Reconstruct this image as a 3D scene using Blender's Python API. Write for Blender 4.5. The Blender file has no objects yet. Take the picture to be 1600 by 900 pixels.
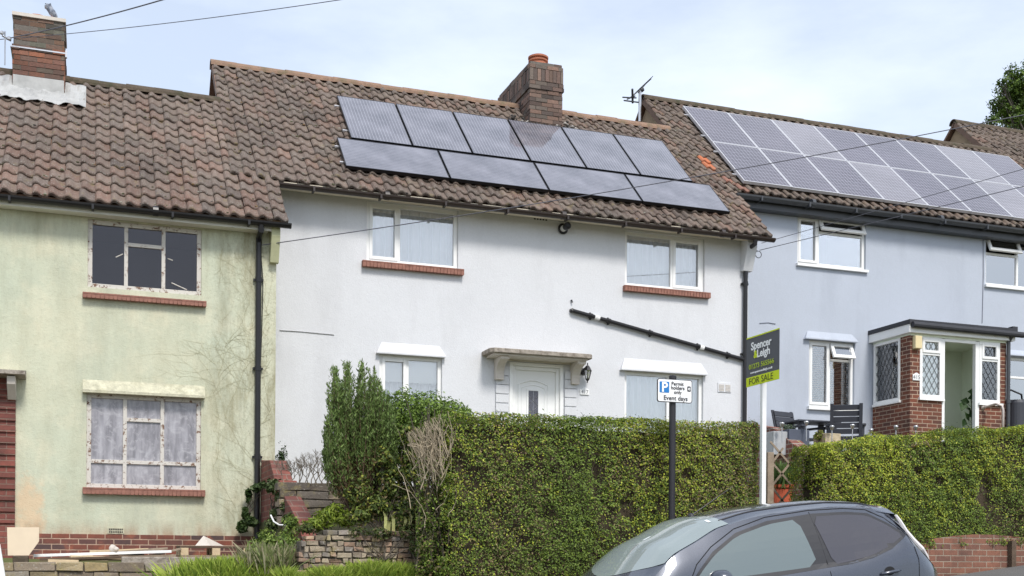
import bpy, bmesh, math, random
import numpy as np
from mathutils import Vector, Matrix, noise as mnoise
random.seed(7); rng = np.random.default_rng(7)
R = math.radians

# ------------------------------------------------------------------ camera, sky, sun, exposure
TH = 0.3435; FPX = 1846.0; HPX = 872.3; ROLL = 0.007
sc = bpy.context.scene
cam_d = bpy.data.cameras.new('camera'); cam = bpy.data.objects.new('camera', cam_d)
sc.collection.objects.link(cam); sc.camera = cam
cam_d.sensor_width = 36.0; cam_d.lens = FPX / 1600 * 36.0
cam_d.shift_y = (HPX - 450) / 1600.0; cam_d.shift_x = ROLL * (HPX - 450) / 1600.0; cam_d.clip_end = 3000; cam_d.clip_start = 0.1
# level camera yawed towards +X, with a slight roll
cam.matrix_world = Matrix.Rotation(-TH, 4, 'Z') @ Matrix.Rotation(R(90), 4, 'X') @ Matrix.Rotation(ROLL, 4, 'Z')

SUN_EL, SUN_AZ = R(50), R(176)          # azimuth clockwise from +Y
w = bpy.data.worlds.new('World'); sc.world = w; w.use_nodes = True
wn = w.node_tree; wn.nodes.clear()
def WN(t, **k):
    n = wn.nodes.new(t)
    for a, b in k.items(): setattr(n, a, b)
    return n
sky = WN('ShaderNodeTexSky', sky_type='NISHITA', sun_disc=False, sun_elevation=SUN_EL, sun_rotation=SUN_AZ,
         air_density=1.0, dust_density=1.5, ozone_density=1.2)
tc = WN('ShaderNodeTexCoord'); mp = WN('ShaderNodeMapping'); mp.inputs['Scale'].default_value = (1, 1, 3.0)
nz = WN('ShaderNodeTexNoise'); nz.inputs['Scale'].default_value = 2.6; nz.inputs['Detail'].default_value = 7; nz.inputs['Roughness'].default_value = .55
rp = WN('ShaderNodeMapRange'); rp.inputs['From Min'].default_value = .42; rp.inputs['From Max'].default_value = .70
rp.inputs['To Min'].default_value = .48; rp.inputs['To Max'].default_value = .84
mx = WN('ShaderNodeMix', data_type='RGBA')
mx.inputs['B'].default_value = (6.5, 7.05, 7.9, 1)
bg = WN('ShaderNodeBackground'); bg.inputs['Strength'].default_value = 0.12
wo = WN('ShaderNodeOutputWorld'); L = wn.links.new
L(tc.outputs['Generated'], mp.inputs[0]); L(mp.outputs[0], nz.inputs[0]); L(nz.outputs['Fac'], rp.inputs[0])
L(rp.outputs[0], mx.inputs['Factor']); L(sky.outputs[0], mx.inputs['A']); L(mx.outputs['Result'], bg.inputs[0]); L(bg.outputs[0], wo.inputs[0])
sd = bpy.data.lights.new('sun', 'SUN'); sd.energy = 2.1; sd.angle = R(13); sd.color = (1, .96, .9)
sun = bpy.data.objects.new('sun', sd); sc.collection.objects.link(sun)
sv = Vector((math.sin(SUN_AZ) * math.cos(SUN_EL), math.cos(SUN_AZ) * math.cos(SUN_EL), math.sin(SUN_EL)))
sun.rotation_euler = sv.to_track_quat('Z', 'Y').to_euler(); sun.location = sv * 40
sc.view_settings.view_transform = 'Standard'; sc.view_settings.look = 'None'; sc.view_settings.gamma = 1
sc.view_settings.exposure = 0.54
sc.cycles.max_bounces = 6; sc.cycles.transparent_max_bounces = 8

# ------------------------------------------------------------------ survey helpers: photo measurement -> metres on a known plane
def ray(u, v):
    U = u + ROLL * (v - 450); V = v - ROLL * (u - 800); r = (U - 800) / FPX
    s, c = math.sin(TH), math.cos(TH)
    return (s + r * c, c - r * s, (HPX - V) / FPX)
def at(u, v, Y):
    d = ray(u, v); k = Y / d[1]; return Vector((d[0] * k, Y, d[2] * k))
def atd(u, v, dep):
    d = ray(u, v); return Vector(d) * dep
def rect(u0, u1, vt, vb, Y):
    um = (u0 + u1) / 2; vm = (vt + vb) / 2
    return at(u0, vm, Y).x, at(u1, vm, Y).x, at(um, vb, Y).z, at(um, vt, Y).z     # x0,x1,z0,z1

# ------------------------------------------------------------------ scene helpers
def srgb(r, g, b):
    f = lambda x: (x / 255 / 12.92) if x <= 10 else ((x / 255 + .055) / 1.055) ** 2.4
    return (f(r), f(g), f(b), 1)
def lnk(o, parent=None):
    sc.collection.objects.link(o)
    if parent is not None: o.parent = parent
    return o
def empty(name, loc, label, cat, group=None):
    o = bpy.data.objects.new(name, None); o.location = loc; o.empty_display_size = .1
    lnk(o); o['label'] = label; o['category'] = cat
    if group: o['group'] = group
    return o
def tag(o, label, cat, group=None, kind=None):
    o['label'] = label; o['category'] = cat
    if group: o['group'] = group
    if kind: o['kind'] = kind
    return o
def world_loc(p):
    l = Vector((0, 0, 0))
    while p is not None: l = l + p.location; p = p.parent
    return l
class MB:
    """collects faces (world coordinates) and links them as one mesh object"""
    def __init__(s): s.v = []; s.f = []; s.m = []; s.c = []
    def face(s, pts, m=0, col=None):
        i = len(s.v); s.v += [tuple(p) for p in pts]; s.f.append(tuple(range(i, i + len(pts)))); s.m.append(m); s.c.append(col or (1, 1, 1, 1))
    def box(s, x0, x1, y0, y1, z0, z1, m=0, M=None, col=None):
        P = [Vector((x, y, z)) for z in (z0, z1) for y in (y0, y1) for x in (x0, x1)]
        if M is not None: P = [M @ p for p in P]
        i = len(s.v); s.v += [tuple(p) for p in P]
        for q in ((0, 2, 3, 1), (4, 5, 7, 6), (0, 1, 5, 4), (2, 6, 7, 3), (0, 4, 6, 2), (1, 3, 7, 5)):
            s.f.append(tuple(i + k for k in q)); s.m.append(m); s.c.append(col or (1, 1, 1, 1))
    def ring(s, x0, x1, z0, z1, y0, y1, t, m=0, tb=None):
        """rectangular frame in XZ"""
        tb = tb or t
        s.box(x0, x0 + t, y0, y1, z0, z1, m); s.box(x1 - t, x1, y0, y1, z0, z1, m)
        s.box(x0 + t, x1 - t, y0, y1, z1 - t, z1, m); s.box(x0 + t, x1 - t, y0, y1, z0, z0 + tb, m)
    def prism(s, poly, axis, a, b, m=0, col=None):
        """poly 2D extruded; axis 'x': poly=(y,z); 'y': poly=(x,z); 'z': poly=(x,y)"""
        def P(p, t): return (t, p[0], p[1]) if axis == 'x' else ((p[0], t, p[1]) if axis == 'y' else (p[0], p[1], t))
        n = len(poly); i = len(s.v)
        s.v += [P(p, a) for p in poly] + [P(p, b) for p in poly]
        s.f.append(tuple(range(i, i + n))); s.f.append(tuple(range(i + 2 * n - 1, i + n - 1, -1)))
        for k in range(n): s.f.append((i + (k + 1) % n, i + k, i + n + k, i + n + (k + 1) % n))
        s.m += [m] * (n + 2); s.c += [col or (1, 1, 1, 1)] * (n + 2)
    def tube(s, pts, r, n=6, m=0, col=None, cap=True):
        pts = [Vector(p) for p in pts]; rs = r if isinstance(r, (list, tuple)) else [r] * len(pts)
        base = len(s.v); up = None
        for k, p in enumerate(pts):
            d = (pts[min(k + 1, len(pts) - 1)] - pts[max(k - 1, 0)])
            d = d.normalized() if d.length > 1e-9 else Vector((0, 0, 1))
            a = d.cross(Vector((0, 0, 1)) if abs(d.z) < .95 else Vector((1, 0, 0))).normalized() if up is None else (up - d * up.dot(d)).normalized()
            up = a; b = d.cross(a)
            for j in range(n):
                t = 2 * math.pi * j / n; s.v.append(tuple(p + (a * math.cos(t) + b * math.sin(t)) * rs[k]))
        for k in range(len(pts) - 1):
            for j in range(n):
                s.f.append((base + k * n + j, base + k * n + (j + 1) % n, base + (k + 1) * n + (j + 1) % n, base + (k + 1) * n + j)); s.m.append(m); s.c.append(col or (1, 1, 1, 1))
        if cap:
            s.f.append(tuple(base + j for j in range(n - 1, -1, -1))); s.m.append(m); s.c.append(col or (1, 1, 1, 1))
            e = base + (len(pts) - 1) * n
            s.f.append(tuple(e + j for j in range(n))); s.m.append(m); s.c.append(col or (1, 1, 1, 1))
    def lathe(s, c, prof, n=20, m=0, axis='z'):
        """prof = [(radius, height)]"""
        base = len(s.v)
        for r, h in prof:
            for j in range(n):
                t = 2 * math.pi * j / n; p = (r * math.cos(t), r * math.sin(t), h)
                if axis == 'y': p = (p[0], -p[2], p[1])
                s.v.append((c[0] + p[0], c[1] + p[1], c[2] + p[2]))
        for k in range(len(prof) - 1):
            for j in range(n):
                s.f.append((base + k * n + j, base + k * n + (j + 1) % n, base + (k + 1) * n + (j + 1) % n, base + (k + 1) * n + j)); s.m.append(m); s.c.append((1, 1, 1, 1))
    def lump(s, c, r, m=0, col=None, n=6, sq=(1, 1, 1)):
        bm = bmesh.new(); bmesh.ops.create_icosphere(bm, subdivisions=1 if n < 7 else 2, radius=1)
        i = len(s.v); sd = random.uniform(0, 99)
        for v in bm.verts:
            k = 1 + .35 * mnoise.noise(v.co * 1.3 + Vector((sd, 0, 0)))
            s.v.append((c[0] + v.co.x * r * k * sq[0], c[1] + v.co.y * r * k * sq[1], c[2] + v.co.z * r * k * sq[2]))
        for f in bm.faces: s.f.append(tuple(i + v.index for v in f.verts)); s.m.append(m); s.c.append(col or (1, 1, 1, 1))
        bm.free()
    def build(s, name, mats, parent=None, smooth=False, bevel=0, local=False, cols=False, fixn=False):
        me = bpy.data.meshes.new(name); o = world_loc(parent) if (parent is not None and not local) else Vector((0, 0, 0))
        me.from_pydata([(a - o.x, b - o.y, c - o.z) for a, b, c in s.v], [], s.f); me.validate()
        if not isinstance(mats, (list, tuple)): mats = [mats]
        for m_ in mats: me.materials.append(m_)
        if len(me.polygons) == len(s.m): me.polygons.foreach_set('material_index', s.m)
        if cols and len(me.polygons) == len(s.c):
            at_ = me.attributes.new('tint', 'FLOAT_COLOR', 'FACE'); at_.data.foreach_set('color', [x for c in s.c for x in c])
        if fixn:
            bm = bmesh.new(); bm.from_mesh(me); bmesh.ops.recalc_face_normals(bm, faces=bm.faces); bm.to_mesh(me); bm.free()
        if smooth: me.polygons.foreach_set('use_smooth', [True] * len(me.polygons))
        ob = bpy.data.objects.new(name, me); lnk(ob, parent)
        if bevel:
            b = ob.modifiers.new('bevel', 'BEVEL'); b.width = bevel; b.segments = 2; b.limit_method = 'ANGLE'; b.angle_limit = R(40)
        me.update(); return ob
def smooth_angle(ob, ang=35):
    me = ob.data; me.polygons.foreach_set('use_smooth', [True] * len(me.polygons))
    bm = bmesh.new(); bm.from_mesh(me); bmesh.ops.remove_doubles(bm, verts=bm.verts, dist=1e-5)
    for e in bm.edges:
        if len(e.link_faces) != 2 or e.calc_face_angle(0) > R(ang): e.smooth = False
    bm.to_mesh(me); bm.free()

# ------------------------------------------------------------------ materials
class N:
    def __init__(s, name):
        s.mat = bpy.data.materials.new(name); s.mat.use_nodes = True; s.t = s.mat.node_tree; s.t.nodes.clear()
        s.out = s.t.nodes.new('ShaderNodeOutputMaterial'); s.p = s.t.nodes.new('ShaderNodeBsdfPrincipled'); s.t.links.new(s.p.outputs[0], s.out.inputs[0])
    def n(s, t, ins=None, **k):
        nd = s.t.nodes.new(t)
        for a, b in k.items(): setattr(nd, a, b)
        for a, b in (ins or {}).items(): s.set(nd.inputs[a], b)
        return nd
    def set(s, sock, v):
        if hasattr(v, 'is_linked') or isinstance(v, bpy.types.NodeSocket): s.t.links.new(v, sock)
        else: sock.default_value = v
    def P(s, **k):
        for a, b in k.items(): s.set(s.p.inputs[a.replace('_', ' ')], b)
    def pos(s): return s.n('ShaderNodeNewGeometry').outputs['Position']
    def scale(s, vec, x, y, z): return s.n('ShaderNodeVectorMath', {0: vec, 1: (x, y, z)}, operation='MULTIPLY').outputs[0]
    def noise(s, vec, sc_, det=5, rough=.6, dist=0):
        return s.n('ShaderNodeTexNoise', {'Vector': vec, 'Scale': sc_, 'Detail': det, 'Roughness': rough, 'Distortion': dist}).outputs['Fac']
    def rng(s, v, a, b, c=0, d=1): return s.n('ShaderNodeMapRange', {0: v, 1: a, 2: b, 3: c, 4: d}).outputs[0]
    def mix(s, f, a, b, mode='MIX'):
        nd = s.n('ShaderNodeMix', data_type='RGBA', blend_type=mode); s.set(nd.inputs['Factor'], f); s.set(nd.inputs['A'], a); s.set(nd.inputs['B'], b); return nd.outputs['Result']
    def math(s, op, a, b=0): return s.n('ShaderNodeMath', {0: a, 1: b}, operation=op).outputs[0]
    def bump(s, h, st, dist=.01):
        b = s.n('ShaderNodeBump', {'Height': h, 'Strength': st, 'Distance': dist}); s.set(s.p.inputs['Normal'], b.outputs[0]); return b
def simple(name, col, rough=.6, var=.12, nsc=6, bump=0, metal=0, spec=.5, bsc=40):
    m = N(name); p = m.pos(); c = m.mix(m.rng(m.noise(p, nsc), .3, .7), [x * (1 - var) for x in col[:3]] + [1], [min(1, x * (1 + var)) for x in col[:3]] + [1])
    m.P(Base_Color=c, Roughness=rough, Metallic=metal); m.p.inputs['Specular IOR Level'].default_value = spec
    if bump: m.bump(m.noise(p, bsc), bump, .01)
    return m.mat
def sep(m, p):
    s_ = m.n('ShaderNodeSeparateXYZ', {0: p}); return s_.outputs
def wallvec(m):
    """(along, height) coordinates that suit both X- and Y-facing walls"""
    g = m.n('ShaderNodeNewGeometry'); p = sep(m, g.outputs['Position']); n_ = sep(m, g.outputs['True Normal'])
    isx = m.math('GREATER_THAN', m.math('ABSOLUTE', n_[0]), .6)
    al = m.math('ADD', m.math('MULTIPLY', p[1], isx), m.math('MULTIPLY', p[0], m.math('SUBTRACT', 1, isx)))
    return m.n('ShaderNodeCombineXYZ', {0: al, 1: p[2], 2: 0}).outputs[0]
def brick(name, c1, c2, mortar, bw=.225, rh=.075, ms=.008, dirt=(.04, .035, .03, 1), dirt_amt=.35, bias=0, off=(0, 0, 0), patch=None, light=None):
    m = N(name); v = m.n('ShaderNodeVectorMath', {0: wallvec(m), 1: off}, operation='ADD').outputs[0]
    p = m.pos()
    jit = m.n('ShaderNodeVectorMath', {0: m.n('ShaderNodeTexNoise', {'Vector': p, 'Scale': 9.0, 'Detail': 3}).outputs['Color'], 1: (.006, .006, 0)}, operation='MULTIPLY').outputs[0]
    v = m.n('ShaderNodeVectorMath', {0: v, 1: jit}, operation='ADD').outputs[0]
    b = m.n('ShaderNodeTexBrick', {'Vector': v, 'Color1': c1, 'Color2': c2, 'Mortar': mortar, 'Scale': 1.0, 'Mortar Size': ms, 'Mortar Smooth': .25, 'Bias': bias, 'Brick Width': bw, 'Row Height': rh})
    n1 = m.noise(p, 14, 6, .7); n2 = m.noise(p, 2.2, 5, .6)
    c = m.mix(m.rng(n1, .35, .75, 0, .45), b.outputs['Color'], dirt)
    c = m.mix(m.rng(n2, .42, .66, 0, dirt_amt), c, dirt)
    if patch: c = m.mix(m.rng(m.noise(m.n('ShaderNodeVectorMath', {0: p, 1: (7, 3, 1)}, operation='ADD').outputs[0], 3.1, 3), .55, .66, 0, .7), c, patch)
    if light: c = m.mix(m.rng(m.noise(p, 30, 3), .62, .72, 0, .7), c, light)
    m.P(Base_Color=c, Roughness=.9)
    h = m.math('ADD', m.math('MULTIPLY', m.math('SUBTRACT', 1, b.outputs['Fac']), 1.0), m.math('MULTIPLY', n1, .5))
    m.bump(h, .8, .008)
    return m.mat
# ------------------------------------------------------------------ material library
def m_tile():
    m = N('roof_tile'); a = m.n('ShaderNodeAttribute', attribute_name='tint').outputs['Color']; p = m.pos()
    n1 = m.noise(p, 22, 6, .7); n2 = m.noise(p, 3.0, 5, .65); n3 = m.noise(p, 60, 2)
    c = m.mix(m.rng(n1, .45, .78, 0, .45), a, (.06, .052, .046, 1))
    c = m.mix(m.rng(n2, .42, .70, 0, .5), c, (.19, .16, .13, 1))
    c = m.mix(m.rng(n3, .60, .68, 0, .75), c, (.36, .35, .31, 1))
    c = m.mix(m.rng(m.noise(m.n('ShaderNodeVectorMath', {0: p, 1: (9, 4, 2)}, operation='ADD').outputs[0], 7, 4), .60, .70, 0, .5), c, (.19, .15, .06, 1))
    m.P(Base_Color=c, Roughness=.85); m.bump(n1, .5, .01); return m.mat
def m_paint(name, col, var, stain=None, stain_amt=.3, fine=.25):
    m = N(name); p = m.pos(); st = m.scale(p, 1, 1, .25)
    c = m.mix(m.rng(m.noise(p, .9, 5), .3, .7), [x * (1 - var) for x in col[:3]] + [1], col)
    c = m.mix(m.rng(m.noise(p, 34, 4, .7), .35, .7, 0, .10), c, (.3, .3, .3, 1))
    if stain: c = m.mix(m.rng(m.noise(st, 1.6, 7, .65), .5, .75, 0, stain_amt), c, stain)
    m.P(Base_Color=c, Roughness=.88)
    h = m.math('ADD', m.noise(p, 70, 3, .6), m.math('MULTIPLY', m.noise(p, 5, 4), 1.2)); m.bump(h, fine, .01); return m.mat
def m_green_wall():
    m = N('green_render'); p = m.pos(); s_ = sep(m, p); st = m.scale(p, 1, 1, .22)
    base = m.mix(m.rng(m.noise(p, .7, 5), .35, .65), srgb(206, 205, 180), srgb(195, 200, 178))
    base = m.mix(m.rng(m.noise(p, 2.3, 4), .5, .7, 0, .5), base, srgb(224, 217, 190))
    # grey grime streaks, heavier near the right corner and below the eaves
    right = m.rng(s_[0], 1.3, 2.35, 0, 1); top = m.rng(s_[2], 3.9, 4.5, 0, .8)
    amt = m.math('MULTIPLY', m.rng(m.noise(st, 3.2, 8, .7), .42, .66), m.math('ADD', .22, m.math('ADD', m.math('MULTIPLY', right, .95), m.math('MULTIPLY', top, .35))))
    c = m.mix(m.math('MINIMUM', amt, .85), base, srgb(138, 130, 98))
    c = m.mix(m.rng(m.noise(st, 1.4, 7, .7), .5, .75, 0, .38), c, srgb(150, 160, 150))
    fine = m.math('MULTIPLY', m.rng(m.noise(p, 26, 5, .75), .52, .7, 0, .6), m.math('ADD', .25, m.math('MULTIPLY', right, .7)))
    c = m.mix(fine, c, srgb(120, 116, 92))
    # damp peach patch low on the left where paint came away
    dx = m.math('DIVIDE', m.math('SUBTRACT', s_[0], -.74), .20); dz = m.math('DIVIDE', m.math('SUBTRACT', s_[2], .62), .42)
    d = m.math('ADD', m.math('MULTIPLY', dx, dx), m.math('MULTIPLY', dz, dz))
    d = m.math('ADD', d, m.math('MULTIPLY', m.math('SUBTRACT', m.noise(p, 7, 7, .7), .5), 4.5))
    c = m.mix(m.rng(d, .2, 1.5, .6, 0), c, srgb(222, 186, 148))
    # bottom edge grime
    c = m.mix(m.math('MULTIPLY', m.rng(s_[2], .28, .5, .7, 0), m.rng(m.noise(st, 6, 5), .35, .6)), c, srgb(160, 130, 104))
    m.P(Base_Color=c, Roughness=.92)
    h = m.math('ADD', m.noise(p, 55, 4, .7), m.math('MULTIPLY', m.noise(p, 6, 5), 2.0)); m.bump(h, .45, .012); return m.mat
def m_flaky(name='flaking_white_paint'):
    m = N(name); p = m.pos(); c = m.mix(m.rng(m.noise(p, 16, 7, .75), .54, .60), srgb(205, 200, 192), srgb(120, 92, 74))
    m.P(Base_Color=c, Roughness=.8); m.bump(m.noise(p, 20, 5), .5); return m.mat
def m_glass(name, refl=.08, tint=(1, 1, 1, 1), rough=.01, gcol=(1, 1, 1, 1)):
    m = N(name); t = m.t; t.nodes.remove(m.p)
    tr = m.n('ShaderNodeBsdfTransparent', {0: tint}); gl = m.n('ShaderNodeBsdfGlossy', {'Roughness': rough, 'Color': gcol})
    fr = m.n('ShaderNodeFresnel', {'IOR': 1.52}).outputs[0]
    mxs = m.n('ShaderNodeMixShader', {0: m.math('MINIMUM', 1, m.math('ADD', fr, refl)), 1: tr.outputs[0], 2: gl.outputs[0]})
    t.links.new(mxs.outputs[0], m.out.inputs[0]); return m.mat
def m_dirty_glass():
    m = N('dirty_net_glass'); p = m.pos(); st = m.scale(p, 1, 1, .35)
    sw = m.noise(p, 5.5, 7, .7, 2.6)
    c = m.mix(m.rng(m.noise(m.scale(p, 1, 1, .18), 11, 4), .35, .65), srgb(122, 120, 126), srgb(168, 166, 172))
    c = m.mix(m.rng(sw, .50, .62, 0, .40), c, srgb(196, 194, 198)); c = m.mix(m.rng(m.noise(p, 2.2, 6, .6, 1.2), .52, .7, 0, .45), c, srgb(96, 94, 100))
    m.P(Base_Color=c, Roughness=.35); m.p.inputs['Coat Weight'].default_value = .5; m.p.inputs['Coat Roughness'].default_value = .08; return m.mat
def m_leaf(name, rough=.5, sub=0):
    m = N(name); a = m.n('ShaderNodeAttribute', attribute_name='tint').outputs['Color']
    m.P(Base_Color=a, Roughness=rough); m.p.inputs['Specular IOR Level'].default_value = .28
    tl = m.n('ShaderNodeBsdfTranslucent', {0: a}); ms = m.n('ShaderNodeMixShader', {0: .28, 1: m.p.outputs[0], 2: tl.outputs[0]})
    m.t.links.new(ms.outputs[0], m.out.inputs[0]); return m.mat
def m_tint(name, rough=.8, bump=.4):
    m = N(name); a = m.n('ShaderNodeAttribute', attribute_name='tint').outputs['Color']; p = m.pos()
    c = m.mix(m.rng(m.noise(p, 18, 5, .7), .35, .75, 0, .4), a, (.05, .045, .04, 1)); m.P(Base_Color=c, Roughness=rough)
    if name == 'rubble_stone':
        c = m.mix(m.rng(m.noise(p, 6, 7, .7), .52, .64, 0, .55), c, (.30, .25, .10, 1)); c = m.mix(m.rng(m.noise(p, 34, 3), .60, .70, 0, .6), c, (.42, .40, .35, 1)); m.P(Base_Color=c)
    m.bump(m.noise(p, 45, 4), bump, .01); return m.mat
def m_moss(name, base, moss, amt=.5, sc_=5):
    m = N(name); p = m.pos(); c = m.mix(m.rng(m.noise(p, 12, 5), .3, .7), [x * .6 for x in base[:3]] + [1], base)
    c = m.mix(m.rng(m.noise(p, sc_, 7, .7), .5, .62, 0, amt), c, moss); m.P(Base_Color=c, Roughness=.95); m.bump(m.noise(p, 30, 6, .7), .8, .015); return m.mat
def m_panel(name, line, base, sx, sy, frame_refl=.3, sky_sheen=0.35, wob=0, ior=1.75):
    """solar cells: local XY in metres on the panel, thin pale busbars; pale sky sheen painted into the colour"""
    m = N(name); o = sep(m, m.n('ShaderNodeTexCoord').outputs['Object'])
    def lines(v, step, w_):
        f = m.math('FRACT', m.math('DIVIDE', v, step)); return m.math('LESS_THAN', f, w_ / step)
    a = lines(o[0], sx, .007) if sx else 0; b = lines(o[1], sy, .006) if sy else 0
    l = m.math('MAXIMUM', a, b)
    nz_ = m.noise(m.n('ShaderNodeTexCoord').outputs['Object'], 1.7, 5); gp = m.pos()
    bc = m.mix(m.rng(m.noise(gp, .55, 2), .35, .65), base, [x * 1.5 for x in base[:3]] + [1])
    c = m.mix(m.math('MULTIPLY', l, .9), bc, line)
    c = m.mix(m.rng(nz_, .35, .75, sky_sheen * .35, sky_sheen), c, srgb(178, 176, 186))  # pale reflection of the sky mixed into the cell colour
    m.P(Base_Color=c, Roughness=.08); m.p.inputs['IOR'].default_value = ior
    m.p.inputs['Coat Weight'].default_value = 0.3; m.p.inputs['Coat Roughness'].default_value = .04; return m.mat

M = {}
M['tile'] = m_tile()
M['ridge'] = m_moss('ridge_tile', srgb(158, 128, 108), srgb(104, 96, 72), .75, 6)
M['ridge_dark'] = m_moss('ridge_tile_mossy', srgb(96, 84, 70), srgb(62, 62, 42), .8, 5)
M['white_wall'] = m_paint('pale_grey_paint', srgb(218, 219, 222), .05, srgb(194, 194, 196), .5, .4)
M['blue_wall'] = m_paint('pale_blue_paint', srgb(186, 193, 205), .06, srgb(162, 168, 180), .55, .4)
M['green_wall'] = m_green_wall()
M['brick_plinth'] = brick('plinth_brick', srgb(142, 80, 62), srgb(92, 72, 72), srgb(196, 164, 142), dirt_amt=.3, patch=srgb(160, 96, 72))
M['brick_chim'] = brick('chimney_brick', srgb(138, 104, 92), srgb(112, 90, 82), srgb(132, 120, 110), dirt=srgb(88, 78, 70), dirt_amt=.5, patch=srgb(168, 134, 118), ms=.010)
M['brick_chim_old'] = brick('old_chimney_brick', srgb(132, 92, 80), srgb(108, 86, 76), srgb(124, 110, 98), dirt=srgb(92, 80, 70), dirt_amt=.55, patch=srgb(178, 92, 62), ms=.010, light=srgb(190, 180, 160))
M['brick_porch'] = brick('porch_brick', srgb(134, 76, 54), srgb(96, 58, 48), srgb(184, 158, 136), dirt_amt=.25, ms=.009)
M['brick_red'] = brick('red_brick', srgb(150, 86, 74), srgb(124, 70, 62), srgb(148, 118, 104), dirt_amt=.4, rh=.078)
M['brick_wall'] = brick('garden_wall_brick', srgb(156, 104, 82), srgb(120, 84, 72), srgb(168, 150, 132), dirt_amt=.35, ms=.007)
M['stone'] = m_tint('rubble_stone', .95, .8); M['old_brick'] = m_tint('old_brick', .95, .8)
M['pvc'] = simple('white_pvc', srgb(238, 238, 236), .3, .015)
M['pvc_cream'] = simple('cream_eaves', srgb(214, 204, 184), .7, .12, 3, .2)
M['white_board'] = simple('white_fascia', srgb(226, 224, 214), .5, .05, 2)
M['flaky'] = m_flaky()
M['black'] = simple('black_plastic', srgb(34, 33, 35), .35, .1, spec=.4)
M['brown_gutter'] = simple('dark_brown_gutter', srgb(52, 42, 38), .4, .2)
M['grey_gutter'] = simple('dark_grey_gutter', srgb(66, 68, 72), .4, .1)
M['terracotta'] = simple('terracotta', srgb(170, 106, 80), .8, .15, 9, .3)
M['sill'] = simple('red_sill_tile', srgb(146, 102, 88), .8, .25, 14, .3)
M['lead'] = simple('lead_flashing', srgb(172, 172, 170), .6, .2, 5, .5, bsc=9)
M['concrete'] = m_moss('weathered_concrete', srgb(178, 168, 156), srgb(104, 94, 84), .7, 14)
M['stone_trim'] = simple('stone_trim', srgb(206, 198, 188), .85, .06, 8, .2)
M['cream_render'] = m_moss('cream_hood', srgb(216, 212, 186), srgb(156, 152, 122), .35, 5)
M['dark'] = simple('dark_interior', srgb(60, 58, 60), .9, .1)
M['grey_room'] = simple('grey_room', srgb(84, 84, 90), .9, .05)
M['mint_wall'] = simple('mint_porch_wall', srgb(234, 242, 224), .8, .02)
M['net'] = simple('net_curtain', srgb(246, 250, 252), .9, .02)
M['blind'] = simple('roller_blind', srgb(232, 236, 232), .8, .01)
M['wood_blind'] = simple('wood_blind', srgb(150, 118, 92), .6, .1)
M['glass'] = m_glass('window_glass', .16)
M['glass_up'] = m_glass('dim_window_glass', .02, (.8, .8, .82, 1), .05, (.62, .6, .62, 1))
M['glass_refl'] = m_glass('bright_window_glass', .42)
M['dirty'] = m_dirty_glass()
M['chrome'] = simple('brushed_metal', srgb(190, 190, 192), .3, .05, metal=.8)
M['pole_black'] = simple('black_painted_steel', srgb(40, 38, 42), .4, .08)
M['wood_pale'] = simple('sawn_pine', srgb(206, 184, 150), .8, .15, 12, .3)
M['wood_grey'] = simple('weathered_wood', srgb(150, 134, 116), .9, .25, 10, .5)
M['wood_dark'] = simple('damp_wood', srgb(92, 76, 62), .9, .25, 10, .5)
M['white_paint'] = simple('white_painted_wood', srgb(238, 238, 236), .45, .03)
M['slate_plastic'] = simple('charcoal_plastic_wood', srgb(58, 60, 68), .5, .08, 8)
M['planter_grey'] = simple('grey_planter', srgb(172, 174, 176), .8, .08, 6, .2)
M['planter_dark'] = simple('slate_planter', srgb(78, 84, 98), .7, .08, 6, .2)
M['planter_stone'] = m_moss('stone_trough', srgb(206, 188, 158), srgb(160, 140, 90), .5, 8)
M['timber_cladding'] = simple('gable_board', srgb(150, 130, 106), .85, .15, 5, .3)
M['gable_brown'] = simple('gable_brown', srgb(134, 98, 82), .85, .12, 5, .3)
M['barge'] = simple('brown_bargeboard', srgb(116, 92, 78), .8, .15, 6, .2)
M['leaf'] = m_leaf('leaves')
M['leaf_glossy'] = m_leaf('glossy_leaves', .5)
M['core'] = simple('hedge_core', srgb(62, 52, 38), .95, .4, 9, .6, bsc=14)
M['twig'] = m_tint('twigs', .9, .2)
M['vine'] = simple('dead_vine', srgb(176, 172, 142), .95, .2)
M['moss'] = m_tint('moss_lump', .95, .6)
M['alu'] = simple('silver_panel_frame', srgb(202, 202, 206), .4, .02, metal=.25)
M['panel_blk'] = m_panel('black_mono_cells', srgb(150, 150, 158), srgb(40, 40, 48), .055, 0, sky_sheen=.5, ior=1.9)
M['panel_blk_l'] = m_panel('black_mono_cells_landscape', srgb(140, 140, 148), srgb(40, 40, 48), 0, .055, sky_sheen=.5, ior=1.95)
M['panel_blue'] = m_panel('poly_cells', srgb(168, 166, 180), srgb(68, 62, 70), .078, .156, sky_sheen=.12, ior=1.42)
M['panel_blue2'] = m_panel('poly_cells_grey', srgb(180, 178, 186), srgb(96, 92, 96), .078, .156, sky_sheen=.22, ior=1.42)
M['panel_frame_blk'] = simple('black_panel_frame', srgb(30, 30, 33), .35, .05, metal=.4)
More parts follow.
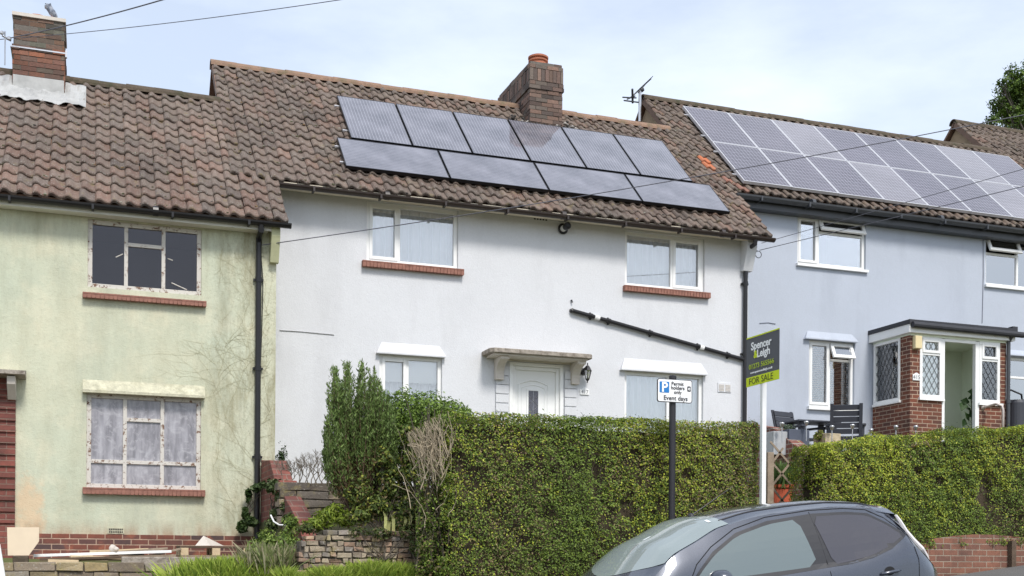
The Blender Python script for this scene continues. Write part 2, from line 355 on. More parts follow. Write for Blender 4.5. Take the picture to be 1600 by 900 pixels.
# ------------------------------------------------------------------ ground, road, pavement
def road_z(x): return -1.74 + .12 * max(-60, min(x, 70))
def plot_z(x):
    def st(a, b, t): t = max(0, min(1, (t - a) / (b - a))); return t * t * (3 - 2 * t)
    k = math.floor((x - 2.3) / 8.6) + 1
    return 1.03 * max(-8, min(k, 9))
def ground_z(x, y):
    rz = road_z(x)
    def ss(a, b, t): t = max(0, min(1, (t - a) / (b - a))); return t * t * (3 - 2 * t)
    if y < 12.05: return rz + .06 + .22 * max(0, min(1, (y - 10.2) / 1.8)) if y > 10 else rz - .006
    pz = plot_z(x)
    if x < 1.9:
        lo = rz + .3; k_ = ss(.2, 1.3, x); f = k_ * (.30 + .70 * ss(12.1, 13.2, y)) + (1 - k_) * (.55 * ss(12.1, 14.1, y) + .45 * ss(14.22, 14.4, y))
    else: f = .45 * ss(12.3, 12.7, y) + .55 * ss(13.0, 16.5, y); lo = rz + .3
    z = lo + (pz - .03 - lo) * f
    if 10.9 < x < 14.0 and y < 24: z = min(z, 1.7)
    if x < 2.25 and 14.3 < y < 16.93: z = pz - .12
    if 1.9 <= x < 3.3 and y < 12.5: z = lo + (-.28 - lo) * ss(12.05, 12.4, y)
    if y > 24: z = pz
    if y > 30: z = pz * max(0, 1 - (y - 30) / 60) + 1.2 * ss(30, 90, y)
    return z
xs = [-600, -300, -150, -80, -40, -20, -12] + [ -8 + .5 * i for i in range(73)] + [32, 40, 60, 90, 150, 300, 600]
xs = sorted(set(xs + [2.29, 2.31, .2, .45, .75, 10.89, 10.91, 19.49, 19.51]))
ys = [14.2, 14.22, 14.3, -600, -200, -60, -20, -5, 0, 4, 8, 10.05, 10.12, 10.6, 11.2, 11.8, 12.04, 12.1, 12.2, 12.3, 12.4, 12.48, 12.52, 12.7, 13, 13.4, 13.8, 14.4, 15, 15.6, 16.2, 16.8, 16.94, 17.6, 18.6, 20, 24, 26, 30, 40, 60, 90, 200, 600]
ys = sorted(set(ys))
g = MB()
idx = {}
for j, y in enumerate(ys):
    for i, x in enumerate(xs): idx[i, j] = len(g.v); g.v.append((x, y, ground_z(x, y)))
for j in range(len(ys) - 1):
    for i in range(len(xs) - 1):
        g.f.append((idx[i, j], idx[i + 1, j], idx[i + 1, j + 1], idx[i, j + 1])); g.m.append(0); g.c.append((1, 1, 1, 1))
m = N('soil_and_turf'); p = m.pos()
c = m.mix(m.rng(m.noise(p, 1.2, 6), .4, .6), srgb(92, 80, 62), srgb(86, 92, 52)); m.P(Base_Color=c, Roughness=.95); m.bump(m.noise(p, 20, 5), .8, .02)
go = g.build('ground', m.mat); go['kind'] = 'structure'
def strip(name, y0, y1, dz0, dz1, mat_, x0=-60, x1=69, skirt=0):
    s_ = MB(); n = 60
    for i in range(n):
        a = x0 + (x1 - x0) * i / n; b = x0 + (x1 - x0) * (i + 1) / n
        s_.face([(a, y0, road_z(a) + dz0), (b, y0, road_z(b) + dz0), (b, y1, road_z(b) + dz1), (a, y1, road_z(a) + dz1)])
        if skirt: s_.face([(a, y0, road_z(a) - .03), (b, y0, road_z(b) - .03), (b, y0, road_z(b) + dz0), (a, y0, road_z(a) + dz0)])
    o = s_.build(name, mat_); o['kind'] = 'structure'; return o
m = N('asphalt'); p = m.pos(); c = m.mix(m.noise(p, 1.5, 6), (.04, .04, .042, 1), (.07, .07, .07, 1)); c = m.mix(m.rng(m.noise(p, 150, 2), .6, .7, 0, .5), c, (.16, .16, .15, 1))
m.P(Base_Color=c, Roughness=.9); m.bump(m.noise(p, 160, 2), .6, .005); asphalt = m.mat
m = N('pavement_asphalt'); p = m.pos(); c = m.mix(m.noise(p, 2.5, 6), (.09, .088, .085, 1), (.15, .145, .14, 1)); m.P(Base_Color=c, Roughness=.9); m.bump(m.noise(p, 120, 3), .6, .005); pave = m.mat
strip('road', 1.2, 10.05, 0, 0, asphalt)
strip('kerb', 10.05, 10.2, .12, .125, simple('kerb_granite', srgb(150, 146, 140), .8, .15, 8, .3), skirt=1)
strip('pavement', 10.2, 12.0, .125, .345, pave)

# ------------------------------------------------------------------ roofs
T43 = math.tan(R(42.9)); C43 = math.cos(R(42.9)); S43 = math.sin(R(42.9))
ZT = 5.22; YT = 17.28                       # the shared tile plane: z = ZT + T43*(y-YT)
NRM = Vector((0, -S43, C43)); UPS = Vector((0, C43, S43))
def rp_(x, s, h=0): return Vector((x, YT, ZT)) + UPS * s + NRM * h    # point on roof: x, slope distance, height over plane
def s_of_y(y): return (y - YT) / C43
HOUSE = {  # eave y, ridge y, wall front y, roof x range below / above neighbour's eave
    'G': dict(ye=16.74, yr=19.55, yw=16.95, x0=-6.6, x1=2.62, xu=1.93, zf=0.0),
    'M': dict(ye=17.66, yr=20.67, yw=17.95, x0=1.93, x1=11.06, xu=10.57, zf=1.03),
    'B': dict(ye=18.88, yr=21.74, yw=19.10, x0=10.57, x1=19.75, xu=19.25, zf=2.06),
    'N': dict(ye=19.9, yr=22.85, yw=20.15, x0=19.25, x1=28.3, xu=28.3, zf=3.1)}
PROF = [(0, .012), (.10, .034), (.22, .042), (.36, .036), (.50, .016), (.64, .0), (.80, -.006), (.92, -.002), (1.0, .006)]
def tiles(key, parent, palette, flat=False, tw=.195, gauge=.262, special=None, nextkey=None):
    h = HOUSE[key]; s0 = s_of_y(h['ye']); s1 = s_of_y(h['yr']); mb = MB()
    sn = s_of_y(HOUSE[nextkey]['ye']) if nextkey else 99
    nr = int(round((s1 - s0) / gauge)); g_ = (s1 - s0) / nr
    nc = round((h['x1'] - h['x0']) / tw); tw = (h['x1'] - h['x0']) / nc
    for r in range(nr):
        a = s0 + r * g_; lim = h['x1'] if a < sn - .1 else h['xu']
        for c in range(nc):
            x = h['x0'] + c * tw
            if (x > lim - .03) if lim == h['xu'] and lim != h['x1'] else (x + tw * .5 > lim): continue
            r0 = random.Random(int(r * 977 + c * 131 + ord(key) * 7))
            jx, js, jh, tl = r0.uniform(-.011, .011), r0.uniform(-.022, .018), r0.uniform(-.004, .008), r0.uniform(-.016, .016)
            t = r0.random(); pal = palette(r / nr, r0); col = special.get((r, c)) if special and (r, c) in special else pal
            k = r0.uniform(.80, 1.20); mu = (.150, .098, .074); sp_ = col if (special and (r, c) in special) else tuple(.5 * q_ + .5 * m_ for q_, m_ in zip(col, mu)); k *= .92; k *= (1 + .35 * mnoise.noise(Vector((x * .9, a * .9, ord(key))))) * (.92 if not (special and (r, c) in special) else 1); col = (sp_[0] * k, sp_[1] * k, sp_[2] * k, 1)
            i = len(mb.v)
            for q, (u, hh) in enumerate(PROF):
                X = x + u * tw + jx + tl * 0; hb = hh * (1 if not flat else .85) + jh + tl * (u - .5)
                mb.v.append(tuple(rp_(X, a + js - .012, hb + .022))); mb.v.append(tuple(rp_(X, a + js, hb + .036))); mb.v.append(tuple(rp_(X, a + g_ * 1.12 + js, hb + .000)))
            n = len(PROF)
            for q in range(n - 1):
                b0 = i + q * 3; b1 = b0 + 3
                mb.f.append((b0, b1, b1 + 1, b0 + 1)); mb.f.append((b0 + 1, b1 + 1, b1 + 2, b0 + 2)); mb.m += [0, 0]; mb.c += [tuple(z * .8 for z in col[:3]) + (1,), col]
            # side lip of the roll; nose and underside tints darkened as painted row shadow
            mb.f.append((i, i + 1, i + 2)); mb.m.append(0); mb.c.append(col)
            lo = [tuple(Vector(mb.v[i + q * 3]) - NRM * .034) for q in range(n)]; j = len(mb.v); mb.v += lo
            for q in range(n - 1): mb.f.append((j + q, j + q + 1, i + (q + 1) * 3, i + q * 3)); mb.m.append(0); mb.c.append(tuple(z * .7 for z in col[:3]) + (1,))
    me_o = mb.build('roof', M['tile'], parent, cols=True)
    mo = MB(); rm_ = random.Random(ord(key))
    for _ in range(620):
        r = int(rm_.random() ** 1.0 * nr); a = s0 + r * g_; c = rm_.randrange(nc); x = h['x0'] + (c + rm_.choice((.0, .62, .8, .95))) * tw
        if x > (h['x1'] if a < sn - .1 else h['xu']) - .03: continue
        t = rm_.random(); col = (.10, .10, .05, 1) if t < .45 else ((.30, .29, .24, 1) if t < .72 else ((.22, .14, .06, 1) if t < .85 else (.06, .055, .05, 1)))
        mo.lump(rp_(x, a + rm_.uniform(.0, .05), .03), rm_.uniform(.008, .024), col=col, sq=(1.3, .9, .7))
    q_ = mo.build('moss', M['moss'], me_o, cols=True); q_['kind'] = 'stuff'
    return me_o
def roof_backing(key, roof, nextkey=None):
    """sarking under the tiles, the rear slope and the verge edges"""
    h = HOUSE[key]; mb = MB(); ye, yr = h['ye'], h['yr']; sn = s_of_y(HOUSE[nextkey]['ye']) if nextkey else s_of_y(yr)
    s0, s1 = s_of_y(ye) + .03, s_of_y(yr)
    for (xa, xb, a, b) in ((h['x0'] + .02, h['x1'] - .02, s0, min(sn, s1)), (h['x0'] + .02, h['xu'] - .02, min(sn, s1), s1)):
        if b - a < .01: continue
        P = [rp_(xa, a, -.012), rp_(xb, a, -.012), rp_(xb, b, -.012), rp_(xa, b, -.012)]; Q = [q - NRM * .06 for q in P]
        mb.face(P); mb.face(Q[::-1])
        for k in range(4): mb.face([P[k], Q[k], Q[(k + 1) % 4], P[(k + 1) % 4]])
    top = rp_(0, s1, 0)
    x0, x1 = h['x0'], h['xu']; yb = 2 * yr - ye; zb = ZT + T43 * (ye - YT)
    mb.face([(x0, yr, top.z), (x1, yr, top.z), (x1, yb, zb), (x0, yb, zb)]); mb.face([(x0, yr, top.z - .07), (x0, yb, zb - .07), (x1, yb, zb - .07), (x1, yr, top.z - .07)])
    mb.face([(x0, yr, top.z), (x0, yb, zb), (x0, yb, zb - .07), (x0, yr, top.z - .07)])
    mb.face([(x1, yr, top.z), (x1, yb, zb), (x1, yb, zb - .07), (x1, yr, top.z - .07)])
    return mb.build('roof_boarding', M['barge'], roof)
def ridge(key, roof, mat_, seg=.42):
    h = HOUSE[key]; mb = MB(); z0 = ZT + T43 * (h['yr'] - YT); x = h['x0'] - .02
    while x < h['xu'] - .05:
        x2 = min(x + seg, h['xu'] + .02); dz = random.uniform(-.008, .008)
        n = 8; pts = []
        for k in range(n + 1):
            t = math.pi * k / n; pts.append((math.cos(t) * .125, math.sin(t) * .125))
        i = len(mb.v)
        for X, e in ((x + .002, 0.006), (x2 + .015, -.002)):
            for (a, b) in pts: mb.v.append((X, h['yr'] - a * (1 + e), z0 - .045 + dz + b * (1 + e)))
            for (a, b) in pts[::-1]: mb.v.append((X, h['yr'] - a * .85, z0 - .045 + dz + b * .85))
        m_ = 2 * (n + 1)
        for k in range(m_): mb.f.append((i + k, i + (k + 1) % m_, i + m_ + (k + 1) % m_, i + m_ + k)); mb.m.append(0); mb.c.append((1, 1, 1, 1))
        for e in (0, m_):
            for k in range(n): mb.f.append((i + e + k, i + e + k + 1, i + e + m_ - 2 - k, i + e + m_ - 1 - k)); mb.m.append(0); mb.c.append((1, 1, 1, 1))
        x += seg
    return mb.build('ridge_tiles', mat_, roof)
def verge(key, roof, xs_, a, b):
    mb = MB()
    for x in xs_:
        P = [rp_(x, a, .035), rp_(x + .05, a, .035), rp_(x + .05, b, .035), rp_(x, b, .035)]; Q = [q - NRM * .12 for q in P]
        mb.face(P); 
        for k in range(4): mb.face([P[k], Q[k], Q[(k + 1) % 4], P[(k + 1) % 4]])
    return mb.build('bargeboard', M['barge'], roof)
def gable(key, house, mat_):
    """left gable triangle + upper flank seen above the lower neighbour"""
    h = HOUSE[key]; mb = MB(); x = h['x0'] + .10; z = lambda y: ZT + T43 * (y - YT)
    yb = 2 * h['yr'] - h['ye']; ze = z(h['ye'])
    mb.prism([(h['ye'] + .3, ze - .02), (h['yr'], z(h['yr']) - .12), (yb - .3, ze - .02)], 'x', x, x + .06)
    return mb.build('gable', mat_, house)
def body_walls(key, house, mat_, holes, x0, x1, gmat=None, ztop=None, zbot=None):
    h = HOUSE[key]; y = h['yw']; z0 = (h['zf'] - .4) if zbot is None else zbot; z1 = ztop or (ZT + T43 * (h['ye'] - YT) - .02)
    mb = MB(); X = sorted({x0, x1} | {q for k in holes for q in k[:2]}); Z = sorted({z0, z1} | {q for k in holes for q in k[2:4]})
    for i in range(len(X) - 1):
        for j in range(len(Z) - 1):
            cx, cz = (X[i] + X[i + 1]) / 2, (Z[j] + Z[j + 1]) / 2
            if any(k[0] < cx < k[1] and k[2] < cz < k[3] for k in holes): continue
            mb.face([(X[i], y, Z[j]), (X[i + 1], y, Z[j]), (X[i + 1], y, Z[j + 1]), (X[i], y, Z[j + 1])])
    for a, b, c, d in holes:
        e = y + .14
        mb.face([(a, y, c), (a, y, d), (a, e, d), (a, e, c)]); mb.face([(b, y, d), (b, y, c), (b, e, c), (b, e, d)])
        mb.face([(a, y, d), (b, y, d), (b, e, d), (a, e, d)]); mb.face([(b, y, c), (a, y, c), (a, e, c), (b, e, c)])
    yb = 2 * h['yr'] - y
    for x in (x0, x1): mb.face([(x, y, z0), (x, y, z1), (x, yb, z1), (x, yb, z0)])
    mb.face([(x1, yb, z0), (x1, yb, z1), (x0, yb, z1), (x0, yb, z0)])
    return mb.build('wall', mat_, house)

# ------------------------------------------------------------------ windows
def curtain(win, x0, x1, z0, z1, y, mat_, gap=None, name='curtain', amp=.018, per=.11):
    mb = MB(); n = max(8, int((x1 - x0) / .012)); row = []
    ph = random.uniform(0, 6)
    for k in range(n + 1):
        x = x0 + (x1 - x0) * k / n; row.append((x, y + amp * math.sin(x * 2 * math.pi / per + ph + 1.3 * math.sin(x * 9)) + .4 * amp * math.sin(x * 97)))
    for k in range(n):
        if gap and gap[0] < row[k][0] < gap[1]: continue
        (a, ya), (b, yb) = row[k], row[k + 1]; mb.face([(a, ya, z0), (b, yb, z0), (b, yb, z1), (a, ya, z1)])
    return mb.build(name, mat_, win, smooth=False)
def room(win, x0, x1, z0, z1, y, mat_, depth=1.2):
    mb = MB(); a, b, c, d, e = x0 - .02, x1 + .02, z0 - .02, z1 + .02, y + depth
    mb.face([(a, e, c), (b, e, c), (b, e, d), (a, e, d)]); mb.face([(a, y, c), (a, e, c), (a, e, d), (a, y, d)]); mb.face([(b, e, c), (b, y, c), (b, y, d), (b, e, d)])
    mb.face([(a, e, d), (b, e, d), (b, y, d), (a, y, d)]); mb.face([(a, y, c), (b, y, c), (b, e, c), (a, e, c)])
    return mb.build('room', mat_, win)
def window(house, R4, y, lights, fmat, gmat, sash=(), ft=.055, name='window', rm='dark', inner='net', dp=.05, th=.07, pane_names='pane', open_=(), lead=()):
    """R4=x0,x1,z0,z1; lights = list of (fx0,fx1,fz0,fz1) fractions of the opening; sash = indices with a raised sash"""
    x0, x1, z0, z1 = R4; w_, h_ = x1 - x0, z1 - z0; mb = MB(); ya, yb = y + dp, y + dp + th
    mb.ring(x0, x1, z0, z1, ya, yb, ft)
    # bars: fill between lights
    L4 = []
    ix0, ix1, iz0, iz1 = x0 + ft, x1 - ft, z0 + ft, z1 - ft
    for (a, b, c, d) in lights:
        L4.append((ix0 + (ix1 - ix0) * a, ix0 + (ix1 - ix0) * b, iz0 + (iz1 - iz0) * c, iz0 + (iz1 - iz0) * d))
    bt = ft * .42
    vs = sorted({round(q, 4) for l in L4 for q in l[:2]} - {round(ix0, 4), round(ix1, 4)})
    def merged(pairs):
        d = {}
        for q, a, b in pairs: d.setdefault(round(q, 3), []).append((a, b))
        out = []
        for q, iv in d.items():
            iv.sort(); cur = list(iv[0])
            for a, b in iv[1:]:
                if a <= cur[1] + .02: cur[1] = max(cur[1], b)
                else: out.append((q, *cur)); cur = [a, b]
            out.append((q, *cur))
        return out
    for q, a, b in merged([(q, l[2], l[3]) for l in L4 for q in l[:2] if ix0 + .01 < q < ix1 - .01]): mb.box(q - bt, q + bt, ya + .002, yb - .002, a, b)
    for q, a, b in merged([(q, l[0], l[1]) for l in L4 for q in l[2:] if iz0 + .01 < q < iz1 - .01]): mb.box(a, b, ya + .005, yb - .005, q - bt, q + bt)
    win = mb.build(name, fmat, house, bevel=.004)
    for k, l in enumerate(L4):
        a, b = l[0] + (bt if l[0] > ix0 + .01 else 0), l[1] - (bt if l[1] < ix1 - .01 else 0)
        c, d = l[2] + (bt if l[2] > iz0 + .01 else 0), l[3] - (bt if l[3] < iz1 - .01 else 0)
        if k in open_:      # top-hung vent, propped open
            s_ = MB(); ang = R(24); t = .045
            P0 = Vector((0, ya - .012, d)); Mx = Matrix.Translation(P0) @ Matrix.Rotation(-ang, 4, 'X') @ Matrix.Translation(-P0)
            for q in ((a - .02, a + t, c - .02, d + .02), (b - t, b + .02, c - .02, d + .02), (a + t, b - t, d - t, d + .02), (a + t, b - t, c - .02, c + t)):
                s_.box(q[0], q[1], ya - .035, ya + .01, q[2], q[3], M=Mx)
            so = s_.build('vent_sash', fmat, win, bevel=.004)
            g_ = MB(); g_.box(a + t, b - t, ya - .016, ya - .010, c + t, d - t, M=Mx); g_.build('pane', M['glass_refl'], win)
            continue
        if k in sash:
            s_ = MB(); s_.ring(a - .008, b + .008, c - .008, d + .008, ya - .014, ya + .02, .05); s_.build('sash', fmat, win, bevel=.004)
            a += .042; b -= .042; c += .042; d -= .042
        g_ = MB(); g_.box(a - .01, b + .01, ya + .03, ya + .036, c - .01, d + .01); g_.build(pane_names, gmat, win)
        if k in lead:
            q = MB(); sx, sz, yy = lead_w, lead_w * 1.6, ya + .024; W_, H_ = b - a, d - c
            def clip(x_, z_, dx, dz):
                t0, t1 = -1e9, 1e9
                for o_, dd, lo, hi in ((x_, dx, a, b), (z_, dz, c, d)):
                    u, v = (lo - o_) / dd, (hi - o_) / dd; t0 = max(t0, min(u, v)); t1 = min(t1, max(u, v))
                return (t0, t1)
            for sg in (1, -1):
                for i in range(-30, 31):
                    t0, t1 = clip(a + i * sx, c if sg > 0 else d, sx / 2 * 1.0, sg * sz / 2)
                    if t1 > t0: q.tube([(a + i * sx + sx / 2 * t, yy, (c if sg > 0 else d) + sg * sz / 2 * t) for t in (t0, t1)], .005, 4, cap=False)
            q.build('leading', M['leadbar'], win)
    if rm: room(win, x0, x1, z0, z1, yb, M[rm])
    if inner == 'net': curtain(win, x0 + .02, x1 - .02, z0 + .02, z1 - .02, yb + .04, M['net'])
    return win
lead_w = .115
M['leadbar'] = simple('lead_bar', srgb(84, 88, 92), .5, .1)
def brick_sill(win, x0, x1, z0, z1, y, out=.09):
    mb = MB(); n = int((x1 - x0) / .055)
    mb.box(x0, x1, y - out + .012, y + .05, z0 + .015, z1)
    for k in range(n):
        a = x0 + (x1 - x0) * k / n; b = x0 + (x1 - x0) * (k + 1) / n
        mb.box(a + .004, b - .004, y - out, y + .04, z0, z1 - .022); mb.box(a + .002, b - .002, y - out + .004, y + .04, z1 - .016, z1 + .004)
    return mb.build('sill', M['sill'], win)
def hood(win, x0, x1, z0, z1, y, mat_, out=.085):
    mb = MB(); i = .09
    mb.face([(x0, y - out, z0 + .02), (x1, y - out, z0 + .02), (x1 - i, y - .002, z1), (x0 + i, y - .002, z1)])
    mb.face([(x0, y - out, z0), (x1, y - out, z0), (x1, y - out, z0 + .02), (x0, y - out, z0 + .02)])
    mb.face([(x0, y - out, z0), (x0, y - .002, z0 + .0), (x1, y - .002, z0), (x1, y - out, z0)])
    mb.face([(x0, y - out, z0), (x0, y - out, z0 + .02), (x0 + i, y - .002, z1), (x0, y - .002, z0)]); mb.face([(x1, y - out, z0), (x1, y - .002, z0), (x1 - i, y - .002, z1), (x1, y - out, z0 + .02)])
    return mb.build('window_hood', mat_, win)
def gutter(house, x0, x1, y, z, mat_, r=.062, brackets=True):
    mb = MB(); n = 8; i = 0
    for X in (x0, x1):
        for k in range(n + 1):
            t = math.pi + math.pi * k / n; mb.v.append((X, y + r * math.cos(t), z + r * math.sin(t)))
        for k in range(n, -1, -1):
            t = math.pi + math.pi * k / n; mb.v.append((X, y + (r - .008) * math.cos(t), z + .002 + (r - .008) * math.sin(t)))
    m_ = 2 * (n + 1)
    for k in range(m_): mb.f.append((k, (k + 1) % m_, m_ + (k + 1) % m_, m_ + k))
    for e in (0, m_): mb.f.append(tuple(e + k for k in range(n + 1)) )
    mb.m = [0] * len(mb.f); mb.c = [(1, 1, 1, 1)] * len(mb.f)
    x = x0 + .5
    while brackets and x < x1: mb.box(x, x + .03, y - r - .006, y + r + .02, z - r - .012, z - .01); x += 1.02
    x = x0 + 1.6
    while x < x1: mb.lathe((x, y, z), [(r + .006, 0)], 4) if False else mb.tube([(x, y, z - .004), (x + .07, y, z - .004)], r + .004, 12); x += 2.9
    return mb.build('gutter', mat_, house)
def downpipe(house, x, y, z0, z1, mat_, r=.036, swan=None):
    mb = MB(); pts = []
    if swan: pts = [(x, swan[0], swan[1]), (x, swan[0], swan[1] - .08), (x, y, z1 - .12), (x, y, z1 - .2), (x, y, z0)]
    else: pts = [(x, y, z1), (x, y, z0)]
    mb.tube(pts, r, 12)
    for k in range(1, 4):
        zz = z0 + (z1 - z0) * (k / 3.6); mb.tube([(x, y, zz), (x, y, zz + .07)], r + .007, 12); mb.box(x - r - .03, x + r + .03, y + r * .3, y + r + .012, zz + .02, zz + .05)
    return mb.build('downpipe', mat_, house, smooth=False)
def chimney(house, x0, x1, y0, y1, z0, z1, mat_, corbel=True, lean=0):
    h = z1 - z0; mb = MB(); r_ = random.Random(int(x0 * 100) + 3); tones = [(.17, .11, .09), (.13, .09, .075), (.21, .14, .11), (.10, .075, .065), (.15, .12, .10), (.24, .15, .115)]
    if not corbel: tones = [(.20, .10, .075), (.15, .09, .07), (.26, .12, .08), (.12, .085, .07), (.17, .13, .10), (.30, .12, .07)]
    mb.box(x0 + .012, x1 - .012, y0 + .012, y1 - .012, z0, z1 - .01, col=(.17, .15, .13, 1)); z = z0; row = 0
    while z < z1 - .03:
        f = (z - z0) / h; e = (.022 if (.60 < f < .66) else (.010 if .66 <= f < .92 else (-.015 if f >= .92 else 0))) if corbel else (.012 if .56 < f < .62 else (-.008 if f >= .62 else 0))
        tall = corbel and .70 < f < .80; rh = .225 if tall else .075; rh = min(rh, z1 - z); bl = .075 if tall else .225
        for (ax, c0, c1) in (('f', x0, x1), ('b', x0, x1), ('l', y0, y1), ('r', y0, y1)):
            p = c0 - e - (bl / 2 if row % 2 and not tall else 0)
            while p < c1 + e:
                a, b = max(p, c0 - e) + .004, min(p + bl, c1 + e) - .004; p += bl
                if b - a < .02: continue
                t = r_.choice(tones); k = r_.uniform(.7, 1.25) * (1.1 if f > .66 else 1); d = r_.uniform(-.006, .007) + e; col = (t[0] * k, t[1] * k, t[2] * k, 1)
                if f > .62 and not corbel: col = (col[0] * .75, col[1] * .95, col[2] * .95, 1)
                za, zb = z + .004 + r_.uniform(0, .003), z + rh - .004
                if ax == 'f': mb.box(a, b, y0 - d, y0 + .02, za, zb, col=col)
                elif ax == 'b': mb.box(a, b, y1 - .02, y1 + d, za, zb, col=col)
                elif ax == 'l': mb.box(x0 - d, x0 + .02, a, b, za, zb, col=col)
                else: mb.box(x1 - .02, x1 + d, a, b, za, zb, col=col)
        z += rh; row += 1
    return mb.build('chimney', M['old_brick'], house, cols=True)
    mb = MB()
    def ringbox(a, b, e, dx=0): mb.box(x0 - e, x1 + e, y0 - e, y1 + e, a, b)
    if corbel:
        ringbox(z0, z0 + h * .62, 0); ringbox(z0 + h * .62, z0 + h * .70, .02); ringbox(z0 + h * .70, z0 + h * .93, .012); ringbox(z0 + h * .93, z1, -.02)
    else:
        ringbox(z0, z0 + h * .6, 0); ringbox(z0 + h * .6, z0 + h * .64, .015); ringbox(z0 + h * .64, z1, -.012)
    return mb.build('chimney', mat_, house, bevel=.012)
# ------------------------------------------------------------------ the three houses and the one beyond
YG, YM, YB = 16.95, 17.95, 19.10
def fr(u, R4, Y, v, ft=.055):
    x = at(u, v, Y).x; return (x - R4[0] - ft) / (R4[1] - R4[0] - 2 * ft)
def frz(v, R4, Y, u, ft=.055):
    z = at(u, v, Y).z; return (z - R4[2] - ft) / (R4[3] - R4[2] - 2 * ft)

def pal_G(f, r):
    t = r.random(); k = max(0, 1 - f * 2.2)
    if t < .12 + .55 * k: return (.27, .155, .115)
    if t < .70: return (.22, .158, .128)
    if t < .88: return (.165, .135, .118)
    return (.27, .195, .155)
def pal_M(f, r):
    t = r.random()
    if t < .14: return (.25, .14, .10)
    if t < .60: return (.185, .135, .11)
    if t < .85: return (.14, .113, .096)
    return (.23, .17, .13)
def pal_B(f, r):
    t = r.random()
    if t < .08: return (.22, .12, .085)
    if t < .55: return (.165, .125, .098)
    if t < .85: return (.13, .10, .082)
    return (.21, .165, .13)

# ---- G: left, pale green render, derelict
G = empty('terraced_house', (-2, 16.95, 0), 'derelict terraced house on the left with stained pale green render', 'house', 'stepped terrace of rendered houses')
R1 = rect(137, 315, 350, 455, YG); R2 = rect(135, 314, 618, 764, YG)
body_walls('G', G, M['green_wall'], [R1, R2], -6.5, 2.50)
a, b = fr(197, R1, YG, 400), fr(256, R1, YG, 400); t_ = frz(383, R1, YG, 226)
W = window(G, R1, YG, [(0, a, 0, 1), (a, b, 0, t_), (a, b, t_, 1), (b, 1, 0, 1)], M['flaky'], M['glass_up'], rm='grey_room', inner=None, dp=.03, ft=.06)
W['label'] = 'upper window with peeling white paint and bare dark panes'
s0 = at(129, 458, YG); s1 = at(322, 464, YG); brick_sill(W, s0.x, s1.x, s0.z - .07, s0.z - .00, YG)
mb = MB()
for (p, q) in (((181, 402), (192, 397)), ((262, 404), (270, 407)), ((268, 442), (292, 453))):
    P, Q = at(*p, YG + .055), at(*q, YG + .055); mb.tube([P, Q], .008, 5)
mb.build('window_catch', M['flaky'], W)
a, b = fr(195, R2, YG, 690), fr(254, R2, YG, 690); t1 = frz(723, R2, YG, 226); t2 = frz(656, R2, YG, 226)
W = window(G, R2, YG, [(0, a, 0, t1), (a, b, 0, t1), (b, 1, 0, t1), (0, a, t1, 1), (a, b, t1, t2), (a, b, t2, 1), (b, 1, t1, 1)], M['flaky'], M['dirty'], rm='dark', inner=None, dp=.03, ft=.06)
W['label'] = 'lower window with flaking frame and whitewashed panes'
s0 = at(129, 762, YG); s1 = at(320, 766, YG); brick_sill(W, s0.x, s1.x, s0.z - .085, s0.z - .0, YG, .10)
h0 = rect(129, 320, 597, 618, YG - .05)
mb = MB(); mb.prism([(YG - .11, h0[2]), (YG - .11, h0[2] + .035), (YG - .002, h0[3]), (YG - .002, h0[2])], 'x', h0[0], h0[1]); mb.build('window_hood', M['cream_render'], W)
# brick plinth
mb = MB(); mb.box(-.93, 2.56, YG - .045, YG - .002, -.3, .285); mb.build('plinth', M['brick_plinth'], G)
mb = MB(); r_ = rect(168, 194, 825, 834, YG - .01); mb.box(r_[0], r_[1], YG - .02, YG - .002, r_[2], r_[3]); av = mb.build('air_brick', M['cream_render'], G)
mb = MB()
for i in range(8):
    for j in range(2):
        x = r_[0] + .02 + i * (r_[1] - r_[0] - .03) / 8; z = r_[2] + .015 + j * .035; mb.box(x, x + .015, YG - .024, YG - .019, z, z + .02)
mb.build('air_hole', M['black'], av)
# brick door surround with projecting courses and the door canopy
px = at(24, 720, YG).x; mb = MB(); zb, zt = 0.0, at(10, 600, YG).z
mb.box(px - .62, px, YG - .03, YG - .003, -.3, zt + .1)
z = .42; k = 0
while z < zt - .15: mb.box(px - .62, px + .004, YG - .055, YG - .028, z, z + .068); z += .150; k += 1
mb.build('brick_surround', M['brick_red'], G)
c0 = at(39, 585, YG - .35); mb = MB()
mb.prism([(YG - .35, c0.z + .0), (YG - .35, c0.z + .05), (YG - .01, c0.z + .10), (YG - .01, c0.z - .02)], 'x', px - 1.9, c0.x)
can = mb.build('door_canopy', M['concrete'], G)
mb = MB(); b0 = rect(12, 25, 590, 624, YG - .1); mb.prism([(YG - .28, c0.z - .02), (YG - .26, c0.z - .12), (YG - .08, b0[2]), (YG - .003, b0[2]), (YG - .003, c0.z - .02)], 'x', b0[0], b0[1]); mb.build('canopy_bracket', M['stone_trim'], can)
mb = MB(); mb.box(px - 1.62, px - .66, YG - .02, YG - .003, -.1, 2.0); mb.build('door', simple('faded_door', srgb(120, 110, 100), .6), G)
